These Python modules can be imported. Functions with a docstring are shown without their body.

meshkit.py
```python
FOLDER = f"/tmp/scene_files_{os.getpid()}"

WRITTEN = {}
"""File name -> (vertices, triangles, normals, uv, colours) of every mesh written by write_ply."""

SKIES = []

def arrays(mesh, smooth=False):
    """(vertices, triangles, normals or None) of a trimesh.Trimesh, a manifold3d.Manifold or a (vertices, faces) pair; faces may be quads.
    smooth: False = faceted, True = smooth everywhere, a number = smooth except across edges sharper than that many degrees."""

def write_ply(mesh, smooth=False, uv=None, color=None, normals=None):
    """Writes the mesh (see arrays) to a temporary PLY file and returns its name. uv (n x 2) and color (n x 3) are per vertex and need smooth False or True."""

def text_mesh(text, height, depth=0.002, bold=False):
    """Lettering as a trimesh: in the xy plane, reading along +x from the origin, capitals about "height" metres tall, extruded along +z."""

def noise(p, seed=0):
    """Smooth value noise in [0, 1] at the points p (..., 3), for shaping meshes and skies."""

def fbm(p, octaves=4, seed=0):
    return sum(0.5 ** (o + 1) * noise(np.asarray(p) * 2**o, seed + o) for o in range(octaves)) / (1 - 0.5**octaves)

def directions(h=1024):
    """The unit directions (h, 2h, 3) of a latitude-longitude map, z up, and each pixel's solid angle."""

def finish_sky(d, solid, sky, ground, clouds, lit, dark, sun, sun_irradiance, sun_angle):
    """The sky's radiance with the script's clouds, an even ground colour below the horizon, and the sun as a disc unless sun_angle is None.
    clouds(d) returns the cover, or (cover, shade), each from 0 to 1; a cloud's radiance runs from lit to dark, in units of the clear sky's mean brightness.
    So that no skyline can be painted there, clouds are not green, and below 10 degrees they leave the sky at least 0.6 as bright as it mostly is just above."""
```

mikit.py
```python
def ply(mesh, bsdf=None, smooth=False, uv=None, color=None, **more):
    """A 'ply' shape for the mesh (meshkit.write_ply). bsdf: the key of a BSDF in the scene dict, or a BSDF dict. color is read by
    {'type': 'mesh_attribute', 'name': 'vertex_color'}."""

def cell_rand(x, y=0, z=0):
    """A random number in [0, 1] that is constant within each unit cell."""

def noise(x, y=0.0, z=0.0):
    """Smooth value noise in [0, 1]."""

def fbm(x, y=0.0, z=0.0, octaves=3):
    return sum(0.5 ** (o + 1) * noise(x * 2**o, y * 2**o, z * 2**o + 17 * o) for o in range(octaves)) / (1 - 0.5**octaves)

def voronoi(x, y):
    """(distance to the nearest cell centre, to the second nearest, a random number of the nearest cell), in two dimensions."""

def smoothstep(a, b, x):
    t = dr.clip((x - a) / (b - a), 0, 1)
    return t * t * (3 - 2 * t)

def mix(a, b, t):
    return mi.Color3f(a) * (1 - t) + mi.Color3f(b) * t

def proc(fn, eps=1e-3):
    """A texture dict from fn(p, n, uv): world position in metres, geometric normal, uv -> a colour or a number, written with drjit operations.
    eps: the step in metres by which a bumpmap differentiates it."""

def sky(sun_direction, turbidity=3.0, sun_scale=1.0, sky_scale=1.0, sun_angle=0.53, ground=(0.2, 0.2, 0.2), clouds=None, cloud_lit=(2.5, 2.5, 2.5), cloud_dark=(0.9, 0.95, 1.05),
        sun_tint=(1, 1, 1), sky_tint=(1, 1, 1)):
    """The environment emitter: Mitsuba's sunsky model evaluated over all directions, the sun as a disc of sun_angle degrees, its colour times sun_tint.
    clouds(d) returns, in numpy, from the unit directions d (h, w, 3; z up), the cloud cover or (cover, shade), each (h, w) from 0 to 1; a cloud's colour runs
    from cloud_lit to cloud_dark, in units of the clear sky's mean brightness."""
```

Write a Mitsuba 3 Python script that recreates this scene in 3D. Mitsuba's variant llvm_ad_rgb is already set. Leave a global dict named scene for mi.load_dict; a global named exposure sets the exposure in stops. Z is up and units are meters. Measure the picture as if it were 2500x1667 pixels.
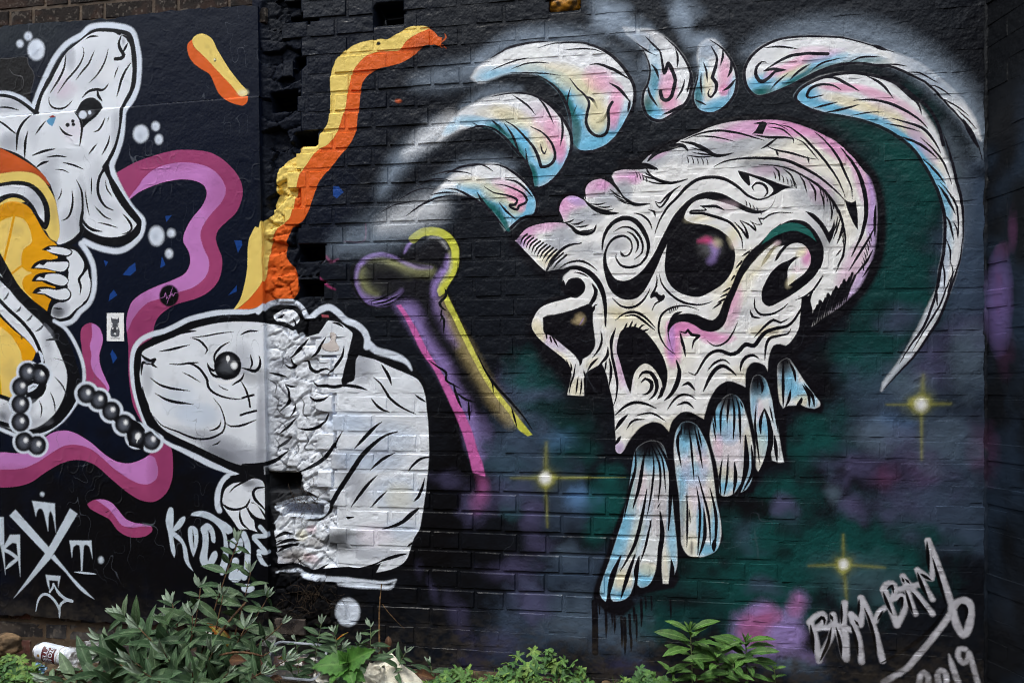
import math
import numpy as np
import trimesh
import drjit as dr
import mitsuba as mi
import mikit
import meshkit
from mikit import noise, fbm, smoothstep, mix, proc, ply

T = mi.ScalarTransform4f
scene, labels = {'type': 'scene'}, {}
rng = np.random.default_rng(7)

# ------------------------------------------------------------------ camera, sky, exposure
CAM = (0.0, -3.01, 1.16)
YAW = math.radians(9.93)                                   # turned a little to the left of the wall's normal
scene['camera'] = {'type': 'perspective', 'fov': 65.48, 'fov_axis': 'x', 'near_clip': 0.05, 'far_clip': 200.0,
                   'principal_point_offset_y': -0.0549,
                   'to_world': T().look_at(origin=CAM, target=(CAM[0] - math.sin(YAW), CAM[1] + math.cos(YAW), CAM[2]), up=(0, 0, 1))}
scene['sky'] = mikit.sky((-0.25, -0.42, 0.87), turbidity=3, sun_scale=0.26, sun_angle=16, sun_tint=(0.86, 0.98, 1.16), clouds=lambda d: 1.0,
                         cloud_lit=(2.35, 2.5, 2.68), cloud_dark=(2.0, 2.2, 2.5), ground=(0.12, 0.12, 0.12))
exposure = 2.9

# ------------------------------------------------------------------ helpers
def srgb(c):
    c = np.asarray(c, float) / 255.0
    return np.where(c <= 0.04045, c / 12.92, ((c + 0.055) / 1.055) ** 2.4)

def lin(*c):
    return [float(v) for v in srgb(c)]

COUNT = {}
def numbered(key):
    COUNT[key] = COUNT.get(key, 0) + 1
    return key if COUNT[key] == 1 else f'{key}_{COUNT[key] - 1:03d}'

def thing(name, label, category, group=None, kind=None):
    key = numbered(name)
    labels[key] = {'label': label, 'category': category}
    if group:
        labels[key]['group'] = group
    if kind:
        labels[key]['kind'] = kind
    return key

def part(parent, name, shape, label=None, kind=None):
    key = numbered(parent + '__' + name)
    scene[key] = shape
    if label or kind:
        labels[key] = {}
        if label: labels[key]['label'] = label
        if kind: labels[key]['kind'] = kind
    return key

def placed(shape, m):
    return {**shape, 'to_world': T(m.tolist())}

def mat(R, t):
    m = np.eye(4); m[:3, :3] = R; m[:3, 3] = t
    return m

def rot(axis, a):
    return trimesh.transformations.rotation_matrix(a, axis)[:3, :3]

# ------------------------------------------------------------------ the paint: strokes, fills, spray, painted crevice shade on the broken strip; wall millimetres
PALETTE = {
    'k': (13, 14, 19), 'kd': (14, 13, 20), 'kk': (24, 24, 30), 'kp': (22, 20, 30), 'blk': (8, 8, 12), 'blk2': (14, 15, 20),
    'char': (18, 21, 29), 'char2': (27, 31, 38), 'char3': (28, 34, 42), 'navy': (10, 17, 33), 'navy2': (7, 14, 34),
    'tear': (19, 17, 18), 'wb': (214, 223, 238), 'wg': (224, 229, 238), 'wg2': (165, 175, 195), 'wg3': (146, 150, 163), 'wht': (240, 242, 246),
    'wy': (232, 226, 190), 'grey1': (60, 62, 68), 'grey2': (34, 41, 46), 'grey3': (84, 88, 96), 'grey4': (120, 120, 124), 'grey5': (92, 94, 102),
    'pinkd': (158, 66, 112), 'pinkl': (192, 124, 192), 'pinkx': (128, 46, 92), 'pinkw': (222, 196, 216), 'pinkw2': (236, 206, 220),
    'blu': (24, 62, 130), 'org': (216, 96, 36), 'orgd': (176, 76, 32), 'ylw': (232, 204, 112), 'amb': (228, 160, 16), 'ambd': (196, 128, 14), 'lem': (236, 204, 112), 'lem2': (232, 222, 176),
    'dust': (44, 42, 42), 'dirt': (112, 96, 76), 'dirt2': (204, 190, 182), 'red': (150, 40, 40), 'red2': (170, 84, 96), 'sky2': (92, 152, 194), 'skyw': (176, 194, 220), 'grey_2': (60, 60, 60),
    'bead': (98, 103, 116), 'wt': (196, 208, 222), 'tealbg': (18, 72, 71), 'slate': (60, 75, 96), 'slate2': (88, 104, 122), 'pur': (82, 78, 114), 'pur2': (132, 116, 168), 'pur3': (150, 128, 192),
    'bluebg': (84, 118, 160), 'magbg': (92, 54, 86), 'rose': (172, 88, 136), 'rose2': (196, 72, 124), 'lil2': (160, 136, 206), 'olive': (84, 86, 74), 'yl3': (196, 198, 140), 'yl4': (222, 200, 140),
    'bye': (202, 204, 78), 'mag': (196, 98, 166), 'magd': (160, 56, 110), 'wp': (234, 236, 241), 'sty': (206, 200, 84), 'styg': (104, 110, 58), 'glow': (150, 166, 186), 'glow2': (120, 134, 150),
    'bl': (112, 186, 222), 'tl': (20, 96, 96), 'tl2': (34, 98, 92), 'tealg': (16, 82, 76), 'yl': (230, 216, 168), 'yw': (232, 222, 176), 'pk': (232, 150, 192), 'pkl': (226, 196, 220), 'lilw': (200, 170, 214),
    'sk': (238, 238, 239), 'yls': (236, 226, 190), 'lg': (176, 180, 190), 'pks': (220, 170, 208), 'pkf': (226, 140, 196), 'pkl2': (222, 152, 206), 'lils': (180, 140, 210), 'tan': (196, 176, 136), 'tw': (222, 226, 230), 'sig': (190, 190, 200),
}
MURAL = """
G grey2 0.55 472,184,0 0 -2655,2631
G navy2 0.5 656,555,0 0 -1909,2223
G blk 0.9 1332,461,0 0 -2189,607
G blk 0.8 740,493,0 0 -1477,528
G blk 1 1332,666,0 0 -2189,329
G dust 0.6 471,58,0 0 -2595,175
G dust 0.35 353,45,0 0 -1909,164
G navy 0.7 634,488,0 0 -1261,2382
G char 0.7 425,330,0 0 -662,2389
G navy 0.9 342,440,0 0 -1312,1875
G char 0.6 429,382,0 0 -857,1858
G blk 0.95 237,522,0 0 -759,885
G char 0.4 328,234,0 0 -518,1263
G blk 1 429,382,0 0 -857,481
G blk 0.8 588,245,0 0 -1364,217
F tear 1 2.1 0 -2799,2542* -2679,2537* -2631,2533 -2625,2503 -2601,2470 -2597,2439 -2614,2388 -2613,2346* -2661,2375 -2739,2398 -2799,2399*
Sb grey4 0.45 1 0 1.3 -2679,2539 -2631,2533 -2625,2503 -2601,2470 -2597,2439 -2613,2387
Sb grey4 0.5 1 0 1.6 -2718,2491 -2697,2466 -2655,2453 -2648,2426 -2655,2401
Sb grey4 0.4 1.1 0 1.3 -2775,2541 -2721,2535 -2679,2539
F blu 1 1.5 0 -1978,1832* -1947,1834* -1972,1807*
F blu 1 1.5 0 -1669,1722* -1636,1722* -1634,1703* -1653,1672*
F blu 1 1.5 0 -1992,1666* -1976,1630* -2000,1618*
F blu 1 1.5 0 -2260,1657* -2240,1649* -2252,1631*
F blu 1 1.5 0 -2172,1594* -2143,1626* -2115,1643* -2111,1610* -2138,1589*
F blu 1 1.5 0 -2214,1533* -2197,1510* -2237,1485* -2232,1513*
F blu 1 1.5 0 -1658,1540* -1658,1515* -1696,1500*
F blu 1 1.5 0 -2220,1283* -2197,1249* -2217,1224* -2229,1265*
F blu 1 1.5 0 -1254,1929* -1232,1930* -1208,1904* -1237,1880* -1253,1891*
F pinkd 1 1.5 2 -2212,2015* -2115,2059 -2020,2085 -1936,2100 -1854,2098 -1777,2084 -1717,2051 -1663,1998 -1636,1947 -1634,1897 -1658,1839 -1701,1800 -1739,1767 -1750,1732 -1739,1692 -1723,1651 -1725,1601 -1744,1552 -1788,1512 -1843,1488 -1920,1469 -1964,1450 -2009,1415 -2028,1375 -2028,1344* -2104,1243* -2020,1039* -2009,963* -2048,963* -2081,978 -2121,1044 -2138,1120 -2146,1197 -2146,1294 -2155,1374 -2155,1407 -2146,1447 -2127,1483 -2087,1513 -2020,1542 -1947,1566 -1892,1590 -1870,1620 -1865,1650 -1873,1685 -1895,1721 -1895,1746 -1881,1781 -1854,1821 -1810,1869 -1791,1914 -1799,1944 -1826,1965 -1870,1977 -1920,1979 -1981,1972 -2048,1954 -2104,1931 -2146,1901*
F pinkl 1 1.5 1 -2150,1905* -2098,1962 -2076,1991 -2031,2025 -1975,2043 -1909,2050 -1854,2045 -1788,2026 -1739,1992 -1709,1945 -1709,1910 -1728,1876 -1766,1838 -1799,1799 -1818,1759 -1815,1724 -1799,1683 -1782,1648 -1782,1607 -1804,1568 -1854,1534 -1925,1515 -2003,1491 -2053,1477 -2093,1447 -2127,1406 -2141,1376 -2156,1350* -2155,1407 -2146,1447 -2127,1483 -2087,1513 -2020,1542 -1947,1566 -1892,1590 -1870,1620 -1865,1650 -1873,1685 -1895,1721 -1895,1746 -1881,1781 -1854,1821 -1810,1869 -1791,1914 -1799,1944 -1826,1965 -1870,1977 -1920,1979 -1981,1972 -2048,1954 -2104,1931 -2146,1901*
G pinkx 0.45 153,255,0 1 -2104,1294
G pinkx 0.35 125,200,0 1 -1690,1890
G pinkx 0.3 253,61,0 1 -1936,2071
F blk 1 5.1 0 -1915,1502 -1924,1476 -1946,1459 -1973,1460 -1996,1477 -2004,1504 -1996,1530 -1973,1546 -1946,1546 -1924,1529
Sb pinkl 1 1 0 1.3 -2000,1493 -1983,1498 -1976,1516 -1971,1490 -1964,1503
Sb pinkl 1 1 0 1.3 -1970,1470 -1942,1540
Sb pinkl 1 1 0 1.3 -1956,1493 -1947,1513 -1941,1500 -1934,1513 -1917,1515
F pinkd 1 1.5 0 -2367,1311* -2370,1347 -2361,1378 -2326,1396 -2292,1383 -2269,1352 -2264,1316 -2280,1264 -2277,1218 -2252,1161 -2234,1125 -2243,1097* -2303,1136 -2338,1146 -2352,1197* -2361,1265*
F pinkl 1 1.5 0 -2318,1394* -2286,1380 -2268,1349 -2265,1316 -2281,1264 -2277,1218 -2252,1161 -2234,1125 -2243,1097* -2252,1130 -2303,1182 -2321,1223 -2318,1264 -2326,1301 -2315,1337
F pinkd 1 1.5 2 -2799,843* -2739,846 -2655,845 -2578,878 -2519,925 -2460,942 -2402,935 -2326,897 -2257,846 -2200,816 -2143,810 -2098,821 -2053,845 -2025,881* -1964,902* -1947,866 -1942,806 -1947,745 -1970,694 -2009,660 -2053,651 -2104,663 -2166,699 -2234,749 -2292,794 -2349,816 -2407,818 -2466,801 -2536,764 -2607,720 -2679,700 -2799,692*
F pinkl 1 1.5 1 -2799,843* -2739,846 -2655,845 -2578,878 -2519,925 -2460,942 -2402,935 -2326,897 -2257,846 -2200,816 -2143,810 -2098,821 -2053,845 -2025,835* -2010,789 -2017,749 -2053,725 -2098,727 -2149,748 -2212,786 -2269,831 -2326,868 -2390,883 -2448,877 -2507,847 -2578,805 -2655,777 -2799,770*
G pinkx 0.4 210,79,0 1 -2685,724
G pinkx 0.4 81,152,0 1 -1992,790
F pinkd 1 1.5 2 -2338,635* -2309,652 -2263,656 -2223,643 -2189,610 -2160,580 -2121,564 -2070,558 -2039,549 -2037,531 -2065,510 -2115,501 -2160,509 -2200,533 -2234,573 -2286,597 -2326,617
F pinkl 1 1.5 1 -2298,654* -2263,656 -2223,643 -2189,610 -2160,580 -2121,564 -2070,558 -2039,549 -2076,550 -2132,543 -2177,552 -2206,584 -2240,619
Sb k 1 1 0 2.1 -2254,601 -2234,609
F org 1 1.5 0 -1856,2554 -1881,2534 -1878,2498 -1859,2462 -1826,2434 -1782,2406 -1763,2370 -1744,2329 -1717,2302 -1679,2280 -1631,2267 -1612,2281 -1612,2306 -1642,2307 -1690,2360 -1766,2450 -1826,2499 -1854,2527
F ylw 1 1.5 0 -1854,2562 -1826,2575 -1793,2567 -1766,2543 -1750,2509 -1728,2473 -1690,2415 -1647,2362 -1615,2326 -1618,2311 -1642,2307 -1658,2321 -1690,2360 -1728,2398 -1777,2451 -1815,2489 -1848,2521 -1859,2547
G wy 0.8 30,22,0 0 -1636,2322
F k 1 3 0 -1752,2462 -1754,2458 -1756,2455 -1760,2456 -1762,2458 -1763,2463 -1762,2467 -1760,2469 -1756,2469 -1754,2466
F wy 1 3 0 -1755,2464 -1756,2462 -1758,2461 -1761,2461 -1763,2463 -1764,2465 -1763,2467 -1761,2469 -1758,2468 -1756,2467
F wb 1 8.4 0 -2606,2622 -2610,2613 -2619,2607 -2631,2608 -2640,2615 -2644,2625 -2640,2635 -2631,2641 -2619,2640 -2610,2633
G wg2 0.5 13,14,0 0 -2629,2621
F wb 1 8.4 0 -2649,2594 -2652,2585 -2660,2580 -2670,2581 -2678,2587 -2681,2596 -2678,2605 -2670,2610 -2660,2609 -2652,2603
G wg2 0.5 11,12,0 0 -2668,2592
F wb 1 8.4 0 -2546,2561 -2553,2535 -2574,2520 -2599,2522 -2620,2540 -2627,2566 -2620,2592 -2599,2607 -2574,2605 -2553,2587
G wg2 0.5 29,36,0 0 -2595,2555
F wb 1 8.2 0 -2053,2175 -2060,2154 -2078,2141 -2100,2142 -2117,2157 -2124,2178 -2117,2200 -2100,2212 -2078,2211 -2060,2197
G wg2 0.5 26,29,0 0 -2096,2170
F wb 1 8.1 0 -2004,2204 -2007,2194 -2016,2187 -2026,2188 -2035,2195 -2038,2206 -2035,2217 -2026,2223 -2016,2222 -2007,2215
G wg2 0.5 13,15,0 0 -2024,2202
F wb 1 8.1 0 -1989,2149 -1992,2137 -2001,2131 -2012,2131 -2020,2139 -2024,2150 -2020,2162 -2012,2168 -2001,2168 -1992,2160
G wg2 0.5 13,15,0 0 -2010,2146
F wb 1 9.1 0 -1982,1750 -1989,1726 -2006,1712 -2028,1713 -2045,1728 -2052,1752 -2045,1776 -2028,1790 -2006,1789 -1989,1774
G wg2 0.5 25,32,0 0 -2023,1746
F wb 1 9.1 0 -1933,1760 -1936,1750 -1945,1745 -1955,1745 -1964,1751 -1967,1761 -1964,1771 -1955,1777 -1945,1776 -1936,1770
G wg2 0.5 13,13,0 0 -1956,1756
F wb 1 9.1 0 -1943,1676 -1947,1665 -1955,1659 -1965,1659 -1973,1666 -1976,1677 -1973,1688 -1965,1694 -1955,1694 -1947,1687
G wg2 0.5 12,15,0 0 -1965,1672
F ylw 1 1.5 0 -1604,1727 -1578,1776* -1562,1771 -1556,1795 -1508,1828 -1514,1863 -1498,1907 -1501,1952 -1493,2001 -1461,2044 -1408,2073 -1377,2096 -1330,2094* -1315,2100 -1309,2139 -1278,2176 -1265,2249 -1265,2361 -1253,2409 -1222,2451 -1176,2481 -1125,2497 -1054,2502 -1024,2499 -974,2524 -929,2543 -869,2538 -854,2530* -914,2506 -949,2484 -979,2453 -1064,2454 -1115,2438 -1155,2402 -1176,2365 -1191,2308 -1199,2245 -1211,2212 -1232,2154 -1273,2098 -1320,2076 -1367,2019 -1398,1977 -1419,1879 -1440,1806 -1493,1769 -1519,1715 -1532,1636 -1540,1572 -1556,1538 -1604,1484 -1658,1443* -1674,1440* -1642,1485 -1615,1589 -1610,1688
F org 1 1.5 0 -857,2530* -835,2514 -820,2494* -803,2488* -808,2460* -803,2450* -835,2464 -879,2460 -929,2421 -979,2400 -1039,2390 -1084,2378 -1120,2347 -1135,2314 -1142,2246 -1150,2198 -1155,2150 -1176,2103 -1217,2056 -1253,2014 -1294,1972 -1320,1934 -1341,1876 -1361,1828 -1382,1794 -1424,1771 -1445,1733 -1458,1684 -1453,1644 -1424,1609 -1406,1559 -1403,1515 -1424,1486* -1477,1482 -1540,1458 -1604,1442 -1655,1442* -1604,1484 -1556,1538 -1540,1572 -1532,1636 -1519,1715 -1493,1769 -1440,1806 -1419,1879 -1398,1977 -1367,2019 -1320,2076 -1273,2098 -1232,2154 -1211,2212 -1199,2245 -1191,2308 -1176,2365 -1155,2402 -1115,2438 -1064,2454 -979,2453 -949,2484 -914,2506
F k 1 2.9 0 -1054,2484 -1056,2480 -1061,2478 -1067,2478 -1072,2481 -1074,2485 -1072,2489 -1067,2491 -1061,2491 -1056,2488
Sb org 1 2.9 0 2.9 -806,2470 -788,2488 -793,2503
Sb org 1 2.9 0 1.9 -803,2461 -788,2448
F org 0.7 6.7 0 -969,2252 -972,2249 -978,2247 -985,2247 -991,2250 -993,2253 -991,2257 -985,2258 -978,2258 -972,2256
Sn wb 1 5.1 0 12.3 -2602,2316 -2572,2385 -2536,2456 -2492,2528 -2437,2579 -2367,2611 -2332,2638 -2283,2644 -2212,2637 -2146,2618 -2124,2592 -2110,2540 -2101,2488 -2105,2397 -2124,2339 -2155,2293 -2169,2268 -2173,2212 -2183,2151 -2206,2091 -2223,2050 -2214,2014 -2189,1962 -2160,1914 -2127,1867 -2081,1820 -2079,1794 -2093,1754 -2138,1714 -2189,1694 -2246,1700 -2303,1717 -2352,1739
Sn wb 1 4.2 0 8.9 -2787,2390 -2739,2389 -2697,2379 -2643,2353 -2604,2316
F k 1 1.5 0 -2595,2300* -2569,2364 -2536,2424 -2501,2485 -2448,2543 -2396,2578 -2349,2611 -2309,2630 -2275,2632 -2212,2624 -2146,2606 -2127,2577 -2115,2520 -2111,2469 -2115,2392 -2135,2342 -2166,2296 -2175,2237 -2186,2177 -2209,2106 -2240,2051 -2229,2015 -2200,1972 -2172,1930 -2138,1883 -2087,1820 -2087,1789 -2110,1749 -2149,1722 -2212,1714 -2275,1723 -2326,1751 -2361,1765 -2396,1740 -2437,1723* -2536,1893* -2799,1902* -2799,2386* -2739,2379 -2691,2366 -2643,2337*
F wg 1 2.1 2 -2575,2301* -2554,2368 -2519,2418 -2489,2468 -2445,2535 -2390,2575 -2341,2605 -2303,2618 -2275,2617 -2217,2609 -2189,2594 -2183,2601* -2160,2590* -2141,2542 -2135,2491 -2132,2439 -2143,2369 -2166,2329 -2186,2289 -2192,2208 -2212,2137 -2246,2077 -2269,2047 -2257,2026* -2240,1995 -2212,1937 -2183,1895 -2138,1842 -2107,1800 -2115,1775 -2166,1754 -2223,1750 -2286,1762 -2338,1787 -2367,1819 -2373,1783 -2413,1748 -2466,1729 -2483,1735 -2472,1766 -2469,1807 -2477,1859 -2489,1922 -2513,1985* -2572,2053 -2625,2095 -2685,2129 -2799,2167* -2799,2378* -2739,2372 -2691,2358 -2643,2326 -2601,2293*
G wg3 0.6 31,67,0 1 -2425,2521
G wg3 0.35 73,62,0 1 -2466,2378
G wg3 0.55 63,156,0 1 -2519,1986
G wg3 0.6 105,37,0 1 -2715,2336
G wg3 0.7 79,47,0 1 -2703,2177
G wg3 0.35 62,62,0 1 -2326,2287
G wg3 0.5 31,128,0 1 -2200,2188
G wg3 0.35 67,134,0 1 -2292,1956
G wg3 0.5 31,155,0 1 -2367,1886
G wg3 0.5 73,83,0 1 -2419,1811
G wg3 0.3 67,56,0 1 -2234,1856
G wg3 0.3 135,42,0 1 -2442,2097
G wg3 0.2 113,134,0 1 -2326,2452
G wg3 0.15 82,82,0 1 -2257,2437
G wg3 0.3 42,105,0 1 -2595,2235
G pinkw 0.3 67,47,0 1 -2442,2382
G pinkw 0.25 47,73,0 1 -2466,2409
G pinkw 0.25 62,62,0 1 -2407,2209
G wht 0.5 67,57,40 1 -2257,2448
Sn k 1 1 0 6.8 -2787,2382 -2739,2377 -2691,2363 -2637,2331 -2595,2300 -2578,2294
Sn k 1 1 0 7.8 -2592,2292 -2566,2364 -2530,2429
Sb k 1 1 0 5.2 -2444,2533 -2451,2481 -2477,2431 -2519,2376
Sb k 1 1 0 4.4 -2364,2558 -2358,2532 -2378,2487 -2419,2443 -2437,2428 -2483,2372
Sb k 1 1 0 4.4 -2309,2539 -2321,2514 -2338,2484 -2367,2455 -2396,2423
Sb k 1 1 0 3.9 -2243,2544 -2254,2504 -2275,2464 -2303,2430 -2335,2406
Sb k 1 1 0 3.1 -2196,2467 -2209,2439 -2216,2417
Sb k 1 1 0 5.6 -2138,2478 -2166,2442 -2183,2407 -2197,2362 -2205,2339
Sb k 1 1 0 4.6 -2349,2591 -2326,2601 -2289,2598
Sb k 1 1 0 4.4 -2524,2358 -2524,2335 -2507,2313 -2472,2305 -2442,2312 -2413,2336
Sb k 1 1 0 6.2 -2367,2345 -2338,2369 -2303,2376 -2269,2372 -2252,2385 -2243,2396
Sb k 1 1 0 6.7 -2293,2375 -2292,2352 -2272,2325
Sb k 1 1 0 6.8 -2604,2285 -2646,2253 -2671,2207 -2676,2137
Sb k 1 1 0 6.3 -2622,2215 -2634,2169 -2637,2103
Sb k 1 1 0 5.7 -2399,2286 -2373,2254 -2363,2217 -2367,2181 -2374,2140
Sb k 1 1 0 5.2 -2469,2228 -2454,2206 -2431,2191 -2407,2185
Sb k 1 1 0 4.4 -2536,2255 -2566,2223 -2585,2200
Sb k 1 1 0 4.4 -2254,2252 -2269,2222 -2286,2202 -2308,2196
Sb k 1 1 0 2.3 -2236,2256 -2243,2235
Sb k 1 1 0 4.4 -2292,2146 -2315,2122 -2331,2104
Sb k 1 1 0 4.6 -2233,2179 -2237,2154 -2252,2124 -2270,2098
Sb k 1 1 0 5.7 -2489,2134 -2542,2128 -2602,2111
Sb k 1 1 0 4.2 -2531,2101 -2483,2104 -2434,2097
Sb k 1 1 0 6.3 -2521,2083 -2554,2076 -2579,2060
Sb k 1 1 0 4.1 -2453,2075 -2402,2061 -2356,2042
Sb k 1 1 0 2.6 -2490,2047 -2454,2043 -2422,2029
Sb k 1 1.1 0 4.7 -2781,2277 -2739,2253 -2703,2225 -2674,2205
Sb k 1 1.1 0 4.2 -2781,2328 -2727,2326 -2670,2310
Sb k 1 1.1 0 5.8 -2781,2218 -2766,2181 -2772,2118 -2766,2070 -2748,2045
Sb k 1 1.1 0 3.2 -2781,2160 -2757,2112 -2775,2097
Ss k 1 1 0 7.7 -2182,2596 -2195,2561 -2186,2535 -2172,2513 -2183,2499 -2211,2498
Sb k 1 1 0 6.1 -2154,2559 -2163,2544 -2175,2524
Sb k 1 1 0 4.6 -2180,2596 -2155,2581 -2152,2558
G wg3 0.8 14,23,0 0 -2175,2573
F k 1 1.5 0 -2396,2287* -2367,2331 -2321,2344 -2283,2321 -2269,2296* -2303,2263 -2338,2241 -2358,2223* -2367,2253
G grey5 0.9 39,31,0 0 -2329,2267
F wb 1 4.1 0 -2340,2270 -2344,2260 -2353,2254 -2364,2255 -2374,2261 -2377,2272 -2374,2282 -2364,2288 -2353,2287 -2344,2280
F wb 1 3.1 0 -2319,2278 -2320,2273 -2324,2270 -2329,2271 -2332,2274 -2334,2279 -2332,2284 -2329,2287 -2324,2287 -2320,2284
Ss k 1 1 0 6.7 -2269,2294 -2303,2263 -2338,2241 -2358,2223
F k 1 2.1 0 -2421,2232 -2423,2227 -2428,2224 -2434,2224 -2439,2228 -2441,2233 -2439,2238 -2434,2241 -2428,2241 -2423,2237
F k 1 2.1 0 -2398,2247 -2400,2243 -2404,2241 -2409,2241 -2413,2244 -2414,2248 -2413,2252 -2409,2255 -2404,2254 -2400,2252
F k 1 2.1 0 -2394,2233 -2396,2228 -2400,2226 -2405,2226 -2410,2229 -2411,2234 -2410,2238 -2405,2241 -2400,2240 -2396,2237
F sky2 1 1.6 0 -2533,2255* -2513,2268* -2486,2269* -2495,2245* -2504,2230* -2521,2241*
F red 1 1.6 0 -2519,2271* -2501,2278* -2486,2269* -2513,2267*
Ss k 1 1 0 5.2 -2390,2000 -2367,1957 -2360,1916 -2360,1864 -2366,1828
Sb k 1 1 0 3.4 -2318,2007 -2318,1971 -2319,1934
Sb k 1 1 0 3.4 -2347,1951 -2341,1905 -2328,1847
Sb k 1 1 0 5.2 -2410,1954 -2406,1907 -2419,1856 -2439,1835 -2461,1830
Sb k 1 1 0 3.1 -2460,1966 -2463,1940 -2480,1914
Sb k 1 1 0 3.3 -2253,1990 -2246,1957 -2222,1922
Se k 1 1 0 6.7 -2254,2045 -2280,2005 -2289,1954 -2276,1912 -2252,1881 -2214,1864
Sn k 1 1 0 7.7 -2243,2045 -2229,1988 -2209,1941 -2177,1893 -2138,1846 -2095,1803
Sb k 1 1 0 3.9 -2303,1885 -2280,1861 -2257,1840 -2224,1825
Sb k 1 1 0 3.3 -2287,1816 -2246,1806 -2195,1791
Sb k 1 1 0 5.1 -2172,1847 -2155,1831 -2135,1805 -2131,1784 -2149,1768 -2175,1764
Se k 1 1 0 6.2 -2361,1828 -2338,1801 -2309,1785 -2266,1777
Sn k 1 1 0 7.8 -2361,1859 -2368,1813 -2364,1776
Sn k 1 1 0 8.8 -2361,1776 -2396,1741 -2437,1724
F k 1 1.5 0 -2367,1782* -2315,1764 -2246,1752 -2183,1755 -2132,1774 -2104,1804* -2086,1801* -2093,1765 -2132,1733 -2189,1717 -2257,1721 -2315,1739 -2361,1763*
F wht 1 0.5 0 -2246,1436* -2166,1435* -2166,1317* -2246,1318*
F grey3 1 1 0 -2226,1419* -2217,1410 -2197,1410 -2190,1419* -2189,1397 -2197,1387 -2189,1371 -2186,1346 -2195,1335 -2220,1336 -2229,1346 -2226,1372 -2217,1387 -2225,1397
Sb grey1 1 1 0 1.3 -2220,1401 -2212,1398
Sb grey1 1 1 0 1.3 -2203,1398 -2195,1401
F grey1 1 2.1 0 -2201,1364 -2203,1356 -2208,1352 -2215,1352 -2220,1357 -2222,1364 -2220,1371 -2215,1376 -2208,1375 -2203,1371
F wht 1 2 0 -2193,1371 -2194,1368 -2196,1366 -2199,1366 -2201,1368 -2201,1371 -2201,1374 -2199,1376 -2196,1376 -2194,1374
F wht 1 2.1 0 -2215,1372 -2216,1369 -2217,1368 -2220,1368 -2221,1369 -2222,1372 -2221,1374 -2220,1375 -2217,1375 -2216,1374
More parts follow.
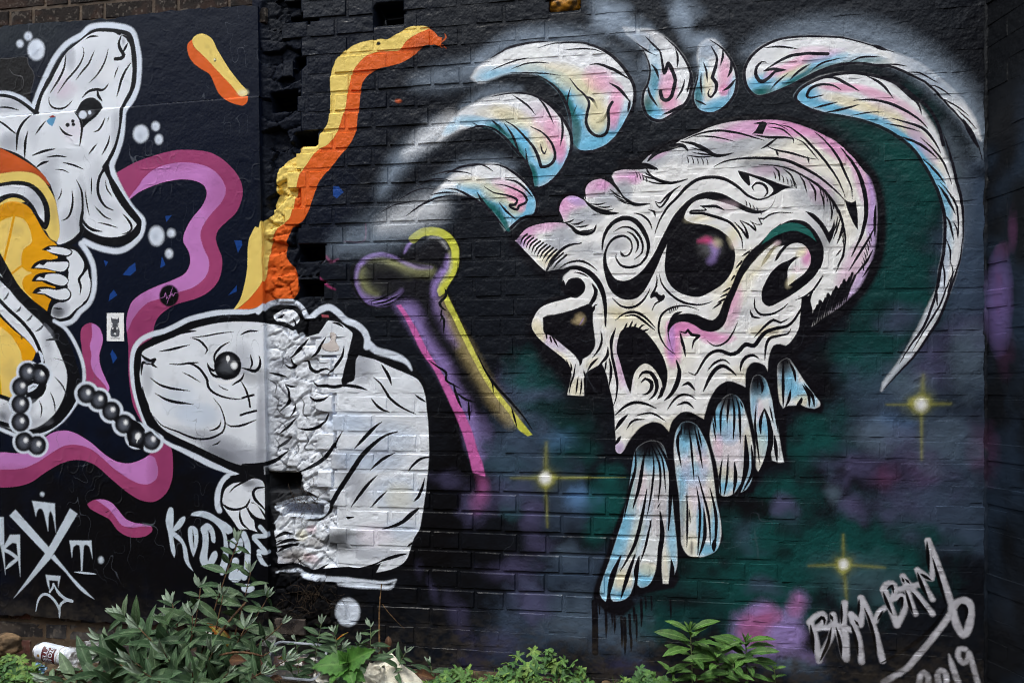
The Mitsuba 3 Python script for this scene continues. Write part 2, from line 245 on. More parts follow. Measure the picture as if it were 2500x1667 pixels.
F wht 1 2.1 0 -2202,1348 -2203,1346 -2206,1344 -2209,1345 -2212,1346 -2213,1348 -2212,1351 -2209,1352 -2206,1352 -2203,1351
F grey1 1 2.1 0 -2200,1408 -2201,1406 -2205,1405 -2210,1405 -2214,1407 -2216,1408 -2214,1410 -2210,1411 -2205,1411 -2201,1410
Sb grey4 1 1 0 1.3 -2197,1376 -2195,1346
Sn grey1 1 1 0 1.5 -2223,1386 -2209,1383 -2192,1386
Sn grey3 0.7 1 0 2.1 -2228,1330 -2187,1329
F orgd 1 1.6 2 -2799,2160* -2769,2156 -2697,2123 -2625,2083 -2572,2049 -2536,2016 -2513,1974* -2595,2035 -2685,2046 -2799,2036*
G org 0.8 131,68,0 1 -2679,2096
F ylw 1 2.6 0 -2799,2038* -2739,2043 -2667,2046 -2595,2035 -2548,2004 -2513,1958 -2489,1915 -2479,1868 -2470,1811 -2470,1764 -2483,1741* -2513,1755 -2533,1787 -2548,1795* -2595,1925* -2799,1880*
G dirt 0.35 31,104,0 0 -2495,1858
F amb 1 2.1 2 -2799,1869* -2763,1900 -2715,1919 -2661,1914 -2613,1889 -2572,1830 -2542,1782 -2513,1750 -2483,1728 -2477,1681* -2489,1609* -2489,1505* -2507,1435* -2519,1430 -2595,1475 -2715,1561* -2715,1403* -2578,1297* -2583,1276* -2607,1240 -2619,1193* -2799,1193*
G ambd 0.5 137,63,0 1 -2703,1887
G ambd 0.4 83,83,0 1 -2548,1506
F lem 1 1.6 1 -2799,1795* -2763,1831 -2727,1848 -2679,1854 -2637,1837 -2613,1800 -2601,1747 -2613,1732* -2643,1712 -2652,1680 -2649,1638 -2619,1617* -2601,1611 -2637,1596 -2649,1565 -2631,1528 -2607,1512* -2595,1491* -2715,1561* -2799,1616*
F lem 1 1.6 0 -2799,1415* -2745,1377 -2691,1335 -2658,1282 -2646,1240 -2655,1140 -2697,1088 -2739,1035 -2799,1008*
F amb 1 1.6 0 -2658,1350* -2589,1297 -2578,1292 -2595,1245 -2607,1235* -2646,1237 -2658,1282 -2697,1340* -2739,1383*
Sn amb 1 1.1 0 5.8 -2689,1855 -2715,1750 -2751,1620
Sn amb 1 1.1 0 4.7 -2730,1582 -2697,1613 -2649,1644
Sn amb 1 1.1 0 4.7 -2775,1320 -2763,1193 -2751,1072
G dirt 0.25 63,47,0 0 -2685,1792
G dirt 0.2 63,63,0 0 -2715,1193
F k 0.8 3.1 0 -2646,1340 -2647,1333 -2650,1329 -2653,1329 -2656,1333 -2657,1340 -2656,1346 -2653,1351 -2650,1351 -2647,1346
F k 1 1.6 0 -2799,1991* -2745,2002 -2679,2007 -2613,1996 -2560,1960 -2524,1906 -2514,1854 -2521,1812 -2535,1793 -2554,1803 -2572,1835 -2601,1888 -2643,1921 -2691,1936 -2739,1925 -2799,1885*
F wg 1 1.6 2 -2799,1977* -2739,1988 -2667,1989 -2613,1975 -2572,1939 -2548,1897 -2542,1860 -2543,1826* -2566,1850 -2595,1899 -2637,1937 -2685,1954 -2739,1949 -2799,1922*
G wg3 0.5 63,84,0 1 -2578,1924
Sb k 1 1.1 0 2.6 -2760,1944 -2742,1928
Sn wb 1 5.2 0 11.4 -2367,1730 -2338,1693 -2312,1641 -2304,1579 -2309,1522 -2332,1476 -2373,1443 -2402,1410 -2437,1396 -2477,1400
F k 1 1.6 0 -2495,1718* -2437,1726* -2396,1718 -2355,1688 -2332,1636 -2318,1574 -2322,1522 -2341,1481 -2384,1451 -2413,1415 -2454,1403 -2513,1406 -2536,1427* -2519,1479* -2442,1607*
F wg 1 1.6 2 -2442,1711* -2396,1702 -2367,1673 -2352,1642 -2361,1611 -2378,1580 -2367,1528 -2344,1507 -2361,1476 -2396,1451 -2425,1426 -2466,1416 -2513,1427* -2495,1473 -2419,1498* -2431,1555 -2425,1607*
G wg3 0.8 52,47,0 1 -2466,1457
G k 0.7 36,26,0 1 -2477,1442
F wg 1 1.5 0 -2335,1621* -2323,1574 -2327,1522 -2349,1487 -2367,1508 -2366,1554 -2375,1578
Se k 1 1 0 5.7 -2341,1641 -2352,1611 -2377,1580 -2367,1549 -2373,1513
Sb k 1 1 0 3.1 -2333,1615 -2322,1574
Sb k 1 1 0 3.6 -2501,1461 -2477,1458 -2454,1457
F k 1 1.6 0 -2554,1709* -2524,1724 -2477,1725 -2431,1716 -2407,1695 -2425,1677 -2466,1676 -2507,1690 -2524,1701*
F wg 1 1.6 0 -2533,1706* -2507,1710 -2519,1719 -2466,1717 -2425,1706 -2413,1695 -2431,1682 -2477,1689 -2507,1695*
F k 1 1.6 0 -2607,1630* -2589,1653 -2548,1667 -2507,1666 -2454,1673 -2425,1659 -2425,1628 -2448,1613 -2489,1614 -2536,1625*
F wg 1 1.6 0 -2589,1634* -2566,1649 -2548,1641 -2530,1655 -2477,1655 -2431,1654 -2428,1636 -2451,1615 -2495,1619 -2536,1630*
F k 1 1.6 0 -2604,1575* -2583,1603 -2542,1612 -2489,1611 -2442,1600 -2425,1576 -2437,1555 -2466,1548 -2513,1557 -2554,1574*
F wg 1 1.6 0 -2583,1582* -2566,1595 -2542,1586 -2536,1602 -2489,1606 -2448,1595 -2428,1576 -2445,1556 -2483,1559 -2536,1578*
F k 1 1.6 0 -2601,1525* -2578,1548 -2536,1552 -2477,1543 -2437,1545 -2413,1524 -2419,1498 -2454,1483 -2501,1494 -2542,1516*
F wg 1 1.6 0 -2578,1527* -2554,1534 -2566,1540 -2524,1542 -2477,1536 -2442,1543 -2419,1524 -2425,1503 -2454,1494 -2495,1502 -2536,1521*
Sn k 1 1 0 78.6 -2866,1728 -2775,1581 -2721,1503 -2646,1434 -2572,1381 -2519,1323 -2477,1244 -2460,1166 -2477,1089 -2530,1031 -2607,994 -2697,998 -2811,1029
Sn wb 1 4.2 0 7.8 -2495,1406 -2442,1374 -2396,1311 -2361,1234 -2352,1166 -2367,1099 -2407,1037 -2454,985 -2519,943 -2583,910 -2625,905 -2691,922 -2751,943 -2799,958
Sn wg 1 3.1 0 49.8 -2866,1691 -2775,1549 -2721,1477 -2646,1408 -2583,1355 -2536,1297 -2501,1224 -2483,1172 -2495,1104 -2536,1041 -2601,999 -2685,993 -2739,1019 -2799,1035
G wg3 0.9 105,63,0 0 -2739,1003
G wg3 0.7 105,37,0 0 -2595,978
G wg3 0.6 42,104,0 0 -2524,1307
G wg3 0.5 52,73,0 0 -2619,1046
G k 0.5 42,26,0 0 -2751,1003
Sn k 1 1 0 8.9 -2793,1626 -2739,1577 -2655,1507 -2578,1443 -2507,1385 -2454,1327 -2419,1270 -2390,1203 -2377,1146 -2396,1078 -2437,1016 -2489,969 -2548,942 -2613,936 -2697,956 -2793,982
Sn k 1 1 0 7.8 -2793,1531 -2727,1467 -2655,1408 -2601,1350 -2566,1287 -2545,1224 -2536,1172 -2539,1130 -2560,1093 -2607,1080
Sb grey3 1 1.1 0 5.3 -2715,1532 -2727,1509 -2742,1499
Sb grey3 1 1 0 5.2 -2655,1471 -2664,1455 -2679,1446
Sb grey3 1 1 0 5.2 -2599,1435 -2610,1418 -2630,1407
Sb grey3 1 1 0 5.2 -2539,1397 -2560,1375 -2585,1361
Sb grey1 1 1 0 5.2 -2536,1324 -2507,1328 -2475,1326
Sb grey1 1 1 0 3.6 -2492,1169 -2454,1130 -2434,1086
Sb grey1 1 1 0 3.6 -2513,1104 -2495,1062 -2490,1018
Sb grey1 1 1 0 3.7 -2566,1067 -2554,1036 -2559,997
Sb grey1 1 1 0 2.6 -2616,1057 -2618,1030 -2628,999
Sb grey1 1 1 0 1.6 -2498,1249 -2442,1234 -2402,1213
F wb 1 4.2 0 -2565,1189 -2576,1158 -2604,1140 -2640,1140 -2668,1158 -2679,1189 -2668,1219 -2640,1237 -2604,1237 -2576,1219
F wb 1 4.2 0 -2503,1178 -2514,1148 -2542,1129 -2577,1129 -2606,1148 -2617,1178 -2606,1208 -2577,1227 -2542,1227 -2514,1208
F wb 1 4.2 0 -2598,1126 -2609,1096 -2637,1077 -2672,1077 -2701,1095 -2712,1126 -2701,1156 -2672,1175 -2637,1175 -2609,1156
F wb 1 4.2 0 -2601,1053 -2612,1022 -2640,1004 -2675,1003 -2704,1022 -2715,1052 -2704,1082 -2675,1101 -2640,1101 -2612,1083
F wb 1 4.2 0 -2601,977 -2612,947 -2640,928 -2675,927 -2704,946 -2715,976 -2704,1006 -2675,1025 -2640,1025 -2612,1007
F wb 1 4.2 0 -2583,893 -2594,863 -2622,844 -2658,843 -2686,862 -2697,892 -2686,922 -2658,941 -2622,942 -2594,923
F wb 1 4.2 0 -2521,879 -2532,848 -2560,829 -2595,829 -2624,847 -2634,877 -2624,907 -2595,926 -2560,927 -2532,908
F wb 1 4.1 0 -2283,1098 -2294,1067 -2323,1048 -2359,1048 -2388,1067 -2399,1098 -2388,1129 -2359,1148 -2323,1148 -2294,1129
F wb 1 4.1 0 -2226,1073 -2237,1042 -2265,1023 -2301,1022 -2330,1041 -2341,1072 -2330,1103 -2301,1122 -2265,1122 -2237,1103
F wb 1 4.1 0 -2169,1027 -2180,996 -2208,977 -2244,976 -2272,995 -2283,1026 -2272,1057 -2244,1076 -2208,1076 -2180,1057
F wb 1 4.1 0 -2110,974 -2120,943 -2149,924 -2184,923 -2212,942 -2223,973 -2212,1003 -2184,1023 -2149,1023 -2120,1004
F wb 1 4.1 0 -2051,921 -2061,890 -2089,871 -2124,870 -2152,889 -2163,919 -2152,950 -2124,969 -2089,970 -2061,951
F wb 1 4.1 0 -1983,906 -1994,876 -2022,857 -2057,856 -2085,875 -2095,905 -2085,936 -2057,955 -2022,955 -1994,937
F navy2 1 1.6 0 -2595,1243* -2572,1280* -2554,1233* -2578,1223*
Sb wb 1 1 0 7.8 -2569,1280 -2554,1254 -2551,1222
F wb 1 4.1 0 -2065,951 -2072,933 -2092,922 -2116,922 -2136,932 -2143,950 -2136,968 -2116,980 -2092,980 -2072,969
F k 1 1.6 0 -2625,1149* -2536,1170* -2527,1149 -2548,1113 -2583,1092 -2631,1079*
F k 1 5.2 0 -2577,1189 -2586,1164 -2608,1149 -2636,1149 -2659,1164 -2667,1189 -2659,1213 -2636,1228 -2608,1228 -2586,1213
F k 1 5.2 0 -2515,1178 -2524,1154 -2546,1138 -2574,1138 -2596,1154 -2605,1178 -2596,1203 -2574,1218 -2546,1218 -2524,1203
F k 1 5.2 0 -2610,1126 -2618,1101 -2641,1086 -2669,1086 -2691,1101 -2700,1126 -2691,1150 -2669,1166 -2641,1166 -2618,1150
F k 1 5.2 0 -2613,1053 -2621,1028 -2644,1012 -2672,1012 -2694,1027 -2703,1052 -2694,1077 -2672,1092 -2644,1092 -2621,1077
F k 1 5.2 0 -2613,977 -2621,952 -2644,936 -2672,936 -2694,951 -2703,976 -2694,1001 -2672,1016 -2644,1016 -2621,1001
F k 1 5.2 0 -2595,893 -2603,868 -2626,853 -2654,852 -2677,867 -2685,892 -2677,917 -2654,932 -2626,933 -2603,918
F k 1 5.2 0 -2533,878 -2541,854 -2564,838 -2591,838 -2614,853 -2623,877 -2614,902 -2591,917 -2564,918 -2541,903
F k 1 5.2 0 -2297,1098 -2305,1074 -2327,1059 -2354,1059 -2376,1073 -2385,1098 -2376,1122 -2354,1137 -2327,1137 -2305,1122
F k 1 5.1 0 -2240,1073 -2248,1048 -2270,1033 -2297,1033 -2319,1048 -2327,1072 -2319,1096 -2297,1111 -2270,1112 -2248,1097
F k 1 5.1 0 -2183,1027 -2191,1003 -2213,987 -2239,987 -2261,1002 -2269,1026 -2261,1050 -2239,1065 -2213,1066 -2191,1051
F k 1 5.1 0 -2123,974 -2131,949 -2153,934 -2179,934 -2201,949 -2209,973 -2201,997 -2179,1012 -2153,1012 -2131,997
F k 1 5.1 0 -2064,921 -2072,897 -2094,882 -2120,881 -2141,896 -2150,920 -2141,944 -2120,959 -2094,959 -2072,944
F k 1 5.1 0 -1997,906 -2005,882 -2026,867 -2052,867 -2074,881 -2082,905 -2074,929 -2052,944 -2026,945 -2005,930
F k 1 1.5 0 -2155,1006* -2093,976* -2070,951* -2076,865* -2143,884* -2160,965*
Sn k 1 1 0 15.4 -2367,1108 -2341,1095 -2283,1067 -2226,1021 -2166,965 -2115,925 -2042,901
F wb 1 1.6 0 -2622,1128* -2595,1142* -2569,1136* -2578,1123 -2601,1108 -2622,1102*
Sb grey3 1 1 0 2.1 -2613,1118 -2595,1128 -2575,1126
F bead 1 17.8 0 -2602,1187 -2606,1174 -2617,1166 -2630,1166 -2641,1174 -2645,1187 -2641,1200 -2630,1208 -2617,1208 -2606,1200
F wht 1 7.3 0 -2604,1195 -2606,1189 -2611,1185 -2617,1185 -2622,1189 -2624,1195 -2622,1201 -2617,1205 -2611,1205 -2606,1201
F bead 1 17.7 0 -2540,1176 -2544,1164 -2554,1156 -2568,1156 -2578,1164 -2582,1177 -2578,1189 -2568,1197 -2554,1197 -2544,1189
F wht 1 7.3 0 -2541,1184 -2543,1178 -2548,1174 -2555,1174 -2560,1178 -2562,1184 -2560,1190 -2555,1194 -2548,1194 -2543,1190
F bead 1 17.8 0 -2634,1124 -2639,1111 -2649,1103 -2663,1103 -2673,1111 -2677,1124 -2673,1137 -2663,1145 -2649,1145 -2639,1137
F wht 1 7.3 0 -2636,1132 -2638,1126 -2643,1122 -2650,1122 -2655,1126 -2657,1132 -2655,1138 -2650,1142 -2643,1142 -2638,1138
F bead 1 17.8 0 -2637,1051 -2642,1038 -2652,1030 -2666,1030 -2676,1038 -2680,1051 -2676,1064 -2666,1072 -2652,1072 -2642,1064
F wht 1 7.3 0 -2639,1059 -2641,1053 -2646,1049 -2653,1049 -2658,1052 -2660,1059 -2658,1065 -2653,1069 -2646,1069 -2641,1065
F bead 1 17.8 0 -2637,975 -2642,962 -2652,954 -2666,954 -2676,962 -2680,974 -2676,987 -2666,996 -2652,996 -2642,988
F wht 1 7.3 0 -2639,983 -2641,977 -2646,973 -2653,973 -2658,976 -2660,983 -2658,989 -2653,993 -2646,993 -2641,989
F bead 1 17.8 0 -2620,891 -2624,878 -2634,870 -2648,870 -2658,878 -2663,891 -2658,904 -2648,912 -2634,912 -2624,904
F wht 1 7.3 0 -2621,899 -2623,893 -2628,889 -2635,889 -2640,893 -2642,899 -2640,905 -2635,909 -2628,909 -2623,905
F bead 1 17.8 0 -2557,876 -2561,863 -2572,855 -2585,855 -2596,863 -2600,876 -2596,889 -2585,897 -2572,897 -2561,889
F wht 1 7.3 0 -2559,884 -2561,878 -2566,874 -2572,874 -2577,878 -2579,884 -2577,890 -2572,894 -2566,894 -2561,890
F bead 1 17.6 0 -2321,1096 -2325,1084 -2335,1076 -2348,1076 -2359,1084 -2363,1096 -2359,1109 -2348,1117 -2335,1117 -2325,1109
F wht 1 7.2 0 -2323,1104 -2325,1098 -2330,1094 -2336,1094 -2341,1098 -2342,1104 -2341,1110 -2336,1114 -2330,1114 -2325,1110
F bead 0.9 17.5 0 -2264,1071 -2268,1058 -2278,1050 -2291,1050 -2301,1058 -2305,1071 -2301,1083 -2291,1091 -2278,1091 -2268,1084
F wht 1 7.2 0 -2265,1079 -2267,1073 -2272,1069 -2278,1069 -2283,1072 -2285,1078 -2283,1085 -2278,1088 -2272,1088 -2267,1085
F bead 0.8 17.4 0 -2207,1025 -2210,1012 -2221,1004 -2233,1004 -2244,1012 -2248,1025 -2244,1037 -2233,1045 -2221,1045 -2210,1038
F wht 1 7.2 0 -2208,1033 -2210,1027 -2215,1023 -2221,1023 -2226,1027 -2228,1033 -2226,1039 -2221,1042 -2215,1042 -2210,1039
F bead 1 17.4 0 -2147,972 -2151,959 -2161,951 -2174,951 -2184,959 -2188,971 -2184,984 -2174,992 -2161,992 -2151,984
F wht 1 7.2 0 -2149,979 -2150,973 -2155,970 -2161,970 -2166,973 -2168,979 -2166,985 -2161,989 -2155,989 -2150,985
F bead 0.6 17.3 0 -2088,919 -2091,906 -2102,898 -2114,898 -2124,906 -2128,918 -2124,931 -2114,939 -2102,939 -2091,931
F wht 1 7.1 0 -2089,926 -2091,920 -2096,917 -2102,917 -2107,920 -2108,926 -2107,932 -2102,936 -2096,936 -2091,932
F bead 1 17.3 0 -2020,904 -2024,892 -2034,884 -2047,884 -2057,891 -2061,904 -2057,917 -2047,924 -2034,925 -2024,917
F wht 1 7.1 0 -2022,912 -2024,906 -2029,902 -2034,902 -2039,906 -2041,912 -2039,918 -2034,922 -2029,922 -2024,918
F wht 1 4.1 0 -2093,920 -2095,912 -2100,908 -2107,908 -2113,912 -2115,920 -2113,928 -2107,933 -2100,933 -2095,928
Sn wht 1 1 0 2 -2104,910 -2107,897
F k 1 10.2 0 -2127,920 -2130,911 -2136,905 -2145,905 -2152,911 -2154,920 -2152,929 -2145,934 -2136,934 -2130,929
F k 1 3.1 0 -2545,1213 -2550,1206 -2561,1202 -2576,1202 -2588,1206 -2592,1213 -2588,1220 -2576,1224 -2561,1224 -2550,1220
Sb k 1 1 0 10.4 -2595,1223 -2548,1207 -2530,1170
Sn wb 1 3.5 0 11.1 -2062,959 -2076,997 -2104,1068 -2124,1145 -2129,1221 -2121,1277 -2093,1318 -2042,1343 -1981,1357 -1931,1377 -1876,1402 -1810,1418 -1744,1429 -1663,1431 -1583,1432 -1530,1457 -1487,1466 -1435,1472
Ss wb 1 3.5 0 12 -2062,972 -2020,931 -1964,894 -1898,867 -1832,838 -1766,809 -1701,790 -1642,779 -1674,773 -1706,758 -1733,720 -1744,679 -1742,639 -1735,625
F k 1 2 0 -2059,967* -2087,1027 -2112,1109 -2121,1196 -2118,1252 -2104,1287 -2059,1318 -1992,1342 -1925,1367 -1865,1394 -1799,1408 -1717,1420 -1610,1421 -1556,1432* -1514,1471 -1466,1480* -1414,1472 -1387,1435 -1372,1415* -1341,1419 -1294,1443 -1258,1435 -1217,1403 -1176,1383 -1135,1354 -1125,1310 -1115,1271* -1049,1254 -984,1246 -914,1203 -874,1150 -854,1064 -850,955 -854,836 -864,716 -869,654 -894,562 -914,514 -949,450 -999,405 -1064,393 -1150,404 -1268,394 -1361,395 -1424,412 -1508,399* -1540,427* -1540,625* -1636,632* -1706,630* -1728,670 -1723,720 -1696,756 -1647,776* -1701,795 -1799,839 -1909,887 -1992,927*
F wg 1 2 2 -2095,1180* -2087,1221 -2081,1272 -2020,1302 -1936,1332 -1854,1364 -1772,1383 -1690,1392 -1615,1392 -1559,1388* -1477,1374 -1382,1337* -1341,1375 -1273,1394* -1227,1384 -1171,1344* -1171,1335 -1191,1252 -1217,1150* -1165,1155 -1155,1254 -1135,1257 -1089,1242* -1014,1208 -949,1181 -899,1155 -874,1103 -864,1026 -857,931 -857,845 -869,726 -879,658 -894,577 -919,533 -929,504 -949,450 -999,415 -1074,395* -1069,417 -1049,434* -1115,403 -1165,408 -1227,408 -1330,391* -1382,404 -1424,422* -1493,429* -1503,577* -1530,655* -1540,813* -1572,808 -1626,809 -1690,826 -1772,859 -1854,893 -1936,927 -1997,962 -2042,1023 -2070,1089 -2087,1134
G wg3 0.85 150,55,20 1 -1690,850
G k 0.6 100,30,20 1 -1717,850
G k 0.4 64,45,0 1 -1583,1170
G wg3 0.6 99,60,0 1 -1583,842
G wg3 0.5 210,60,20 1 -1690,870
G wg3 0.5 31,81,0 1 -2059,1160
G wg3 0.5 211,35,10 1 -1799,924
G wg3 0.6 60,80,0 1 -1636,1239
G skyw 0.5 111,60,0 1 -1826,1009
G skyw 0.3 101,81,0 1 -1909,1069
G wg3 0.8 25,297,0 1 -1551,922
G wg3 0.75 73,78,20 1 -1140,1208
G wg3 0.7 68,155,-30 1 -1186,781
G skyw 0.7 126,53,0 1 -1191,985
G skyw 0.7 160,58,0 1 -1099,841
G skyw 0.5 125,77,0 1 -989,713
G skyw 0.5 125,77,0 1 -1014,929
G wg3 0.5 125,34,0 1 -1064,870
G skyw 0.5 96,48,0 1 -964,570
G wg3 0.8 59,118,0 1 -1482,1268
G wg3 0.4 59,197,0 1 -1477,1022
G lem2 0.35 67,67,0 1 -979,699
G pinkw 0.3 97,58,0 1 -1089,541
G wg3 0.5 59,98,0 1 -1268,633
G wg3 0.6 159,29,0 1 -1089,469
G k 0.5 118,25,0 1 -1482,795
Sb k 1 1 0 5 -1837,1356 -1876,1354 -1920,1344
Sb k 1 1 0 3 -1865,1329 -1799,1335 -1733,1346 -1671,1352
Sb k 1 1 0 5 -1854,1327 -1821,1316 -1799,1295 -1788,1278 -1799,1261
Sl k 1 1 0 5.1 -1867,1300 -1909,1291 -1953,1281 -2006,1274
Sb k 1 1 0 4.5 -1642,1338 -1615,1351 -1588,1354 -1564,1352
Sl k 1 1 0 5.1 -2048,1167 -2003,1137 -1953,1122 -1865,1111
Sl k 1 1 0 6.1 -2023,1101 -1981,1079 -1936,1066 -1851,1056
Sl k 1 1 0 3 -1900,1188 -1865,1172 -1818,1146
Sb k 1 1 0 5.5 -1958,1222 -1909,1220 -1865,1223 -1826,1205 -1804,1180 -1788,1155 -1785,1130 -1761,1105 -1717,1087 -1679,1080 -1636,1077
Sb k 1 1 0 4 -1909,1222 -1870,1225 -1826,1227
Sb k 1 1 0 2.5 -1739,1135 -1717,1121 -1693,1114
Sb k 1 1 0 4.5 -1761,1082 -1733,1050 -1717,1015 -1709,980 -1717,950 -1744,930 -1782,917 -1832,915 -1876,926 -1920,943 -1964,957 -1997,972 -2031,1007
Sb k 1 1 0 4.3 -1728,990 -1733,970 -1752,956 -1780,949
Sb k 1 1 0 4.5 -1706,980 -1685,968 -1642,971 -1604,983 -1572,996
Ss k 1 1 0 4.5 -1642,1155 -1620,1120 -1607,1085 -1600,1048
Sn k 1 1 0 4.5 -1634,1083 -1610,1090 -1584,1095
Sn k 1 1 0 4.5 -1642,1014 -1610,1023 -1573,1032
Sl k 1 1 0 3.5 -1728,910 -1744,897 -1766,890
Sb k 1 1 0 5 -1750,1210 -1758,1250 -1739,1280 -1712,1300 -1689,1310
Sb k 1 1 0 5 -1626,1185 -1636,1160 -1658,1147 -1679,1134
Sb k 1 1 0 5.1 -2081,1129 -2073,1089 -2053,1043 -2051,1023
Sb k 1 1 0 6 -1788,1225 -1780,1205 -1761,1195 -1744,1200
Sb k 1 1 0 6 -1782,1200 -1761,1175 -1717,1165
Sb k 1 1 0 6.4 -1636,1205 -1604,1197 -1578,1192 -1559,1209 -1556,1239 -1562,1254
Sb k 1 1 0 4.5 -1602,1197 -1591,1219 -1594,1239 -1599,1259
Sb k 1 1 0 7.6 -2093,1267 -2070,1246 -2042,1234 -2025,1240 -2037,1221 -2014,1208
Sb k 1 1 0 5.6 -2037,1221 -2059,1223 -2079,1229 -2084,1206 -2087,1175
F wg3 1 1.5 0 -2079,1244* -2053,1231* -2037,1228* -2062,1223*
F k 1 2.5 0 -1638,1214 -1649,1179 -1680,1158 -1717,1158 -1747,1179 -1759,1214 -1747,1249 -1717,1270 -1680,1270 -1649,1248
G grey5 1 45,40,0 0 -1696,1225
G grey3 0.6 45,30,0 0 -1706,1200
F wht 1 3 0 -1688,1244 -1690,1237 -1694,1232 -1699,1232 -1704,1237 -1705,1244 -1704,1251 -1699,1255 -1694,1255 -1690,1251
F wht 1 6 0 -1655,1216 -1658,1207 -1665,1201 -1674,1201 -1681,1207 -1684,1216 -1681,1224 -1674,1230 -1665,1230 -1658,1224
Sn wht 1 1 0 1.5 -1697,1237 -1697,1225
Sb wht 0.8 5 0 6.5 -1766,1160 -1717,1145 -1658,1160 -1639,1175
F k 1 1.5 0 -1690,766* -1594,783* -1530,774* -1530,596* -1604,623*
F wg 1 1.5 2 -1717,690 -1706,715 -1674,736 -1631,744 -1583,758 -1546,749 -1535,724* -1535,615* -1551,635* -1567,649 -1594,663 -1610,638 -1647,632 -1690,638 -1720,655
G wg3 0.7 55,35,0 1 -1583,733
G k 0.5 40,15,0 1 -1610,738
Sb k 1 1 0 4 -1578,766 -1631,742 -1669,721 -1693,696
Sb k 1 1 0 4.5 -1725,655 -1690,636 -1653,633 -1615,645 -1599,673
Sb k 1 1 0 6.4 -1535,724 -1572,719 -1586,701 -1578,674 -1546,645 -1530,626
F wg 1 1.5 0 -1720,644 -1690,629 -1658,628* -1620,641* -1588,603 -1578,558* -1567,543* -1604,552* -1623,553 -1647,551 -1674,585
F wg 1 1.5 0 -1604,657 -1572,653 -1551,624 -1532,594* -1572,603 -1604,632
Sb k 1 1 0 5.5 -1644,631 -1644,601 -1631,571 -1604,552
Sb k 1 1 0 6.4 -1618,646 -1599,617 -1583,598 -1532,589
F wg 1 2 0 -1602,672 -1613,652 -1642,638 -1679,637 -1709,649 -1720,669 -1709,689 -1679,702 -1642,703 -1613,691
Sb k 1 1 0 4.5 -1723,654 -1701,634 -1663,630 -1620,644 -1600,677
Ss k 1 1 0 6.8 -1344,1150 -1323,1133 -1286,1133 -1250,1128 -1220,1133
Se k 1 1 0 6.3 -1209,1136 -1173,1132 -1143,1127 -1110,1116
Sb k 1 1 0 5.3 -1084,1166 -1057,1145 -1037,1116 -1019,1088 -991,1064 -956,1042 -912,1023
Sb k 1 1 0 5.3 -1092,1083 -1077,1063 -1052,1042 -1016,1028
Sb k 1 1 0 4.3 -914,1100 -897,1086 -867,1069
Sb k 1 1 0 6.3 -1052,1218 -1032,1189 -1016,1160 -1009,1136
Sl k 1 1 0 7.7 -1049,991 -1082,967 -1117,932 -1163,883
Ss k 1 1 0 9.7 -984,953 -1032,938 -1082,904 -1128,860 -1163,811 -1194,766 -1230,712 -1261,658
Sl k 1 1 0 6.3 -996,869 -1037,849 -1067,827 -1098,798
Sb k 1 1 0 5.3 -847,857 -887,849 -917,827 -941,798
Sl k 1 1 0 6.8 -1067,781 -1102,749 -1138,705 -1178,651
Sl k 1 1 0 4.8 -1027,719 -1062,687 -1097,650
Sl k 1 1 0 5.7 -873,774 -882,740 -897,706 -917,681
Sl k 1 1 0 6.2 -899,655 -922,638 -961,609
Sl k 1 1 0 8.3 -1214,951 -1240,911 -1266,872 -1302,837 -1349,807 -1411,781
Sb k 1 1 0 6.4 -1271,1092 -1297,1077 -1333,1074 -1357,1089
Sb k 1 1 0 6.4 -1276,1023 -1292,989 -1323,967 -1364,956 -1409,961
Sb k 1 1 0 6.4 -1459,1135 -1443,1111 -1443,1076 -1464,1046 -1484,1027
Sb k 1 1 0 4.4 -1417,1061 -1422,1032 -1437,1007
Sb k 1 1 0 5.4 -1414,1002 -1443,973 -1485,938
Sb k 1 1 0 6.4 -1433,929 -1459,904 -1498,881
Ss k 1 1 0 8.4 -1443,874 -1474,849 -1533,818 -1629,809
Sb k 1 1 0 5.4 -1527,1185 -1490,1177 -1453,1167
Sb k 1 1 0 4.9 -1461,1140 -1438,1130 -1409,1130
Sb k 1 1 0 7.4 -1364,1322 -1390,1292 -1417,1263 -1438,1244
Sb k 1 1 0 6.4 -1284,1326 -1302,1297 -1323,1263 -1349,1246
Sb k 1 1 0 5.9 -1438,1248 -1430,1224 -1419,1214 -1438,1204 -1464,1219
Sb k 1 1 0 6.9 -1385,1229 -1364,1233 -1354,1204 -1333,1189 -1302,1196 -1281,1201 -1266,1194
Sl k 1 1 0 6.3 -1207,1289 -1214,1252 -1240,1213 -1276,1177
F k 1 1.5 0 -1184,1373* -1158,1344* -1145,1368* -1125,1334 -1128,1291 -1102,1266 -1032,1247 -981,1237 -912,1208* -932,1184 -991,1208 -1057,1232 -1107,1244 -1145,1254* -1156,1237 -1163,1170 -1168,1155* -1209,1136 -1217,1150 -1209,1189 -1194,1238 -1179,1286 -1168,1334*
Sn k 1 1 0 14.6 -1266,662 -1286,618 -1307,593
F k 1 1.5 0 -1375,713* -1312,681 -1261,667* -1266,623* -1333,641*
F k 0.97 4.9 0 -1535,811* -1517,782 -1453,776 -1406,781* -1390,757 -1380,718 -1344,687 -1292,669 -1256,667* -1266,623 -1302,588 -1375,591* -1292,623 -1288,657 -1333,678 -1380,684 -1443,662 -1501,656 -1474,617 -1501,577 -1535,531*
G k 0.8 84,44,0 0 -1469,746
G wg3 0.6 64,29,0 0 -1318,729
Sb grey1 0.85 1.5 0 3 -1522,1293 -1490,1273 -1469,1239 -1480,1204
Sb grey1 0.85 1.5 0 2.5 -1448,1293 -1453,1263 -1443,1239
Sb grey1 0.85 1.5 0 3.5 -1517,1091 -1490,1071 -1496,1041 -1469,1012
Sb grey1 0.85 1.5 0 2.9 -1401,1091 -1380,1062 -1385,1022 -1354,993
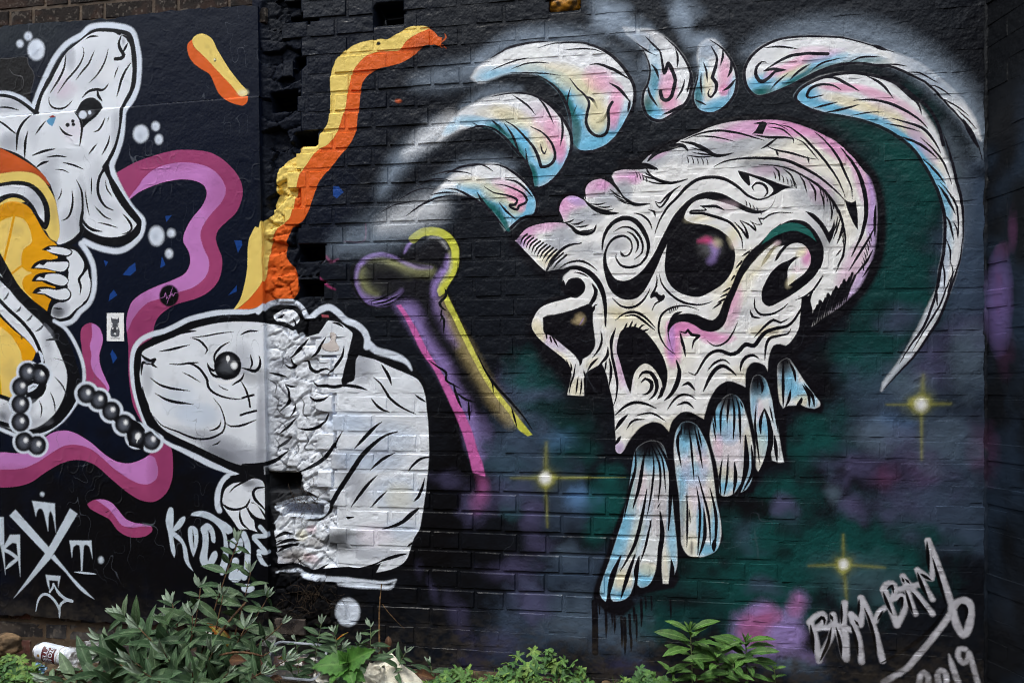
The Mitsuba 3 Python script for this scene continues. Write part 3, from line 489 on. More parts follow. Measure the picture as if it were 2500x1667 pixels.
Sb grey1 0.85 1.5 0 2.5 -1506,992 -1469,977 -1453,943
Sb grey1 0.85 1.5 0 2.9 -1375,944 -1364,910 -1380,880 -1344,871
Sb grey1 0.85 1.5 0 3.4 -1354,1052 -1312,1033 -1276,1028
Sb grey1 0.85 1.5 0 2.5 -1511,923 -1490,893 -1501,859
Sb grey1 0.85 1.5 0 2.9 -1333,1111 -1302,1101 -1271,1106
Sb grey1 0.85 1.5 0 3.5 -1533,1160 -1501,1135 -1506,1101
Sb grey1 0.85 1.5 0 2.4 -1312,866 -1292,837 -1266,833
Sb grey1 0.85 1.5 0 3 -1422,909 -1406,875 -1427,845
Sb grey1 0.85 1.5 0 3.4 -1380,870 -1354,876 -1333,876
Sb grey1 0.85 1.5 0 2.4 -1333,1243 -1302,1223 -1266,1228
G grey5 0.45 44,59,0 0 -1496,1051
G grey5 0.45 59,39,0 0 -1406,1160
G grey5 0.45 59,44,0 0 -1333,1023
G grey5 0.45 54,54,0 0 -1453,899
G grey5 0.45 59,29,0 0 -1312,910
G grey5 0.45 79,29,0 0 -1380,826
Sb k 1 1 0 4.9 -1504,536 -1453,543 -1406,534
Sb k 1 1 0 4.4 -1501,497 -1453,518 -1417,522
Sb k 1 1 0 4.9 -1496,477 -1443,489 -1390,488
Sb k 1 1 0 4.4 -1490,435 -1448,459 -1417,470
Sb k 1 1 0 3.9 -1390,461 -1354,443 -1312,435
Sb k 1 1 0 3.4 -1380,560 -1344,546 -1333,517
Sn wb 1 3 0 10.8 -1565,1431 -1522,1468 -1469,1474 -1417,1466 -1385,1441 -1362,1401
Sn wb 1 3.9 0 12.6 -1354,1401 -1318,1430 -1271,1447 -1235,1427 -1199,1394 -1158,1377 -1128,1355 -1110,1321 -1112,1287
Se wb 1 4.8 0 14.4 -1102,1297 -1072,1272 -1016,1257 -966,1238 -941,1219 -927,1195
F wg 1 1.5 0 -1514,1418 -1469,1442 -1427,1437 -1401,1412 -1406,1387 -1427,1373* -1469,1393* -1496,1393*
Sb k 1 1 0 4.4 -1501,1403 -1474,1418 -1464,1420
Sb k 1 1 0 4.4 -1427,1405 -1417,1378 -1422,1353
F k 1 1.5 0 -1554,1374* -1490,1383 -1417,1348 -1380,1328 -1312,1342* -1271,1400* -1312,1406* -1380,1402* -1396,1392* -1427,1365* -1496,1393*
F wg 1 1.5 0 -1554,1364* -1496,1369 -1453,1353 -1417,1333 -1401,1314* -1432,1260* -1496,1240* -1554,1240*
Sb k 1 1 0 4.9 -1256,1385 -1230,1380 -1209,1365
F wb 1 3 0 -1410,1346 -1412,1339 -1416,1334 -1422,1334 -1427,1339 -1429,1346 -1427,1353 -1422,1357 -1416,1357 -1412,1353
F wb 1 2.9 0 -1380,1335 -1382,1329 -1386,1324 -1392,1324 -1397,1329 -1399,1336 -1397,1343 -1392,1347 -1386,1347 -1382,1342
F red2 1 1.5 0 -1302,1418* -1271,1415* -1268,1404* -1299,1405*
F dirt2 0.8 1.5 0 -1266,1344 -1250,1346 -1240,1332 -1243,1312 -1230,1293 -1227,1273 -1261,1268 -1297,1278 -1299,1298 -1266,1308
Sb grey2 1 1 0 1.2 -1261,1344 -1266,1327 -1256,1312
Sb grey2 1 1 0 1.2 -1245,1341 -1235,1329 -1243,1317 -1240,1302
Sb grey2 1 1 0 1.2 -1299,1298 -1292,1278 -1261,1269 -1230,1276 -1227,1293
Sb wb 1 2.9 0 11.3 -1506,575 -1474,621 -1501,640 -1453,661 -1385,677 -1333,674 -1286,655 -1292,626 -1318,608 -1364,604 -1427,605
Sb k 1 1 0 7.3 -1286,599 -1230,603 -1166,611
Sb k 1 1 0 4.9 -1344,544 -1302,557 -1261,566 -1225,574
Sb k 1 1 0 7.2 -899,652 -941,615 -986,587 -1047,568
Sb k 1 1 0 5.3 -887,719 -902,695 -917,682
F wg 1 1.5 2 -1506,546* -1443,568 -1375,565 -1312,591 -1261,627 -1230,642* -1158,567* -1158,402* -1261,398 -1333,387* -1375,398 -1401,417* -1490,413* -1501,457* -1396,495 -1501,511*
Sb k 1 1 0 6.9 -1506,514 -1469,535 -1427,534
Sb k 1 1 0 6.9 -1501,487 -1448,508 -1396,508
Sb k 1 1 0 6.9 -1496,457 -1459,481 -1406,495
G wg3 0.8 69,44,0 1 -1453,429
G dirt 0.6 79,39,0 1 -1417,445
G red2 0.4 29,24,0 1 -1349,556
G red2 0.35 44,24,20 1 -1349,438
G lem2 0.5 29,29,0 1 -1390,530
G dirt 0.5 54,29,0 1 -1333,502
F k 0.85 19.5 0 -1297,509 -1271,539 -1225,553 -1168,554 -1128,548* -1179,527 -1184,503 -1158,484* -1199,473 -1245,474 -1286,489
G wg3 0.7 73,53,0 0 -1158,518
Sb k 1 1 0 6.4 -1401,417 -1380,393 -1333,387 -1302,403 -1276,419
Sb k 1 1 0 9.7 -1344,385 -1261,398 -1184,403 -1148,402 -1102,416 -1057,438
Sb k 1 1 0 6.7 -1062,437 -1006,459 -946,475
F k 1 1.4 0 -1052,435* -1072,396* -1107,380* -1158,397* -1097,414*
Sb k 1 1 0 4.8 -917,522 -946,502
Sb k 1 1 0 12.2 -1401,407 -1333,383 -1235,389 -1158,387 -1087,393
Sb wb 1 4.9 0 11.7 -1496,378 -1406,387 -1375,369 -1312,361 -1209,359 -1107,356 -1042,356 -991,370
Sb wb 1 6.8 0 9.7 -1240,343 -1158,341 -1082,342 -1016,338 -996,361
F wb 1 7.8 0 -1140,236 -1150,202 -1176,181 -1207,179 -1233,198 -1243,230 -1233,264 -1207,285 -1176,287 -1150,268
G wg3 0.3 39,39,0 0 -1189,226
Sb k 0.5 1 0 1 -1202,259 -1202,211
F wt 1 6.3 0 -2543,671 -2544,665 -2549,662 -2555,662 -2560,665 -2562,670 -2560,676 -2555,679 -2549,679 -2544,676
F wt 1 4.2 0 -2601,641* -2492,633* -2487,511* -2501,581 -2513,601 -2521,580 -2524,515* -2539,574 -2551,605 -2566,610 -2578,594 -2583,576*
F wt 1 3.1 0 -2682,602* -2712,575* -2536,418* -2513,440*
F wt 1 3.1 0 -2419,614* -2384,592* -2513,398* -2625,284 -2691,222* -2613,321 -2536,423 -2495,487*
F wt 1 3.1 0 -2513,403* -2495,417* -2407,324 -2344,270 -2306,237* -2367,269 -2442,344*
F wt 1 3.2 0 -2775,568* -2739,568* -2737,453* -2731,321* -2745,400 -2763,473*
F wt 1 3.2 0 -2709,493* -2660,495* -2658,314* -2668,382 -2676,455* -2697,459 -2739,426* -2742,437*
Sn wt 1 3.2 0 7.4 -2742,429 -2709,417 -2676,397
Se wt 1 3.2 0 7.4 -2676,389 -2709,364 -2731,345
F wt 1 3.1 0 -2422,479* -2318,482* -2313,406* -2329,457 -2352,461 -2361,352* -2366,352* -2375,460 -2402,454 -2410,407*
Sb wt 1 1 0 4.6 -2399,347 -2361,345 -2296,342
F wt 1 7.2 0 -2262,403 -2264,394 -2270,389 -2277,389 -2283,394 -2285,402 -2283,410 -2277,415 -2270,416 -2264,411
F wt 1 3.1 0 -2536,329* -2464,327* -2475,277* -2477,306* -2519,307* -2516,263* -2527,288*
Sn wt 1 1 0 4.7 -2516,257 -2501,279 -2498,292
Ss wt 1 1 0 6.7 -2498,295 -2477,259 -2442,232 -2410,223
Ss wt 1 1 0 5.7 -2583,171 -2572,218 -2548,245 -2519,242 -2489,217 -2472,189
Sn wt 1 1 0 5.7 -2472,189 -2460,211 -2437,225 -2413,226
Se wt 1 1 0 4.7 -2469,197 -2469,145
F wt 1 2.5 0 -1958,631 -1942,627 -1939,592 -1942,547* -1909,588 -1889,596 -1887,581 -1909,548 -1936,532* -1903,507 -1881,468 -1870,413 -1851,373* -1876,393 -1892,422 -1903,482 -1942,511* -1931,451 -1936,425* -1950,450 -1964,526 -1975,571 -1970,606
F wt 1 2.5 0 -1854,559 -1832,545 -1829,495 -1840,454 -1850,431* -1862,459 -1873,508 -1873,549
F blk 1 2.5 0 -1854,544* -1847,514* -1847,469* -1854,504*
F wt 1 2.5 0 -1815,556 -1788,572 -1761,552 -1752,513 -1755,492 -1769,497 -1774,527 -1785,542* -1782,497 -1788,436 -1785,416* -1766,452 -1750,460 -1742,443 -1755,412 -1782,389 -1804,390 -1821,415 -1821,440 -1810,481 -1810,521 -1818,541
F wt 1 2.5 0 -1862,602 -1848,615 -1810,621 -1772,612 -1739,593 -1701,574 -1679,555 -1677,538 -1696,530* -1706,534* -1696,485 -1696,420 -1712,369 -1728,361 -1736,388 -1723,429 -1715,484 -1723,534 -1750,568 -1788,589 -1826,598
Sn wt 1 2.5 0 12.5 -1677,485 -1674,500 -1653,509 -1642,496 -1650,466
Sn wt 1 2.5 0 14.9 -1663,421 -1669,381 -1679,356 -1658,351 -1642,372
Sn wt 1 2.5 0 12.9 -1628,532 -1612,493 -1610,453 -1615,393 -1626,358
Sn wt 1 2.5 0 8.9 -1556,564 -1530,530 -1583,523 -1556,490 -1530,461 -1562,465
Se wt 1 2.5 0 9.9 -1562,450 -1546,421 -1524,407
F wt 1 3 0 -1580,315 -1586,304 -1600,297 -1619,296 -1633,302 -1639,312 -1633,323 -1619,330 -1600,331 -1586,325
G char2 0.9 868,320,0 0 -95,2441
G char2 0.8 753,576,0 0 432,2137
G tealbg 0.45 302,345,0 0 852,1940
G char3 0.6 213,213,0 0 1091,1992
G blk2 0.7 212,296,0 0 1169,2348
G tealbg 0.8 216,604,0 0 872,1575
G slate 1.0 149,383,0 0 1091,1527
G slate 0.98 106,212,0 0 1130,1760
G pur 0.36 122,75,0 0 -495,439
G pur 0.4 140,121,0 0 -457,310
G pur 0.36 62,142,-25 0 -735,225
G pur 0.32 52,94,25 0 -542,174
G pur 0.28 142,66,0 0 -686,62
G pur 0.28 29,81,-15 0 -838,325
G pur 0.16 29,62,0 0 -897,413
G slate 0.56 187,234,0 0 -495,168
G char2 0.7 234,421,0 0 -512,1657
G tealbg 0.9 112,89,0 0 -537,846
G tealbg 0.7 75,75,0 0 -528,673
G pur 0.64 94,113,0 0 -672,674
G pur 0.4 95,57,0 0 -784,766
G pur 0.48 140,122,0 0 -528,1122
G tealbg 0.7 65,42,0 0 -471,1108
G slate 0.84 140,94,0 0 -518,748
G tealbg 0.85 149,196,0 0 -464,1113
G pur 0.48 159,56,0 0 -464,1095
G slate 0.98 234,196,0 0 -512,912
G tealbg 0.7 139,231,0 0 -301,938
G pur 0.4 197,122,0 0 -559,724
G slate 0.7 194,176,0 0 -324,706
G tealbg 0.9 101,165,0 0 -163,687
G bluebg 0.95 97,78,0 0 -250,708
G bluebg 0.8 60,60,0 0 -268,722
G bluebg 0.45 102,74,0 0 -342,924
G pur 0.36 65,93,0 0 -446,666
G blk2 0.8 193,230,0 0 -231,1077
G pur 0.6 61,103,0 0 -450,622
G pur 0.44 98,56,0 0 -417,530
G pur 0.4 141,61,0 0 -550,427
G pur 0.64 89,107,0 0 -455,310
G slate 0.84 194,120,0 0 -278,448
G tealbg 0.85 119,193,0 0 -163,668
G slate 0.77 324,157,0 0 -324,270
G pur 0.32 122,75,0 0 -578,139
G tealbg 0.9 401,312,0 0 325,436
G blk2 0.85 187,116,0 0 368,692
G tealbg 0.8 115,115,0 0 410,595
G slate 0.84 89,89,0 0 355,580
G slate 0.7 98,58,0 0 410,405
G blk2 0.9 225,149,0 0 129,509
G blk2 0.7 126,41,0 0 107,346
G tealbg 0.7 191,109,0 0 18,251
G slate 0.7 229,119,0 0 -140,188
G pur 0.36 151,64,0 0 -72,86
G blk2 0.8 189,112,0 0 194,161
G tealbg 0.8 183,218,0 0 730,1212
G blk2 0.9 153,184,0 0 606,1160
G pur 0.48 112,82,0 0 864,1371
G pur 0.72 103,142,0 0 957,1198
G pur 0.44 179,98,0 0 1083,1313
G slate 0.84 217,217,0 0 791,1082
G bluebg 0.75 112,73,0 0 840,983
G slate 0.84 256,298,0 0 1072,955
G tealbg 0.9 145,175,0 0 606,936
G pur 0.64 131,113,0 0 710,851
G pur 0.52 155,112,0 0 872,931
G magbg 0.64 65,74,0 0 812,822
G magbg 0.36 99,82,0 0 941,833
G pur 0.4 180,142,0 0 933,825
G magbg 0.48 64,140,0 0 1130,931
G magbg 0.24 56,56,0 0 832,797
G tealbg 0.85 146,102,0 0 472,758
G pur 0.68 75,84,0 0 476,683
G pur 0.68 87,74,0 0 701,702
G slate 0.7 215,129,0 0 933,696
G blk2 0.7 57,35,20 0 730,786
G blk2 0.6 52,35,0 0 648,880
G blk2 0.8 147,89,0 0 361,679
G blk2 0.75 35,39,45 0 668,828
G blk2 0.5 111,111,0 0 1072,1058
G slate2 0.7 52,52,0 0 639,753
G slate2 0.7 112,142,0 0 901,1147
G slate2 0.84 130,87,0 0 791,960
G slate2 0.7 111,170,0 0 1091,1211
G slate2 0.49 171,128,0 0 993,933
G tealbg 0.95 436,262,0 0 689,539
G tealbg 0.6 186,186,0 0 417,485
G pur 0.64 71,62,0 0 476,695
G pur 0.6 74,65,0 0 701,701
G pur 0.32 215,112,0 0 913,720
G slate 0.84 213,179,0 0 1072,660
G blk2 0.5 40,40,0 0 472,615
G blk2 0.7 57,49,0 0 459,531
G slate 0.7 102,53,0 0 395,413
G slate 0.56 185,71,0 0 514,114
G blk2 0.4 301,129,0 0 933,162
G blk2 0.5 127,297,0 0 1130,344
G slate2 0.35 218,131,0 0 730,454
G slate2 0.55 194,153,0 0 -301,248
G slate2 0.4 183,101,0 0 -117,212
G slate2 0.35 120,74,0 0 -301,493
G pur 0.4 70,75,0 0 -450,287
F pur2 0.95 31 2 301,297* 335,310 370,336 399,349 425,343 451,322 480,328 501,356 510,383 527,392 543,380 548,358 535,327 531,278 539,234 522,181 459,155 266,121*
G rose 0.7 67,80,30 1 370,261
G rose 0.6 49,49,0 1 425,308
G rose 0.5 44,53,0 1 514,348
G rose 0.35 71,36,0 1 387,204
G pur3 0.7 88,53,0 1 480,240
G pur3 0.5 62,27,0 1 374,323
G pur2 0.6 70,31,0 0 548,156
G slate2 0.7 115,40,0 0 489,126
F k 1 4.8 0 -971,1651* -966,1689 -941,1722 -912,1750 -867,1760 -808,1753 -759,1721 -730,1673 -730,1616 -740,1569 -769,1531 -784,1513* -769,1493* -730,1412 -662,1256* -619,1175* -566,1095* -624,1072* -710,1119 -828,1190 -887,1266 -961,1401 -991,1445* -1057,1436 -1117,1452 -1153,1501 -1173,1554 -1173,1603 -1148,1641 -1102,1662 -1047,1667 -1006,1654 -961,1639*
F kk 1 19.1 2 -961,1650* -956,1694 -922,1721 -882,1730 -828,1718 -793,1689 -788,1646 -808,1594 -842,1542 -838,1476 -798,1380 -710,1218 -638,1105* -686,1071* -759,1118 -932,1405 -976,1464* -1107,1480 -1143,1554 -1128,1611 -1077,1634 -1006,1628 -897,1606*
Sb lil2 0.8 11.6 0 11.1 -1156,1554 -1145,1602 -1115,1638 -1067,1653 -1021,1648 -986,1632
Sb lil2 0.75 16.4 0 13.5 -1156,1554 -1143,1510 -1107,1476 -1062,1465 -1006,1474 -971,1507
Sb lil2 1 10.5 0 7.2 -981,1627 -937,1607 -892,1596 -847,1595
G olive 0.6 111,48,15 0 -1006,1594
G olive 0.6 44,44,0 0 -1107,1577
G olive 0.6 92,43,0 0 -1057,1518
Ss yl3 0.4 23.9 0 14.4 -1016,1618 -946,1597 -897,1582 -852,1578
Sb yl3 0.35 24.2 0 12.1 -1128,1597 -1135,1558 -1107,1514 -1067,1494
F kk 0.8 28.9 0 -981,1574 -992,1557 -1019,1548 -1054,1548 -1081,1559 -1092,1577 -1081,1594 -1054,1603 -1019,1603 -992,1591
Sb yl3 0.35 14.5 0 6.3 -1112,1626 -1067,1632 -1016,1623 -956,1598
F kk 0.9 38.5 0 -961,1526 -972,1506 -999,1495 -1034,1495 -1061,1508 -1072,1528 -1061,1548 -1034,1559 -999,1559 -972,1546
Sb k 1 1 0 4.3 -1107,1466 -1057,1475 -1011,1498 -981,1512
Sb k 1 1 0 4.3 -1087,1456 -1032,1465 -976,1492
Sb k 1 1 0 4.3 -1062,1448 -1006,1459 -956,1497
Sb lil2 1 7.7 0 6.2 -956,1655 -941,1684 -919,1707
Sn bye 1 2.9 0 16.6 -922,1709 -882,1734 -833,1735 -784,1717 -754,1673 -750,1626 -764,1574 -793,1532 -808,1504
Sn bye 1 1 0 7.1 -788,1527 -803,1504 -813,1489
Sb lil2 1 19 0 11.9 -779,1636 -784,1593 -813,1556 -833,1523 -838,1485
Sb yl3 0.5 12.4 0 6.2 -774,1655 -771,1593 -798,1551 -818,1523
Sb wp 0.5 11.4 0 4.8 -857,1710 -813,1706 -784,1669
Sb k 1 3.9 0 6.3 -961,1636 -1006,1654 -1052,1666 -1102,1660 -1145,1639 -1171,1603 -1174,1554 -1156,1505 -1117,1456 -1062,1439 -1016,1440 -986,1454
Sb k 1 3.8 0 5.7 -969,1648 -964,1689 -939,1722 -907,1747 -862,1759 -808,1752 -762,1721 -734,1673 -732,1621 -742,1573 -769,1536
Sb k 0.8 6.7 0 5.3 -951,1631 -897,1603 -847,1595
F bye 1 2.8 0 -801,1477* -784,1489* -759,1441 -710,1341 -667,1252* -619,1161* -573,1100 -528,1044* -448,947* -466,942* -504,969 -537,1025 -580,1077 -633,1152 -681,1237 -730,1332 -764,1403 -784,1437*
Ss yl4 0.5 37.8 0 18.9 -803,1461 -779,1394 -740,1327 -696,1246 -648,1161 -604,1095 -561,1044 -528,1007
Sb lil2 0.6 28.5 0 14.3 -828,1485 -823,1442 -803,1389 -779,1337 -749,1294
F lil2 0.7 33.3 0 -986,1449* -941,1458 -907,1439 -887,1400 -857,1338 -828,1295 -788,1237 -759,1190 -749,1152 -730,1114 -701,1081 -686,1034 -672,953 -648,859* -686,953 -759,1095 -857,1257*
G lil2 0.4 76,142,-15 0 -672,953
F mag 1 3.8 0 -989,1449* -971,1452* -941,1410 -897,1338 -857,1261 -808,1190 -764,1118 -730,1057 -686,963 -662,883 -643,836 -633,784* -681,798* -696,859 -720,943 -759,1038 -798,1118 -838,1199 -882,1257 -917,1324 -956,1401
G mag 0.3 42,90,-12 0 -648,756
G mag 0.25 52,85,0 0 -657,699
G kk 0.8 52,124,-28 0 -828,1342
G kk 0.75 52,156,-30 0 -701,1142
G kk 0.6 33,57,-30 0 -784,1285
Sb k 1 1 0 4.8 -857,1233 -823,1209 -788,1185 -788,1156 -759,1137 -727,1121
Sb k 1 0.9 0 5.7 -759,1142 -749,1104 -725,1048
Sb k 1 0.9 0 4.7 -749,1109 -710,1081 -669,1070
Sb k 1 0.9 0 5.2 -698,1074 -694,1000
Sb k 1 1 0 5.7 -793,1513 -788,1484 -813,1456 -803,1437 -786,1425
Sb k 1 1 0 4.8 -803,1437 -808,1409 -796,1389 -798,1337
Sb k 1 1 0 3.8 -803,1406 -813,1380
Sb k 1 0.9 0 5.2 -662,1256 -633,1194 -585,1128 -528,1068 -476,1007 -448,965
Sb k 1 0.9 0 3.3 -619,1171 -604,1142 -600,1105
Sb k 1 0.9 0 4.2 -530,1053 -518,1011 -507,974
Sb magd 1 5.9 0 3.9 -1310,1567 -1286,1542 -1266,1527 -1245,1517
Sb magd 0.7 6.8 0 4.4 -1302,1630 -1281,1649 -1266,1629 -1230,1638
Sb magd 0.8 2.9 0 1.9 -1209,1708 -1123,1708 -1117,1776
G styg 0.55 75,75,0 0 -399,783
Se sty 0.33 11.6 0 4 -399,783 -394,918
Se styg 0.4 23.2 0 9.3 -399,783 -394,918
Se sty 0.33 7.9 0 2.7 -399,783 -390,598
Se styg 0.4 15.8 0 6.3 -399,783 -390,598
Se sty 0.33 7.9 0 2.7 -399,783 -531,780
Se styg 0.4 15.9 0 6.3 -399,783 -531,780
Se sty 0.33 7.9 0 2.7 -399,783 -231,788
Se styg 0.4 15.7 0 6.3 -399,783 -231,788
Se sty 0.33 2.3 0 0.8 -399,783 -95,792
Se styg 0.4 4.6 0 1.8 -399,783 -95,792
G sty 0.65 49,49,0 0 -399,783
F wht 1 15.9 0 -379,784 -383,771 -393,764 -404,763 -414,771 -418,783 -414,795 -404,803 -393,803 -383,796
G styg 0.55 74,74,0 0 936,1070
Se sty 0.33 12.9 0 4.4 936,1070 943,1173
Se styg 0.4 25.8 0 10.3 936,1070 943,1173
Se sty 0.33 7.7 0 2.6 936,1070 937,876
Se styg 0.4 15.5 0 6.2 936,1070 937,876
Se sty 0.33 5.6 0 1.9 936,1070 820,1069
Se styg 0.4 11.2 0 4.5 936,1070 820,1069
Se sty 0.33 8.6 0 2.9 936,1070 1032,1074
Se styg 0.4 17.1 0 6.9 936,1070 1032,1074
G sty 0.65 48,48,0 0 936,1070
F wht 1 15.6 0 953,1071 950,1059 941,1051 931,1051 922,1058 918,1070 922,1082 931,1090 941,1090 950,1083
G styg 0.55 57,57,0 0 677,497
Se sty 0.33 7.4 0 2.5 677,497 676,604
Se styg 0.4 14.8 0 5.9 677,497 676,604
Se sty 0.33 9.6 0 3.3 677,497 687,374
Se styg 0.4 19.2 0 7.7 677,497 687,374
Se sty 0.33 7.9 0 2.7 677,497 560,488
Se styg 0.4 15.8 0 6.3 677,497 560,488
Se sty 0.33 7.8 0 2.7 677,497 816,492
Se styg 0.4 15.6 0 6.3 677,497 816,492
G sty 0.65 37,37,0 0 677,497
F wht 1 12 0 691,498 688,489 682,483 673,482 666,488 664,497 666,506 673,512 682,513 688,507
Se glow 0.5 57 0 35.6 -655,2360 -728,2346 -811,2333 -910,2320
Se glow 0.7 52.8 0 26.4 -826,2134 -910,2071 -979,2012 -1024,1942 -1050,1895
Se wp 0.75 42.9 0 26.2 -767,2159 -840,2120 -900,2080 -949,2040
Se glow 0.45 81.8 0 57.7 -850,1830 -919,1790 -999,1763 -1100,1728 -1228,1698
Sb glow 0.25 58 0 29 -924,1737 -1050,1717 -1176,1692 -1279,1660
Se wp 0.7 57.5 0 36 -840,1830 -924,1804 -989,1782 -1050,1760
Sb glow 0.6 41.9 0 30.3 -679,2381 -607,2423 -531,2455 -455,2464 -370,2462 -278,2455 -186,2425
Sb glow 0.3 41.1 0 25.1 -140,2399 -86,2340 -50,2265 -45,2187
F wp 1 9.3 2 -689,2325* -655,2370 -607,2392 -545,2423 -464,2441 -370,2439 -278,2430 -209,2409 -149,2375 -104,2326 -74,2276 -64,2239 -70,2184 -90,2135 -124,2080 -165,2041 -218,2020 -268,2023 -291,2045 -298,2096 -304,2152 -319,2204 -342,2247 -380,2286 -417,2316 -464,2329 -535,2334 -607,2315 -655,2304
G bl 1 193,87,-25 1 -209,2045
G bl 0.9 55,194,0 1 -278,2132
G bl 0.95 65,139,-30 1 -315,2213
G bl 0.9 93,42,20 1 -380,2305
G bl 0.7 141,28,-8 1 -535,2338
G bl 0.5 61,33,-15 1 -626,2335
G bl 0.6 46,91,20 1 -104,2122
G tl 1 23,83,3 1 -282,2086
G tl 0.9 23,69,-15 1 -305,2180
G tl 0.5 28,56,-30 1 -342,2242
G yl 0.68 120,55,25 1 -301,2300
G yl 0.6 74,74,0 1 -231,2240
G yl 0.64 60,83,0 1 -199,2146
G yl 0.38 93,28,0 1 -441,2351
G pk 0.56 74,55,30 1 -195,2288
G pk 0.76 32,87,8 1 -131,2192
G pk 0.72 27,60,5 1 -140,2143
G pk 0.32 64,37,30 1 -163,2263
Sb kp 1 0.9 0 5.1 -612,2395 -545,2428 -464,2443 -380,2444
Ss kp 1 0.9 0 6 -427,2420 -370,2434 -301,2434 -241,2425 -195,2405 -149,2375 -104,2326 -72,2273 -61,2236 -65,2184 -88,2133 -122,2077 -163,2038 -218,2017 -268,2019 -292,2045
Sb kp 1 0.9 0 5.6 -292,2040 -298,2096 -304,2152 -319,2204 -342,2247 -380,2286 -431,2320
Sb kp 1 0.9 0 3.2 -329,2407 -278,2407 -222,2403 -179,2386
Sb kp 1 0.9 0 5.5 -231,2343 -199,2345 -163,2332 -117,2306 -77,2276
Sb kp 1 0.9 0 3.3 -607,2348 -554,2368 -507,2381 -460,2387
Sb kp 1 0.9 0 3.3 -531,2347 -483,2363 -436,2367 -384,2361
Sb kp 1 0.9 0 2.8 -535,2334 -464,2329 -394,2322 -338,2311
Ss kp 1 0.9 0 5.5 -305,2298 -278,2261 -245,2227 -231,2198 -238,2167 -243,2130 -231,2097 -209,2077 -186,2073 -165,2087 -158,2125 -159,2171 -145,2198
Sb kp 1 0.9 0 5.1 -245,2227 -218,2211 -199,2176
Sb kp 1 0.9 0 5.1 -158,2176 -172,2144 -190,2127 -206,2126
Sb kp 1 0.9 0 5.5 -156,2271 -122,2249 -95,2218 -79,2194
Sb kp 1 0.9 0 5.9 -79,2203 -83,2176 -87,2158
Sl kp 1 0.9 0 3.2 -301,2263 -312,2226 -315,2185
Sb kp 1 0.9 0 2.8 -349,2266 -338,2233 -324,2204
Sb kp 1 0.9 0 2.3 -278,2192 -291,2165 -298,2133
Sb kp 1 0.9 0 6.9 -296,2054 -291,2036 -278,2023
F yw 0.6 13.8 0 -170,2144 -176,2110 -192,2089 -212,2090 -228,2112 -234,2148 -228,2183 -212,2203 -192,2202 -176,2180
F tl 0.8 12 0 -420,2317* -380,2286 -342,2247 -319,2204 -304,2152 -298,2096 -291,2045* -278,2033* -267,2085 -272,2132 -291,2179 -319,2231 -361,2280* -394,2306*
Sb kp 1 0.9 0 5.6 -292,2040 -298,2096 -304,2152 -319,2204 -342,2247 -380,2286 -431,2320
Sl kp 1 0.9 0 3.2 -301,2263 -312,2226 -315,2185
Ss kp 1 0.9 0 5.5 -305,2298 -278,2261 -245,2227 -231,2198 -238,2167 -243,2130 -231,2097 -209,2077 -186,2073 -165,2087 -158,2125 -159,2171 -145,2198
Sb glow 0.5 28.2 0 16.5 -728,2214 -655,2252 -583,2271 -497,2268
Sb glow 0.25 37 0 20.8 -305,2133 -282,2086 -282,2040
F wp 1 9.4 2 -781,2155* -742,2191 -679,2225 -607,2249 -535,2256 -464,2247 -417,2228 -370,2190 -329,2142 -305,2092 -301,2041 -315,1995 -342,1946 -384,1906 -417,1893 -443,1894* -455,1955 -479,1998 -521,2047 -564,2096 -607,2127 -636,2133 -704,2132 -752,2120 -821,2086*
G bl 1 93,60,-35 1 -417,1940
G bl 1 51,149,-30 1 -483,2059
G bl 0.9 56,74,30 1 -342,1983
G bl 0.9 70,42,25 1 -578,2120
G bl 0.7 94,28,10 1 -670,2154
G bl 0.5 52,28,-30 1 -767,2135
G tl 1 21,94,-30 1 -507,2028
G tl 1 19,56,-12 1 -443,1936
G tl 0.8 52,23,30 1 -593,2121
G yl 0.68 112,42,25 1 -521,2164
G yl 0.68 51,93,-20 1 -408,2046
G yl 0.38 85,28,10 1 -598,2183
G pk 0.72 42,83,-15 1 -361,2076
G pk 0.8 28,56,0 1 -342,2024
G pk 0.48 56,56,0 1 -399,2139
G pkl 0.35 70,42,0 1 -427,2187
Ss kp 1 0.9 0 6 -607,2247 -535,2256 -464,2250 -417,2229 -370,2193 -329,2142 -303,2092 -298,2041 -312,1995 -342,1943 -384,1903 -422,1886 -446,1894
Se kp 1 0.9 0 5.6 -446,1894 -457,1955 -481,1998 -521,2047 -564,2096 -607,2127 -655,2134
Sb kp 1 0.9 0 4.7 -704,2127 -655,2136 -607,2129
Sl kp 1 0.9 0 4.2 -526,2249 -493,2226 -460,2198 -436,2166
Sl kp 1 0.9 0 4.2 -431,2236 -403,2204 -380,2161 -366,2128
Sl kp 1 0.9 0 5.1 -342,2163 -333,2126 -333,2084 -342,2043
Sb kp 1 0.9 0 6.1 -554,2152 -516,2126 -479,2087 -446,2048 -427,2010 -417,1977 -413,1967 -389,1969 -366,1988 -361,2016 -375,2058 -408,2097 -455,2123
Sb kp 1 0.9 0 3.7 -417,2056 -410,2028 -401,2018 -392,2038
Sl kp 1 0.9 0 4.7 -559,2143 -531,2104 -512,2061 -493,2004
Sb kp 1 0.9 0 5.2 -607,2157 -578,2130 -545,2091
Sl kp 1 0.9 0 5.1 -474,2040 -469,1989 -460,1955 -446,1899
Sb kp 1 0.9 0 3.3 -684,2152 -636,2128 -583,2114
F tl 0.75 11.2 0 -636,2131* -607,2127 -564,2099 -521,2047 -479,1998 -455,1955 -443,1896* -429,1898* -436,1945 -464,2002 -497,2055 -540,2104 -588,2135*
Se kp 1 0.9 0 5.6 -446,1894 -457,1955 -481,1998 -521,2047 -564,2096 -607,2127 -655,2134
Sl kp 1 0.9 0 4.7 -559,2143 -531,2104 -512,2061 -493,2004
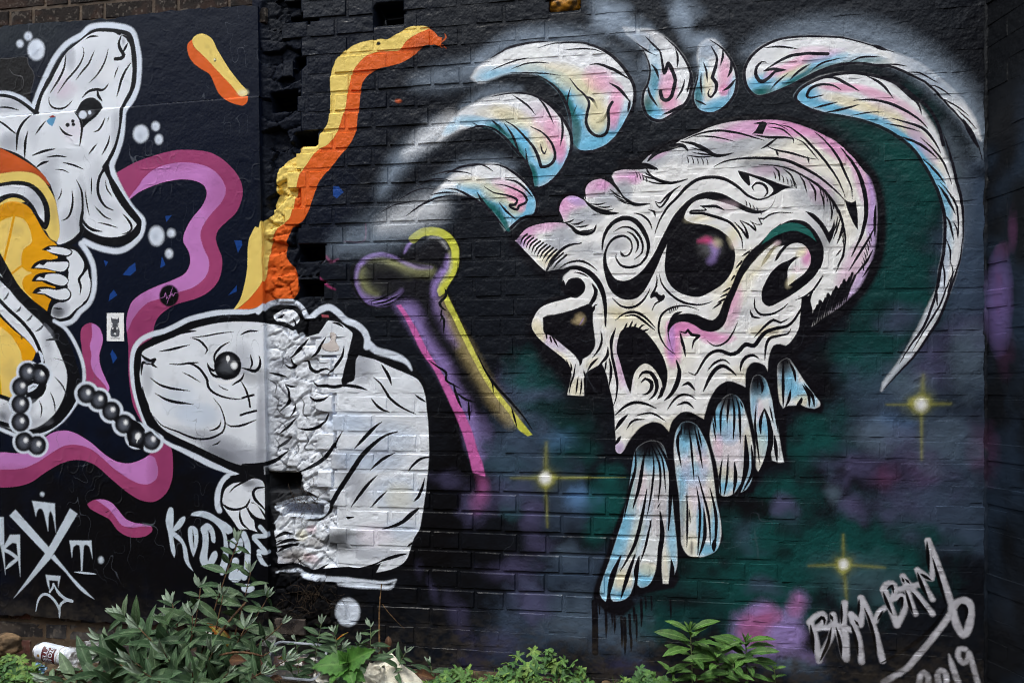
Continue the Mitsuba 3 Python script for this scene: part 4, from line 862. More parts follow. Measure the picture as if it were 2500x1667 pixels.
Sl kp 1 0.9 0 4.7 -474,2040 -469,1989 -460,1955 -446,1899
Sb glow 0.5 37.8 0 21.2 -826,1934 -752,1973 -679,1994 -593,1999 -521,1972
F wp 1 9.4 2 -949,1771* -880,1831 -826,1896 -752,1959 -679,1980 -607,1990 -559,1974 -512,1944 -469,1905 -441,1861 -429,1824 -441,1787 -479,1774 -500,1766* -516,1747 -550,1725* -578,1773 -617,1812 -665,1856 -704,1872 -777,1880 -840,1858 -900,1813*
G bl 1 65,56,0 1 -488,1798
G bl 1 56,113,-35 1 -578,1829
G bl 0.9 37,70,0 1 -450,1843
G bl 0.9 94,33,12 1 -670,1889
G bl 0.6 76,29,-25 1 -811,1867
G tl 1 28,85,-28 1 -578,1778
G tl 0.9 57,21,35 1 -636,1841
G yl 0.71 85,38,25 1 -578,1867
G yl 0.68 42,37,0 1 -512,1817
G yl 0.45 94,28,10 1 -670,1918
G pk 0.8 51,42,25 1 -512,1869
G pk 0.8 28,42,0 1 -493,1835
G pk 0.4 61,28,20 1 -559,1904
Ss kp 1 0.9 0 6.1 -617,1988 -564,1977 -512,1944 -469,1905 -438,1861 -428,1824 -441,1785 -474,1779 -502,1766 -550,1723
Sb kp 1 0.9 0 5.2 -791,1956 -728,1982 -665,1989 -607,1986
Sb kp 1 0.9 0 3.8 -850,1954 -777,1967 -713,1960 -684,1951
Sb kp 1 1 0 3.3 -919,1904 -860,1935 -801,1938 -767,1927
Sb kp 1 1 0 2.9 -979,1864 -919,1895 -870,1905 -826,1898
Sb kp 1 1 0 2.4 -1060,1814 -999,1845 -949,1853 -900,1861
Sl kp 1 1 0 4.8 -949,1800 -880,1845 -816,1867 -752,1871
Sb kp 1 1 0 3.8 -850,1878 -801,1885 -742,1883
Sl kp 1 0.9 0 6.1 -791,1901 -738,1892 -679,1857 -631,1822 -583,1773 -545,1725
Sl kp 1 0.9 0 7.1 -665,1882 -641,1841 -607,1802 -578,1759
Sb kp 1 0.9 0 5.2 -636,1902 -598,1877 -550,1866 -521,1855 -507,1845 -516,1827 -535,1828 -531,1818 -507,1808 -500,1822 -479,1830 -469,1844 -483,1868 -521,1890 -554,1903 -593,1910
Sb kp 1 0.9 0 4.2 -578,1839 -550,1805 -512,1771
Sb kp 1 0.9 0 4.7 -554,1926 -512,1916 -474,1886 -446,1852
Sb kp 1 0.9 0 3.3 -704,1992 -646,1987 -598,1957
F tl 0.8 3.8 0 -650,1870* -598,1821 -554,1777 -540,1748 -535,1725* -550,1730 -578,1778 -622,1826*
F glow2 0.3 38.6 0 -1279,1660* -1100,1704 -979,1753* -949,1771 -1024,1711*
G glow 0.75 83,119,-35 0 -158,2542
G glow 0.8 109,68,35 0 -72,2476
G glow 0.45 64,119,-30 0 -186,2517
G glow 0.6 50,126,-10 0 111,2494
G glow 0.6 72,49,0 0 164,2409
G glow 0.4 90,90,0 0 129,2533
Sb glow 0.6 41 0 22.8 -104,2465 -50,2434 9,2425
Sb glow 0.5 27.3 0 13.6 -27,2359 -18,2281
F wp 1 9.1 2 -104,2474* -50,2465 4,2457 49,2426 93,2382 129,2326 146,2270 142,2217 120,2173 76,2139 40,2119 9,2121 -18,2145 -32,2186 -29,2227 -14,2258 -5,2298 -9,2335 -23,2377 -54,2420 -90,2450*
G glow 0.9 77,46,30 1 -50,2424
G grey5 0.4 59,41,30 1 9,2420
G bl 1 50,41,0 1 9,2152
G bl 0.9 36,91,0 1 13,2252
G bl 0.4 27,64,-10 1 13,2352
G tl 0.9 25,50,0 1 -14,2181
G tl 0.5 23,45,0 1 9,2275
G yl 0.52 32,54,0 1 40,2205
G pk 0.8 41,100,0 1 62,2231
G pk 0.48 41,27,0 1 76,2176
G pkl 0.42 27,54,0 1 53,2277
Sb kp 1 0.9 0 5.9 49,2426 93,2382 129,2326 146,2270 142,2217 120,2173 76,2139 40,2119 9,2123 -18,2145 -32,2186 -29,2227 -14,2258 -5,2298 -9,2335 -32,2391
Sb kp 1 0.9 0 5.9 137,2307 144,2271 129,2218
Sl kp 1 0.9 0 5 0,2330 18,2306 27,2274
Sb kp 1 0.9 0 5 -14,2254 -5,2217 22,2174
Ss kp 1 0.9 0 6.8 9,2398 31,2378 40,2332 47,2295 56,2313 62,2330 80,2293 87,2265 80,2230 71,2203 53,2193 38,2203 33,2228
Sl kp 1 0.9 0 4.5 87,2383 96,2351 94,2310
Sb kp 1 0.9 0 4.1 122,2268 111,2228 89,2193
Sb kp 1 0.9 0 5.9 40,2141 76,2153 111,2173
Sb kp 1 0.9 0 3.6 -23,2436 13,2397 40,2368
Sb kp 1 0.9 0 2.7 -59,2416 -14,2381 18,2361
Sb glow 0.5 31.4 0 17.9 173,2408 216,2409 251,2385
Sb glow 0.5 22.5 0 11.2 164,2355 164,2305
F wp 1 9 2 173,2386* 199,2406 229,2404 256,2371 282,2333 303,2287 307,2242 299,2198 273,2164 238,2141 208,2136 173,2150 155,2180 153,2216 168,2265 173,2305 168,2341
G glow 0.9 49,49,0 1 199,2375
G bl 1 81,36,-15 1 229,2157
G bl 0.9 27,81,0 1 173,2224
G bl 0.7 36,63,20 1 282,2213
G bl 0.4 27,45,0 1 186,2304
G tl 0.8 20,54,0 1 168,2202
G yl 0.6 27,63,0 1 203,2240
G pk 0.72 31,89,0 1 264,2272
G pk 0.8 22,27,0 1 260,2218
Sb kp 1 0.9 0 5.8 212,2405 256,2371 286,2328 305,2282 308,2242 299,2198 273,2162 238,2139 208,2135 173,2147 153,2180 153,2216 168,2269 170,2305
Sb kp 1 0.9 0 6.3 216,2383 236,2341 234,2310 221,2266 234,2247 234,2220 216,2194 205,2208 212,2226
Sb kp 1 0.9 0 4.5 258,2371 258,2339 249,2309
Sb kp 1 0.9 0 5.8 286,2324 288,2293 275,2264
Sb kp 1 0.9 0 5.4 303,2256 282,2230 256,2214
Sl kp 1 0.9 0 4 188,2326 199,2294 203,2249
Sb kp 1 0.9 0 4 181,2286 179,2250 184,2205
Sb kp 1 0.9 0 4 159,2189 177,2179 199,2166
Sb glow 0.6 60.6 0 36.8 352,2355 417,2390 501,2411 606,2416 730,2393 832,2351 933,2288 1032,2196 1091,2120 1130,2032 1134,1947
Sb glow 0.75 42.8 0 27.8 812,2309 913,2264 993,2198 1064,2117 1115,2020
F wp 1 8.7 2 335,2258* 337,2294 357,2337 395,2370 451,2388 514,2394 585,2391 668,2381 730,2361 791,2337 852,2311 933,2267 1012,2197 1072,2129 1115,2054 1130,1990* 1115,2003 1072,2057 1012,2133 953,2196 893,2239 832,2267 791,2274 730,2285 668,2285 606,2271 548,2249 493,2221 438,2198 395,2188 361,2199 342,2227
G bl 1 80,40,-10 1 387,2233
G bl 1 97,26,-28 1 501,2247
G bl 0.8 96,26,-15 1 606,2298
G bl 0.4 96,22,5 1 730,2302
G tl 1 58,27,-10 1 395,2201
G tl 1 101,22,-30 1 514,2233
G tl 0.8 122,20,-5 1 668,2280
G tl 0.5 56,20,10 1 791,2285
G yl 0.6 57,22,-25 1 522,2277
G yl 0.45 40,22,-25 1 480,2258
G pk 0.64 84,22,-25 1 514,2299
G pk 0.4 40,27,-20 1 451,2277
G pk 0.32 88,26,0 1 573,2335
G pk 0.48 31,18,-30 1 421,2261
G lilw 0.5 88,18,-15 1 606,2319
G glow 0.8 180,47,38 1 973,2217
Sb kp 1 0.9 0 5.7 848,2315 791,2337 730,2361 668,2381 585,2391 514,2394 451,2388 395,2365 357,2332 337,2294 335,2258 342,2227 361,2199 387,2186 429,2194 489,2217 548,2244 606,2269 668,2285 730,2285 791,2272 832,2267 893,2237 957,2196 1012,2133 1072,2057 1115,1986 1134,1922
Sb kp 1 0.9 0 6.5 771,2347 804,2332 824,2324
Sb kp 1 0.9 0 6.9 783,2275 812,2270 828,2274
Sb kp 1 0.9 0 8.5 1072,2065 1103,2004 1119,1965
Sb kp 1 0.9 0 4 404,2362 459,2363 522,2350
Ss kp 1 0.9 0 5.7 402,2278 451,2308 497,2327 548,2331 623,2325
Sb kp 1 0.9 0 6.7 412,2309 395,2312 378,2295 374,2269 387,2244 402,2241 425,2257 442,2273 480,2277
Sb kp 1 0.9 0 5.8 402,2278 434,2283 480,2277
Sl kp 1 0.9 0 3.5 425,2208 451,2237 489,2266
Sl kp 1 0.9 0 4.8 493,2239 522,2268 564,2294
Sl kp 1 0.9 0 3.9 564,2265 602,2293 664,2307
Sl kp 1 0.9 0 3.5 689,2287 738,2306 808,2301
Sb kp 1 0.9 0 3 812,2275 852,2272 889,2263
Sb kp 1 0.9 0 3 885,2242 933,2236 989,2198
Sb kp 1 0.9 0 2.6 957,2196 993,2181 1036,2146
Sb kp 1 0.9 0 2.6 997,2147 1044,2118 1091,2077
Sb kp 1 0.9 0 2.6 1052,2101 1091,2060 1115,2029
Sb glow 0.25 42.7 0 25.6 1012,2039 1052,1909 1064,1759 1064,1631
F wp 1 8.6 2 510,2181* 527,2206 564,2230 614,2249 681,2253 751,2244 812,2223 872,2180 917,2139 957,2080 989,2019 1012,1953 1036,1888 1052,1819 1068,1780 1070,1716 1068,1631 1052,1546 1032,1478 1012,1427 981,1359 949,1300 913,1248 852,1184 804,1119* 812,1149 864,1223 901,1291 933,1356 965,1428 989,1483 997,1547 1008,1611 1012,1697 1008,1761 989,1822 957,1892 909,1971 852,2022 791,2059 730,2087 668,2099 606,2118 552,2139 522,2162
G bl 1 57,53,0 1 548,2178
G bl 1 114,26,18 1 627,2134
G bl 1 87,22,20 1 763,2087
G bl 1 112,26,35 1 872,2020
G bl 1 129,26,58 1 957,1913
G bl 0.9 94,30,72 1 1004,1795
G bl 0.4 30,111,0 1 1020,1675
G yl 0.68 122,26,20 1 710,2142
G yl 0.6 87,26,25 1 812,2110
G yl 0.6 103,26,38 1 893,2045
G yl 0.38 86,26,58 1 973,1947
G pk 0.8 83,20,8 1 668,2202
G pk 0.72 95,22,25 1 779,2173
G pk 0.48 95,26,42 1 885,2110
G lilw 0.7 112,26,55 1 933,2000
G pkl 0.35 87,30,25 1 812,2136
G skyw 0.7 26,128,5 1 1008,1569
G glow 0.5 129,34,-60 1 957,1377
G glow 0.6 130,35,-52 1 844,1188
Sb kp 1 0.9 0 5.1 1072,1635 1070,1759 1048,1866 1032,1939 1008,2018
Sn kp 1 0.9 0 5.6 1008,1979 989,2057 957,2115 917,2151 864,2198 808,2227 751,2244 689,2253 614,2244 564,2226 527,2202 512,2176 527,2153 564,2129 614,2111 668,2099 730,2082 791,2059 852,2022 909,1969 953,1896 985,1830 1008,1752 1014,1697 1010,1611 997,1539 989,1483
Se kp 1 0.9 0 4.3 989,1483 973,1419 941,1338 901,1279 864,1214
Sb kp 1 0.9 0 4.7 1070,1648 1062,1576 1044,1516 1020,1440 993,1368 957,1308 913,1240 860,1180 812,1123
Sb kp 1 0.9 0 3.4 1048,1546 1020,1483 997,1419 973,1377 933,1308 905,1257
Sb kp 1 0.9 0 5.2 606,2241 648,2238 689,2213 730,2185
Sl kp 1 0.9 0 4.8 751,2240 804,2206 844,2152
Sb kp 1 0.9 0 4.7 848,2207 893,2162 925,2130 937,2090
Sb kp 1 0.9 0 5.3 668,2193 639,2212 598,2217 564,2204 552,2178 564,2171 610,2179
Sl kp 1 0.9 0 4.4 573,2133 606,2140 656,2150
Sb kp 1 0.9 0 4.4 614,2115 668,2123 730,2137
Sb kp 1 0.9 0 2.6 701,2099 763,2107 812,2106
Sb kp 1 0.9 0 5.2 710,2153 771,2152 832,2135 893,2101 933,2069 957,2040
Sb kp 1 0.9 0 4.7 836,2083 893,2063 945,2038 981,1989 1000,1950
Sb kp 1 0.9 0 3 812,2067 872,2051 933,2030
Sb kp 1 0.9 0 3.4 933,2009 973,1968 1008,1919 1036,1841
Sb kp 1 0.9 0 4.7 864,2017 921,1992 957,1965 989,1933
Sl kp 1 0.9 0 4.3 941,1935 981,1891 1016,1842
Sl kp 1 0.9 0 5.1 989,1843 1020,1795 1048,1734
Sb kp 1 0.9 0 3.4 997,1851 1032,1803 1052,1759 1058,1653
Sb kp 1 0.9 0 3.8 1008,1740 1028,1709 1042,1645
Sb kp 1 0.9 0 3 1040,1709 1052,1683 1054,1653
Sb kp 1 0.9 0 3 1016,1654 1030,1611 1030,1555
Sb kp 1 0.9 0 3.4 1004,1581 1012,1526 1010,1474
Sb kp 1 0.9 0 3.4 989,1471 987,1445 989,1415
Sb kp 1 0.9 0 3 1032,1568 1040,1534 1020,1453
F tealg 0.45 47.6 0 631,2088* 689,2078 751,2053 812,2024 868,1978 913,1919 945,1858 965,1806 957,1763* 925,1824 872,1904 791,1986 710,2038*
Sn kd 0.9 14 0 25.6 -315,1749 -370,1774 -427,1769 -474,1749 -507,1713 -516,1685 -474,1637 -417,1575 -394,1561
Sn kd 1 8.9 0 13.4 -113,1973 -50,1977 -5,2002 40,2022 111,2046 216,2090 303,2105 432,2104 495,2092 558,2071 633,2032 683,1981 732,1927 769,1877
Sn kd 1 13.1 0 21.8 704,1945 757,1899 786,1837 798,1750 798,1664 790,1595 769,1534 737,1479 700,1436 662,1401 617,1367 575,1337
F kd 1 8.8 0 550,1460* 575,1407 642,1375 683,1414* 642,1362 592,1306 542,1262 495,1214* 453,1232* 495,1298 533,1364
F kd 1 22.8 0 -384,1561* -342,1592 -305,1605* -324,1467 -408,1445 -464,1399 -469,1329 -417,1236 -342,1166* -315,1120 -324,1096* -231,1097* -154,1097* -140,1028 -135,891* -95,869 -27,915 40,916 260,942* 495,1055* 600,1078* 621,1144 516,1232* 432,1276* -5,1370* -231,1511*
F sk 1 1.8 2 -257,1673* -333,1754 -250,1834* -250,1857* -117,1847* -140,1921 -126,1944 -59,1945* -36,1965 -5,1993 40,2013 84,2029 111,2046 155,2064 216,2090 303,2106 432,2104 495,2090 558,2062 625,2028 667,1995 708,1950 745,1900 769,1873 786,1816 792,1750 790,1681 786,1612 769,1543 737,1487 704,1453 667,1419 621,1384 565,1346* 565,1385 554,1456* 542,1456* 535,1416 529,1364 516,1324 491,1289 478,1280* 457,1287* 436,1281 421,1241 416,1188* 404,1210 368,1221 342,1192 338,1130* 320,1139 277,1152 238,1130 208,1076 190,1013* 173,1022 137,1039 107,1035 76,1003 64,964* 40,991 4,1000 -41,979 -72,942 -90,915 -99,896* -113,882 -126,884 -133,896 -131,923* -135,987 -140,1060 -154,1124 -167,1179 -183,1219* -231,1193 -245,1182* -252,1161 -250,1097* -278,1097* -315,1100* -301,1157 -298,1198* -324,1234 -370,1271 -417,1309 -443,1342 -450,1362 -443,1394 -422,1426 -389,1445 -315,1464 -301,1469* -324,1494 -333,1522 -329,1550 -305,1573 -342,1578 -392,1570* -375,1611 -347,1643 -305,1661
G yls 0.5 119,73,0 1 -95,1394
G yls 0.35 191,191,0 1 -5,1279
G yls 0.45 99,134,0 1 238,1591
G yls 0.4 71,179,25 1 303,1500
G yls 0.4 90,58,20 1 173,1750
G yls 0.4 187,71,0 1 368,2010
G yls 0.35 114,184,-20 1 579,1956
G yls 0.35 52,183,0 1 683,1798
G yls 0.5 180,54,0 1 173,986
G yls 0.4 136,45,0 1 -5,961
G yls 0.4 89,40,0 1 346,1179
G lg 0.6 65,42,0 1 -342,1583
G kd 0.8 56,56,0 1 -352,1546
G lg 0.95 91,50,-25 1 9,1983
G pks 0.7 50,23,-25 1 31,2000
G lg 0.9 250,58,-8 1 282,2006
G lg 0.8 64,73,0 1 -72,1909
G lg 0.5 186,40,15 1 432,1918
G grey5 0.6 115,31,10 1 410,1933
G lg 0.8 114,79,40 1 579,1824
G grey5 0.45 70,48,50 1 621,1787
G lg 0.5 64,55,0 1 -195,1777
G lg 0.5 27,59,0 1 -104,1860
G lg 0.5 27,136,0 1 71,1528
G lg 0.6 50,55,0 1 -131,1665
G lg 0.6 92,41,0 1 -231,1640
G lg 0.5 70,88,0 1 579,1688
G grey5 0.55 53,44,0 1 596,1652
G lg 0.4 103,31,0 1 325,1397
G pks 1 230,49,3 1 453,2077
G pks 1 134,36,-10 1 329,2066
G pks 0.9 149,44,35 1 625,2015
G pks 0.7 35,143,-25 1 741,1904
G pkf 0.6 159,35,8 1 516,2064
G pkf 0.5 96,39,40 1 662,1978
G lils 0.85 26,226,-2 1 773,1760
G pks 0.7 26,130,-15 1 732,1874
G pks 0.6 48,131,25 1 708,1557
G lils 0.7 35,143,30 1 749,1522
G lils 0.5 70,39,-35 1 662,1436
G pks 0.35 79,35,30 1 516,1941
G pks 0.35 70,31,40 1 579,1868
G pks 0.35 71,27,0 1 410,1915
G pks 0.35 53,57,0 1 600,1836
G pkf 1 68,41,0 1 111,1351
G pkf 0.95 36,99,0 1 80,1288
G pkf 0.9 72,31,20 1 181,1336
G pkf 0.8 72,27,0 1 238,1309
G pkf 0.5 31,89,20 1 295,1411
G pkf 0.4 27,71,20 1 295,1460
G lils 0.7 18,90,0 1 73,1306
G lils 0.5 32,119,-12 1 -104,1211
G lils 0.6 27,32,0 1 -120,900
G pks 0.5 27,73,0 1 -113,1189
G lils 0.35 60,32,35 1 -361,1296
G pks 0.35 42,28,30 1 -380,1319
G lils 0.5 51,23,38 1 -403,1277
G yls 0.9 33,61,-15 1 -427,1338
G yls 0.7 74,28,40 1 -342,1235
G yls 0.7 37,55,0 1 -282,1120
G yls 0.7 50,27,30 1 -126,1404
G yls 0.5 41,23,-30 1 -218,1221
G yls 0.7 27,116,28 1 307,1527
G yls 0.7 71,27,0 1 410,1334
F sk 1 2.3 2 -514,1690* -493,1722 -464,1744 -417,1759 -370,1761 -324,1749 -287,1725 -259,1678* -278,1671 -324,1656 -361,1630 -389,1593 -399,1570* -422,1589 -464,1637 -497,1666
G pkl2 0.7 153,37,-5 1 -408,1747
G pkl2 0.7 56,51,0 1 -479,1707
G lg 0.9 79,56,0 1 -342,1680
G lil2 0.5 28,28,0 1 -497,1680
G kd 0.6 23,28,0 1 -505,1685
G lg 0.7 56,42,0 1 -324,1717
G yls 0.6 56,42,0 1 -384,1616
F sk 1 2.3 2 -349,1815* -333,1844 -305,1857 -278,1853 -245,1829 -209,1800 -186,1786 -140,1775* -186,1712 -254,1714* -315,1749* -342,1782
G pkl2 0.7 69,51,0 1 -301,1831
G pkl2 0.7 37,60,0 1 -336,1805
G lg 0.9 55,42,0 1 -268,1770
G lil2 0.6 51,23,20 1 -278,1835
G lg 0.8 55,41,0 1 -218,1778
F sk 1 2.3 2 -248,1866* -236,1896 -213,1913 -190,1914 -163,1902 -135,1875 -113,1842* -95,1814 -163,1776 -222,1815 -245,1839*
G pkl2 0.7 55,46,0 1 -218,1883
G pkl2 0.8 46,37,0 1 -172,1891
G lg 0.9 60,41,0 1 -158,1835
G lg 0.7 32,27,0 1 -140,1871
G lg 0.5 32,32,0 1 -209,1842
F sk 1 2.3 2 -147,1922* -131,1942 -95,1947 -59,1941* 18,1901 84,1889* 40,1805* -95,1828 -117,1870 -135,1894*
G pkl2 0.7 50,41,0 1 -99,1915
G pkl2 0.7 36,32,0 1 -59,1913
G lg 0.9 50,59,0 1 -113,1847
G lg 0.7 37,55,0 1 -99,1860
G lg 0.4 55,18,0 1 -86,1937
Sb kd 1 0.9 0 7.9 -512,1694 -474,1740 -417,1759 -361,1760 -324,1751
Sb kd 1 0.9 0 7.8 -324,1754 -296,1734 -278,1715 -241,1707 -213,1718 -205,1740
Sb kd 1 0.9 0 6.9 -342,1777 -349,1815 -333,1847 -303,1862 -273,1853 -241,1829
Sb kd 1 0.9 0 6.9 -329,1756 -342,1777 -348,1801
Sb kd 1 0.9 0 9.2 -245,1829 -209,1800 -163,1783 -122,1781
Sb kd 1 0.9 0 7.8 -245,1839 -250,1880 -231,1907 -195,1920 -163,1911 -135,1885 -117,1861 -104,1842
Sb kd 1 0.9 0 6.4 -113,1852 -90,1828 -59,1811 -5,1811
Sb kd 1 0.9 0 13.7 -140,1940 -104,1954 -59,1954 -14,1952 22,1939
Sb kd 1 0.9 0 5.9 -23,1953 -5,1920 31,1896 76,1886 133,1898
Sb kd 1 0.9 0 3.2 -36,1921 -9,1909 22,1901
Sb kd 1 0.9 0 3.2 -32,1904 4,1890 40,1884 76,1885
Sb kd 1 0.9 0 3.2 -25,1929 0,1911
Sb kd 1 0.9 0 3.2 -154,1872 -126,1848 -99,1833
Sb kd 1 0.9 0 3.2 -140,1850 -113,1831 -86,1819
Sb kd 1 0.9 0 2.7 -126,1832 -99,1819 -72,1811
Sb kd 1 0.9 0 3.2 -231,1822 -199,1816 -167,1822
Sb kd 1 0.9 0 3.2 -204,1809 -172,1804 -147,1808
Sb kd 1 0.9 0 3.2 -195,1800 -163,1792 -138,1797
Sb kd 1 0.9 0 3.7 -324,1754 -305,1755 -287,1765
Sb kd 1 0.9 0 3.7 -301,1746 -273,1746 -248,1758
Sb kd 1 0.9 0 3.7 -282,1734 -254,1735 -231,1741
Sb kd 1 0.9 0 3.7 -264,1719 -236,1718 -213,1725
Sb kd 1 0.9 0 5.6 -261,1671 -305,1667 -342,1645 -370,1611 -392,1570
Sb kd 1 0.9 0 7 -512,1685 -474,1637 -427,1589 -394,1565
Ss kd 1 0.9 0 3.7 -493,1675 -487,1698 -469,1713
Ss kd 1 0.9 0 3.7 -482,1667 -476,1690 -456,1706
Ss kd 1 0.9 0 3.7 -472,1659 -464,1682 -444,1699
Ss kd 1 0.9 0 3.7 -462,1651 -453,1674 -431,1692
Ss kd 1 0.9 0 3.7 -451,1642 -442,1665 -418,1685
Ss kd 1 0.9 0 3.7 -441,1634 -430,1657 -406,1678
Ss kd 1 0.9 0 3.7 -430,1626 -419,1649 -393,1671
Ss kd 1 0.9 0 3.7 -420,1618 -408,1641 -380,1665
Ss kd 1 0.9 0 3.7 -410,1610 -397,1632 -368,1658
Ss kd 1 0.9 0 3.7 -399,1601 -385,1624 -355,1651
Ss kd 1 0.9 0 3.7 -389,1593 -374,1616 -342,1644
Ss kd 1 0.9 0 3.7 -379,1585 -363,1608 -330,1637
Ss kd 1 0.9 0 3.7 -369,1577 -352,1600 -317,1630
Sb kd 1 0.9 0 11.3 -14,1970 18,2001 62,2017 111,2023 133,2004
Sb kd 1 0.9 0 4.9 111,2046 155,2064 216,2090 303,2107 432,2105 495,2092 558,2067 625,2028
Sb kd 1 0.9 0 4.5 120,2043 173,2063 238,2071 303,2060 368,2039 406,2026
Sb kd 1 0.9 0 3.1 146,2055 208,2051 260,2040 303,2026
Sb kd 1 0.9 0 7.6 107,2037 155,2026 199,2001 229,1981 260,1979 295,1986
Sb kd 1 0.9 0 3.2 76,2025 115,2019 133,2000
Sb kd 1 0.9 0 3.1 142,2013 181,2002 216,1987
Sb kd 1 0.9 0 3.1 146,1997 181,1988 229,1981
Sb kd 1 0.9 0 3.1 129,1986 173,1977 229,1978
Sb kd 1 0.9 0 5.7 227,1939 260,1955 316,1964 389,1963 474,1952 529,1927 575,1899 617,1866 662,1821 683,1794
Sb kd 1 0.9 0 4.8 385,1938 444,1933 499,1915 546,1887 592,1854 629,1813 658,1764 675,1711 683,1658 675,1606 662,1567 650,1541
Sb kd 1 0.9 0 5.8 368,2090 406,2088 363,2051
Sb kd 1 0.9 0 4.9 368,2048 423,2036 453,2035 504,2028 506,2012
Sb kd 1 0.9 0 4.4 453,2035 415,2008 393,1996
Sb kd 1 0.9 0 4 410,2008 444,1989 491,1978 550,1957 583,1949
Sb kd 1 0.9 0 4 444,1993 453,1966
Sb kd 1 0.9 0 3.5 554,1961 560,1935
Sb kd 1 0.9 0 4.4 453,2081 491,2070 537,2033 579,1986 621,1932 658,1873 683,1811
Sb kd 1 0.9 0 4.4 579,2048 621,2006 658,1952 683,1894 704,1841 706,1802
Sb kd 1 0.9 0 7.4 667,1986 704,1937 732,1883 749,1817 753,1752 741,1683 720,1631 704,1597
Sb kd 1 0.9 0 3.1 419,2074 466,2063 504,2030
Sb kd 1 0.9 0 2.6 508,2030 542,2010 571,1974 592,1946
Sb kd 1 0.9 0 2.2 389,2089 444,2084 491,2057
Sb kd 1 0.9 0 3.5 436,1929 453,1913 459,1886
Sb kd 1 0.9 0 3.5 470,1921 499,1893 512,1849
Sb kd 1 0.9 0 3.1 525,1897 542,1869 552,1829
Sb kd 1 0.9 0 4 558,1873 579,1837 581,1798
Sb kd 1 0.9 0 3.5 596,1832 608,1805 611,1766
Sb kd 1 0.9 0 3.5 633,1791 638,1756 633,1726
Sb kd 1 0.9 0 4.3 786,1707 765,1665 745,1630 720,1588 695,1545
Sb kd 1 0.9 0 4.3 777,1621 757,1582 732,1548 714,1525
Sb kd 1 0.9 0 4.3 798,1612 769,1565 741,1522
Sb kd 1 0.9 0 5.2 782,1664 782,1729 786,1781
Sb kd 1 0.9 0 3.9 675,1720 667,1676 654,1642
Sb kd 1 0.9 0 3.5 667,1738 654,1694 642,1660
Sb kd 1 0.9 0 3.9 683,1632 675,1598 654,1559
Sb kd 1 0.9 0 3.1 671,1624 650,1598
Sb kd 1 0.9 0 3.1 658,1742 650,1703 633,1673
F kd 1 1.3 0 368,2053* 387,2089* 416,2088* 398,2049*
F kd 1 1.3 0 681,1802* 704,1789 718,1797* 724,1753 726,1690* 708,1719 691,1763*
F kd 1 1.3 0 546,1764* 575,1754 608,1718 627,1686* 638,1704 645,1732* 648,1712 642,1673 629,1645* 617,1669 596,1709 567,1741
Ss kd 1 0.9 0 3.5 567,1350 575,1389 588,1424
Ss kd 1 0.9 0 3.5 579,1360 588,1399 601,1436
Ss kd 1 0.9 0 3.5 592,1369 600,1408 615,1448
Ss kd 1 0.9 0 3.5 604,1379 613,1418 629,1460
Ss kd 1 0.9 0 3.5 617,1388 625,1427 643,1472
Ss kd 1 0.9 0 3.5 629,1397 638,1437 656,1484
Ss kd 1 0.9 0 3.5 642,1407 650,1446 670,1496
Ss kd 1 0.9 0 3.5 654,1416 662,1455 683,1508
Ss kd 1 0.9 0 3.5 667,1426 675,1465 697,1520
Sb kd 1 0.9 0 13.2 554,1456 558,1407 563,1346
F kd 1 1.3 0 535,1456* 558,1460* 608,1538* 600,1516 575,1477 563,1429 567,1346 542,1319* 525,1342*
Sb kd 1 0.9 0 3.5 512,1445 542,1456 575,1482 608,1529
Sb kd 1 6.2 0 10.2 111,2048 155,2068 216,2095 303,2111 432,2111 495,2098 558,2073 629,2036 675,2001 720,1953 757,1904
Sb kd 1 7 0 15.2 720,1949 757,1899 782,1855 798,1794 802,1728 800,1664 792,1603 773,1543 745,1487 708,1444 667,1406 625,1376 575,1341
Ss kd 1 2.2 0 4.8 565,1340 570,1371 579,1406
Ss kd 1 2.2 0 4.8 573,1346 578,1378 588,1423
Ss kd 1 2.2 0 4.8 581,1352 586,1385 597,1440
Ss kd 1 2.2 0 4.8 588,1357 595,1392 606,1431
Ss kd 1 2.2 0 4.8 596,1363 603,1399 616,1448
Ss kd 1 2.2 0 4.8 604,1368 611,1406 625,1464
Ss kd 1 2.2 0 4.8 612,1374 620,1412 634,1455
Ss kd 1 2.2 0 4.8 620,1380 628,1419 643,1472
Ss kd 1 2.2 0 4.8 628,1385 636,1426 652,1489
Ss kd 1 2.2 0 4.8 636,1391 645,1433 661,1480
Ss kd 1 2.2 0 4.8 644,1396 653,1440 670,1496
Ss kd 1 2.2 0 4.8 652,1402 661,1447 679,1513
Ss kd 1 2.2 0 4.8 660,1407 669,1454 688,1504
Ss kd 1 2.2 0 4.8 667,1413 678,1460 698,1521
Ss kd 1 2.2 0 4.8 675,1419 686,1467 707,1537
Ss kd 1 2.2 0 4.8 683,1424 694,1474 716,1528
F kd 1 6.1 0 565,1339* 592,1372 625,1393 667,1414 704,1457 724,1466* 683,1397 625,1345 567,1293*
Sb lg 1 1.8 0 1.4 -324,1638 -305,1644 -268,1643 -231,1644 -186,1630 -158,1615 -122,1626
Sb grey4 0.7 1.4 0 0.9 -324,1636 -305,1641 -268,1641 -231,1641 -186,1627
Ss kd 1 0.9 0 2 436,1914 442,1899 444,1887
Ss kd 1 0.9 0 2 450,1906 457,1891 458,1879
Ss kd 1 0.9 0 2 465,1898 471,1884 472,1872
Ss kd 1 0.9 0 2 479,1891 486,1876 487,1864
Ss kd 1 0.9 0 2 494,1883 500,1868 501,1856
Ss kd 1 0.9 0 2 508,1875 514,1861 516,1849
Ss kd 1 0.9 0 2 592,1854 599,1837 601,1823
Ss kd 1 0.9 0 2 603,1841 610,1823 611,1810
Ss kd 1 0.9 0 2 613,1827 621,1810 622,1796
Ss kd 1 0.9 0 2 624,1813 632,1796 633,1782
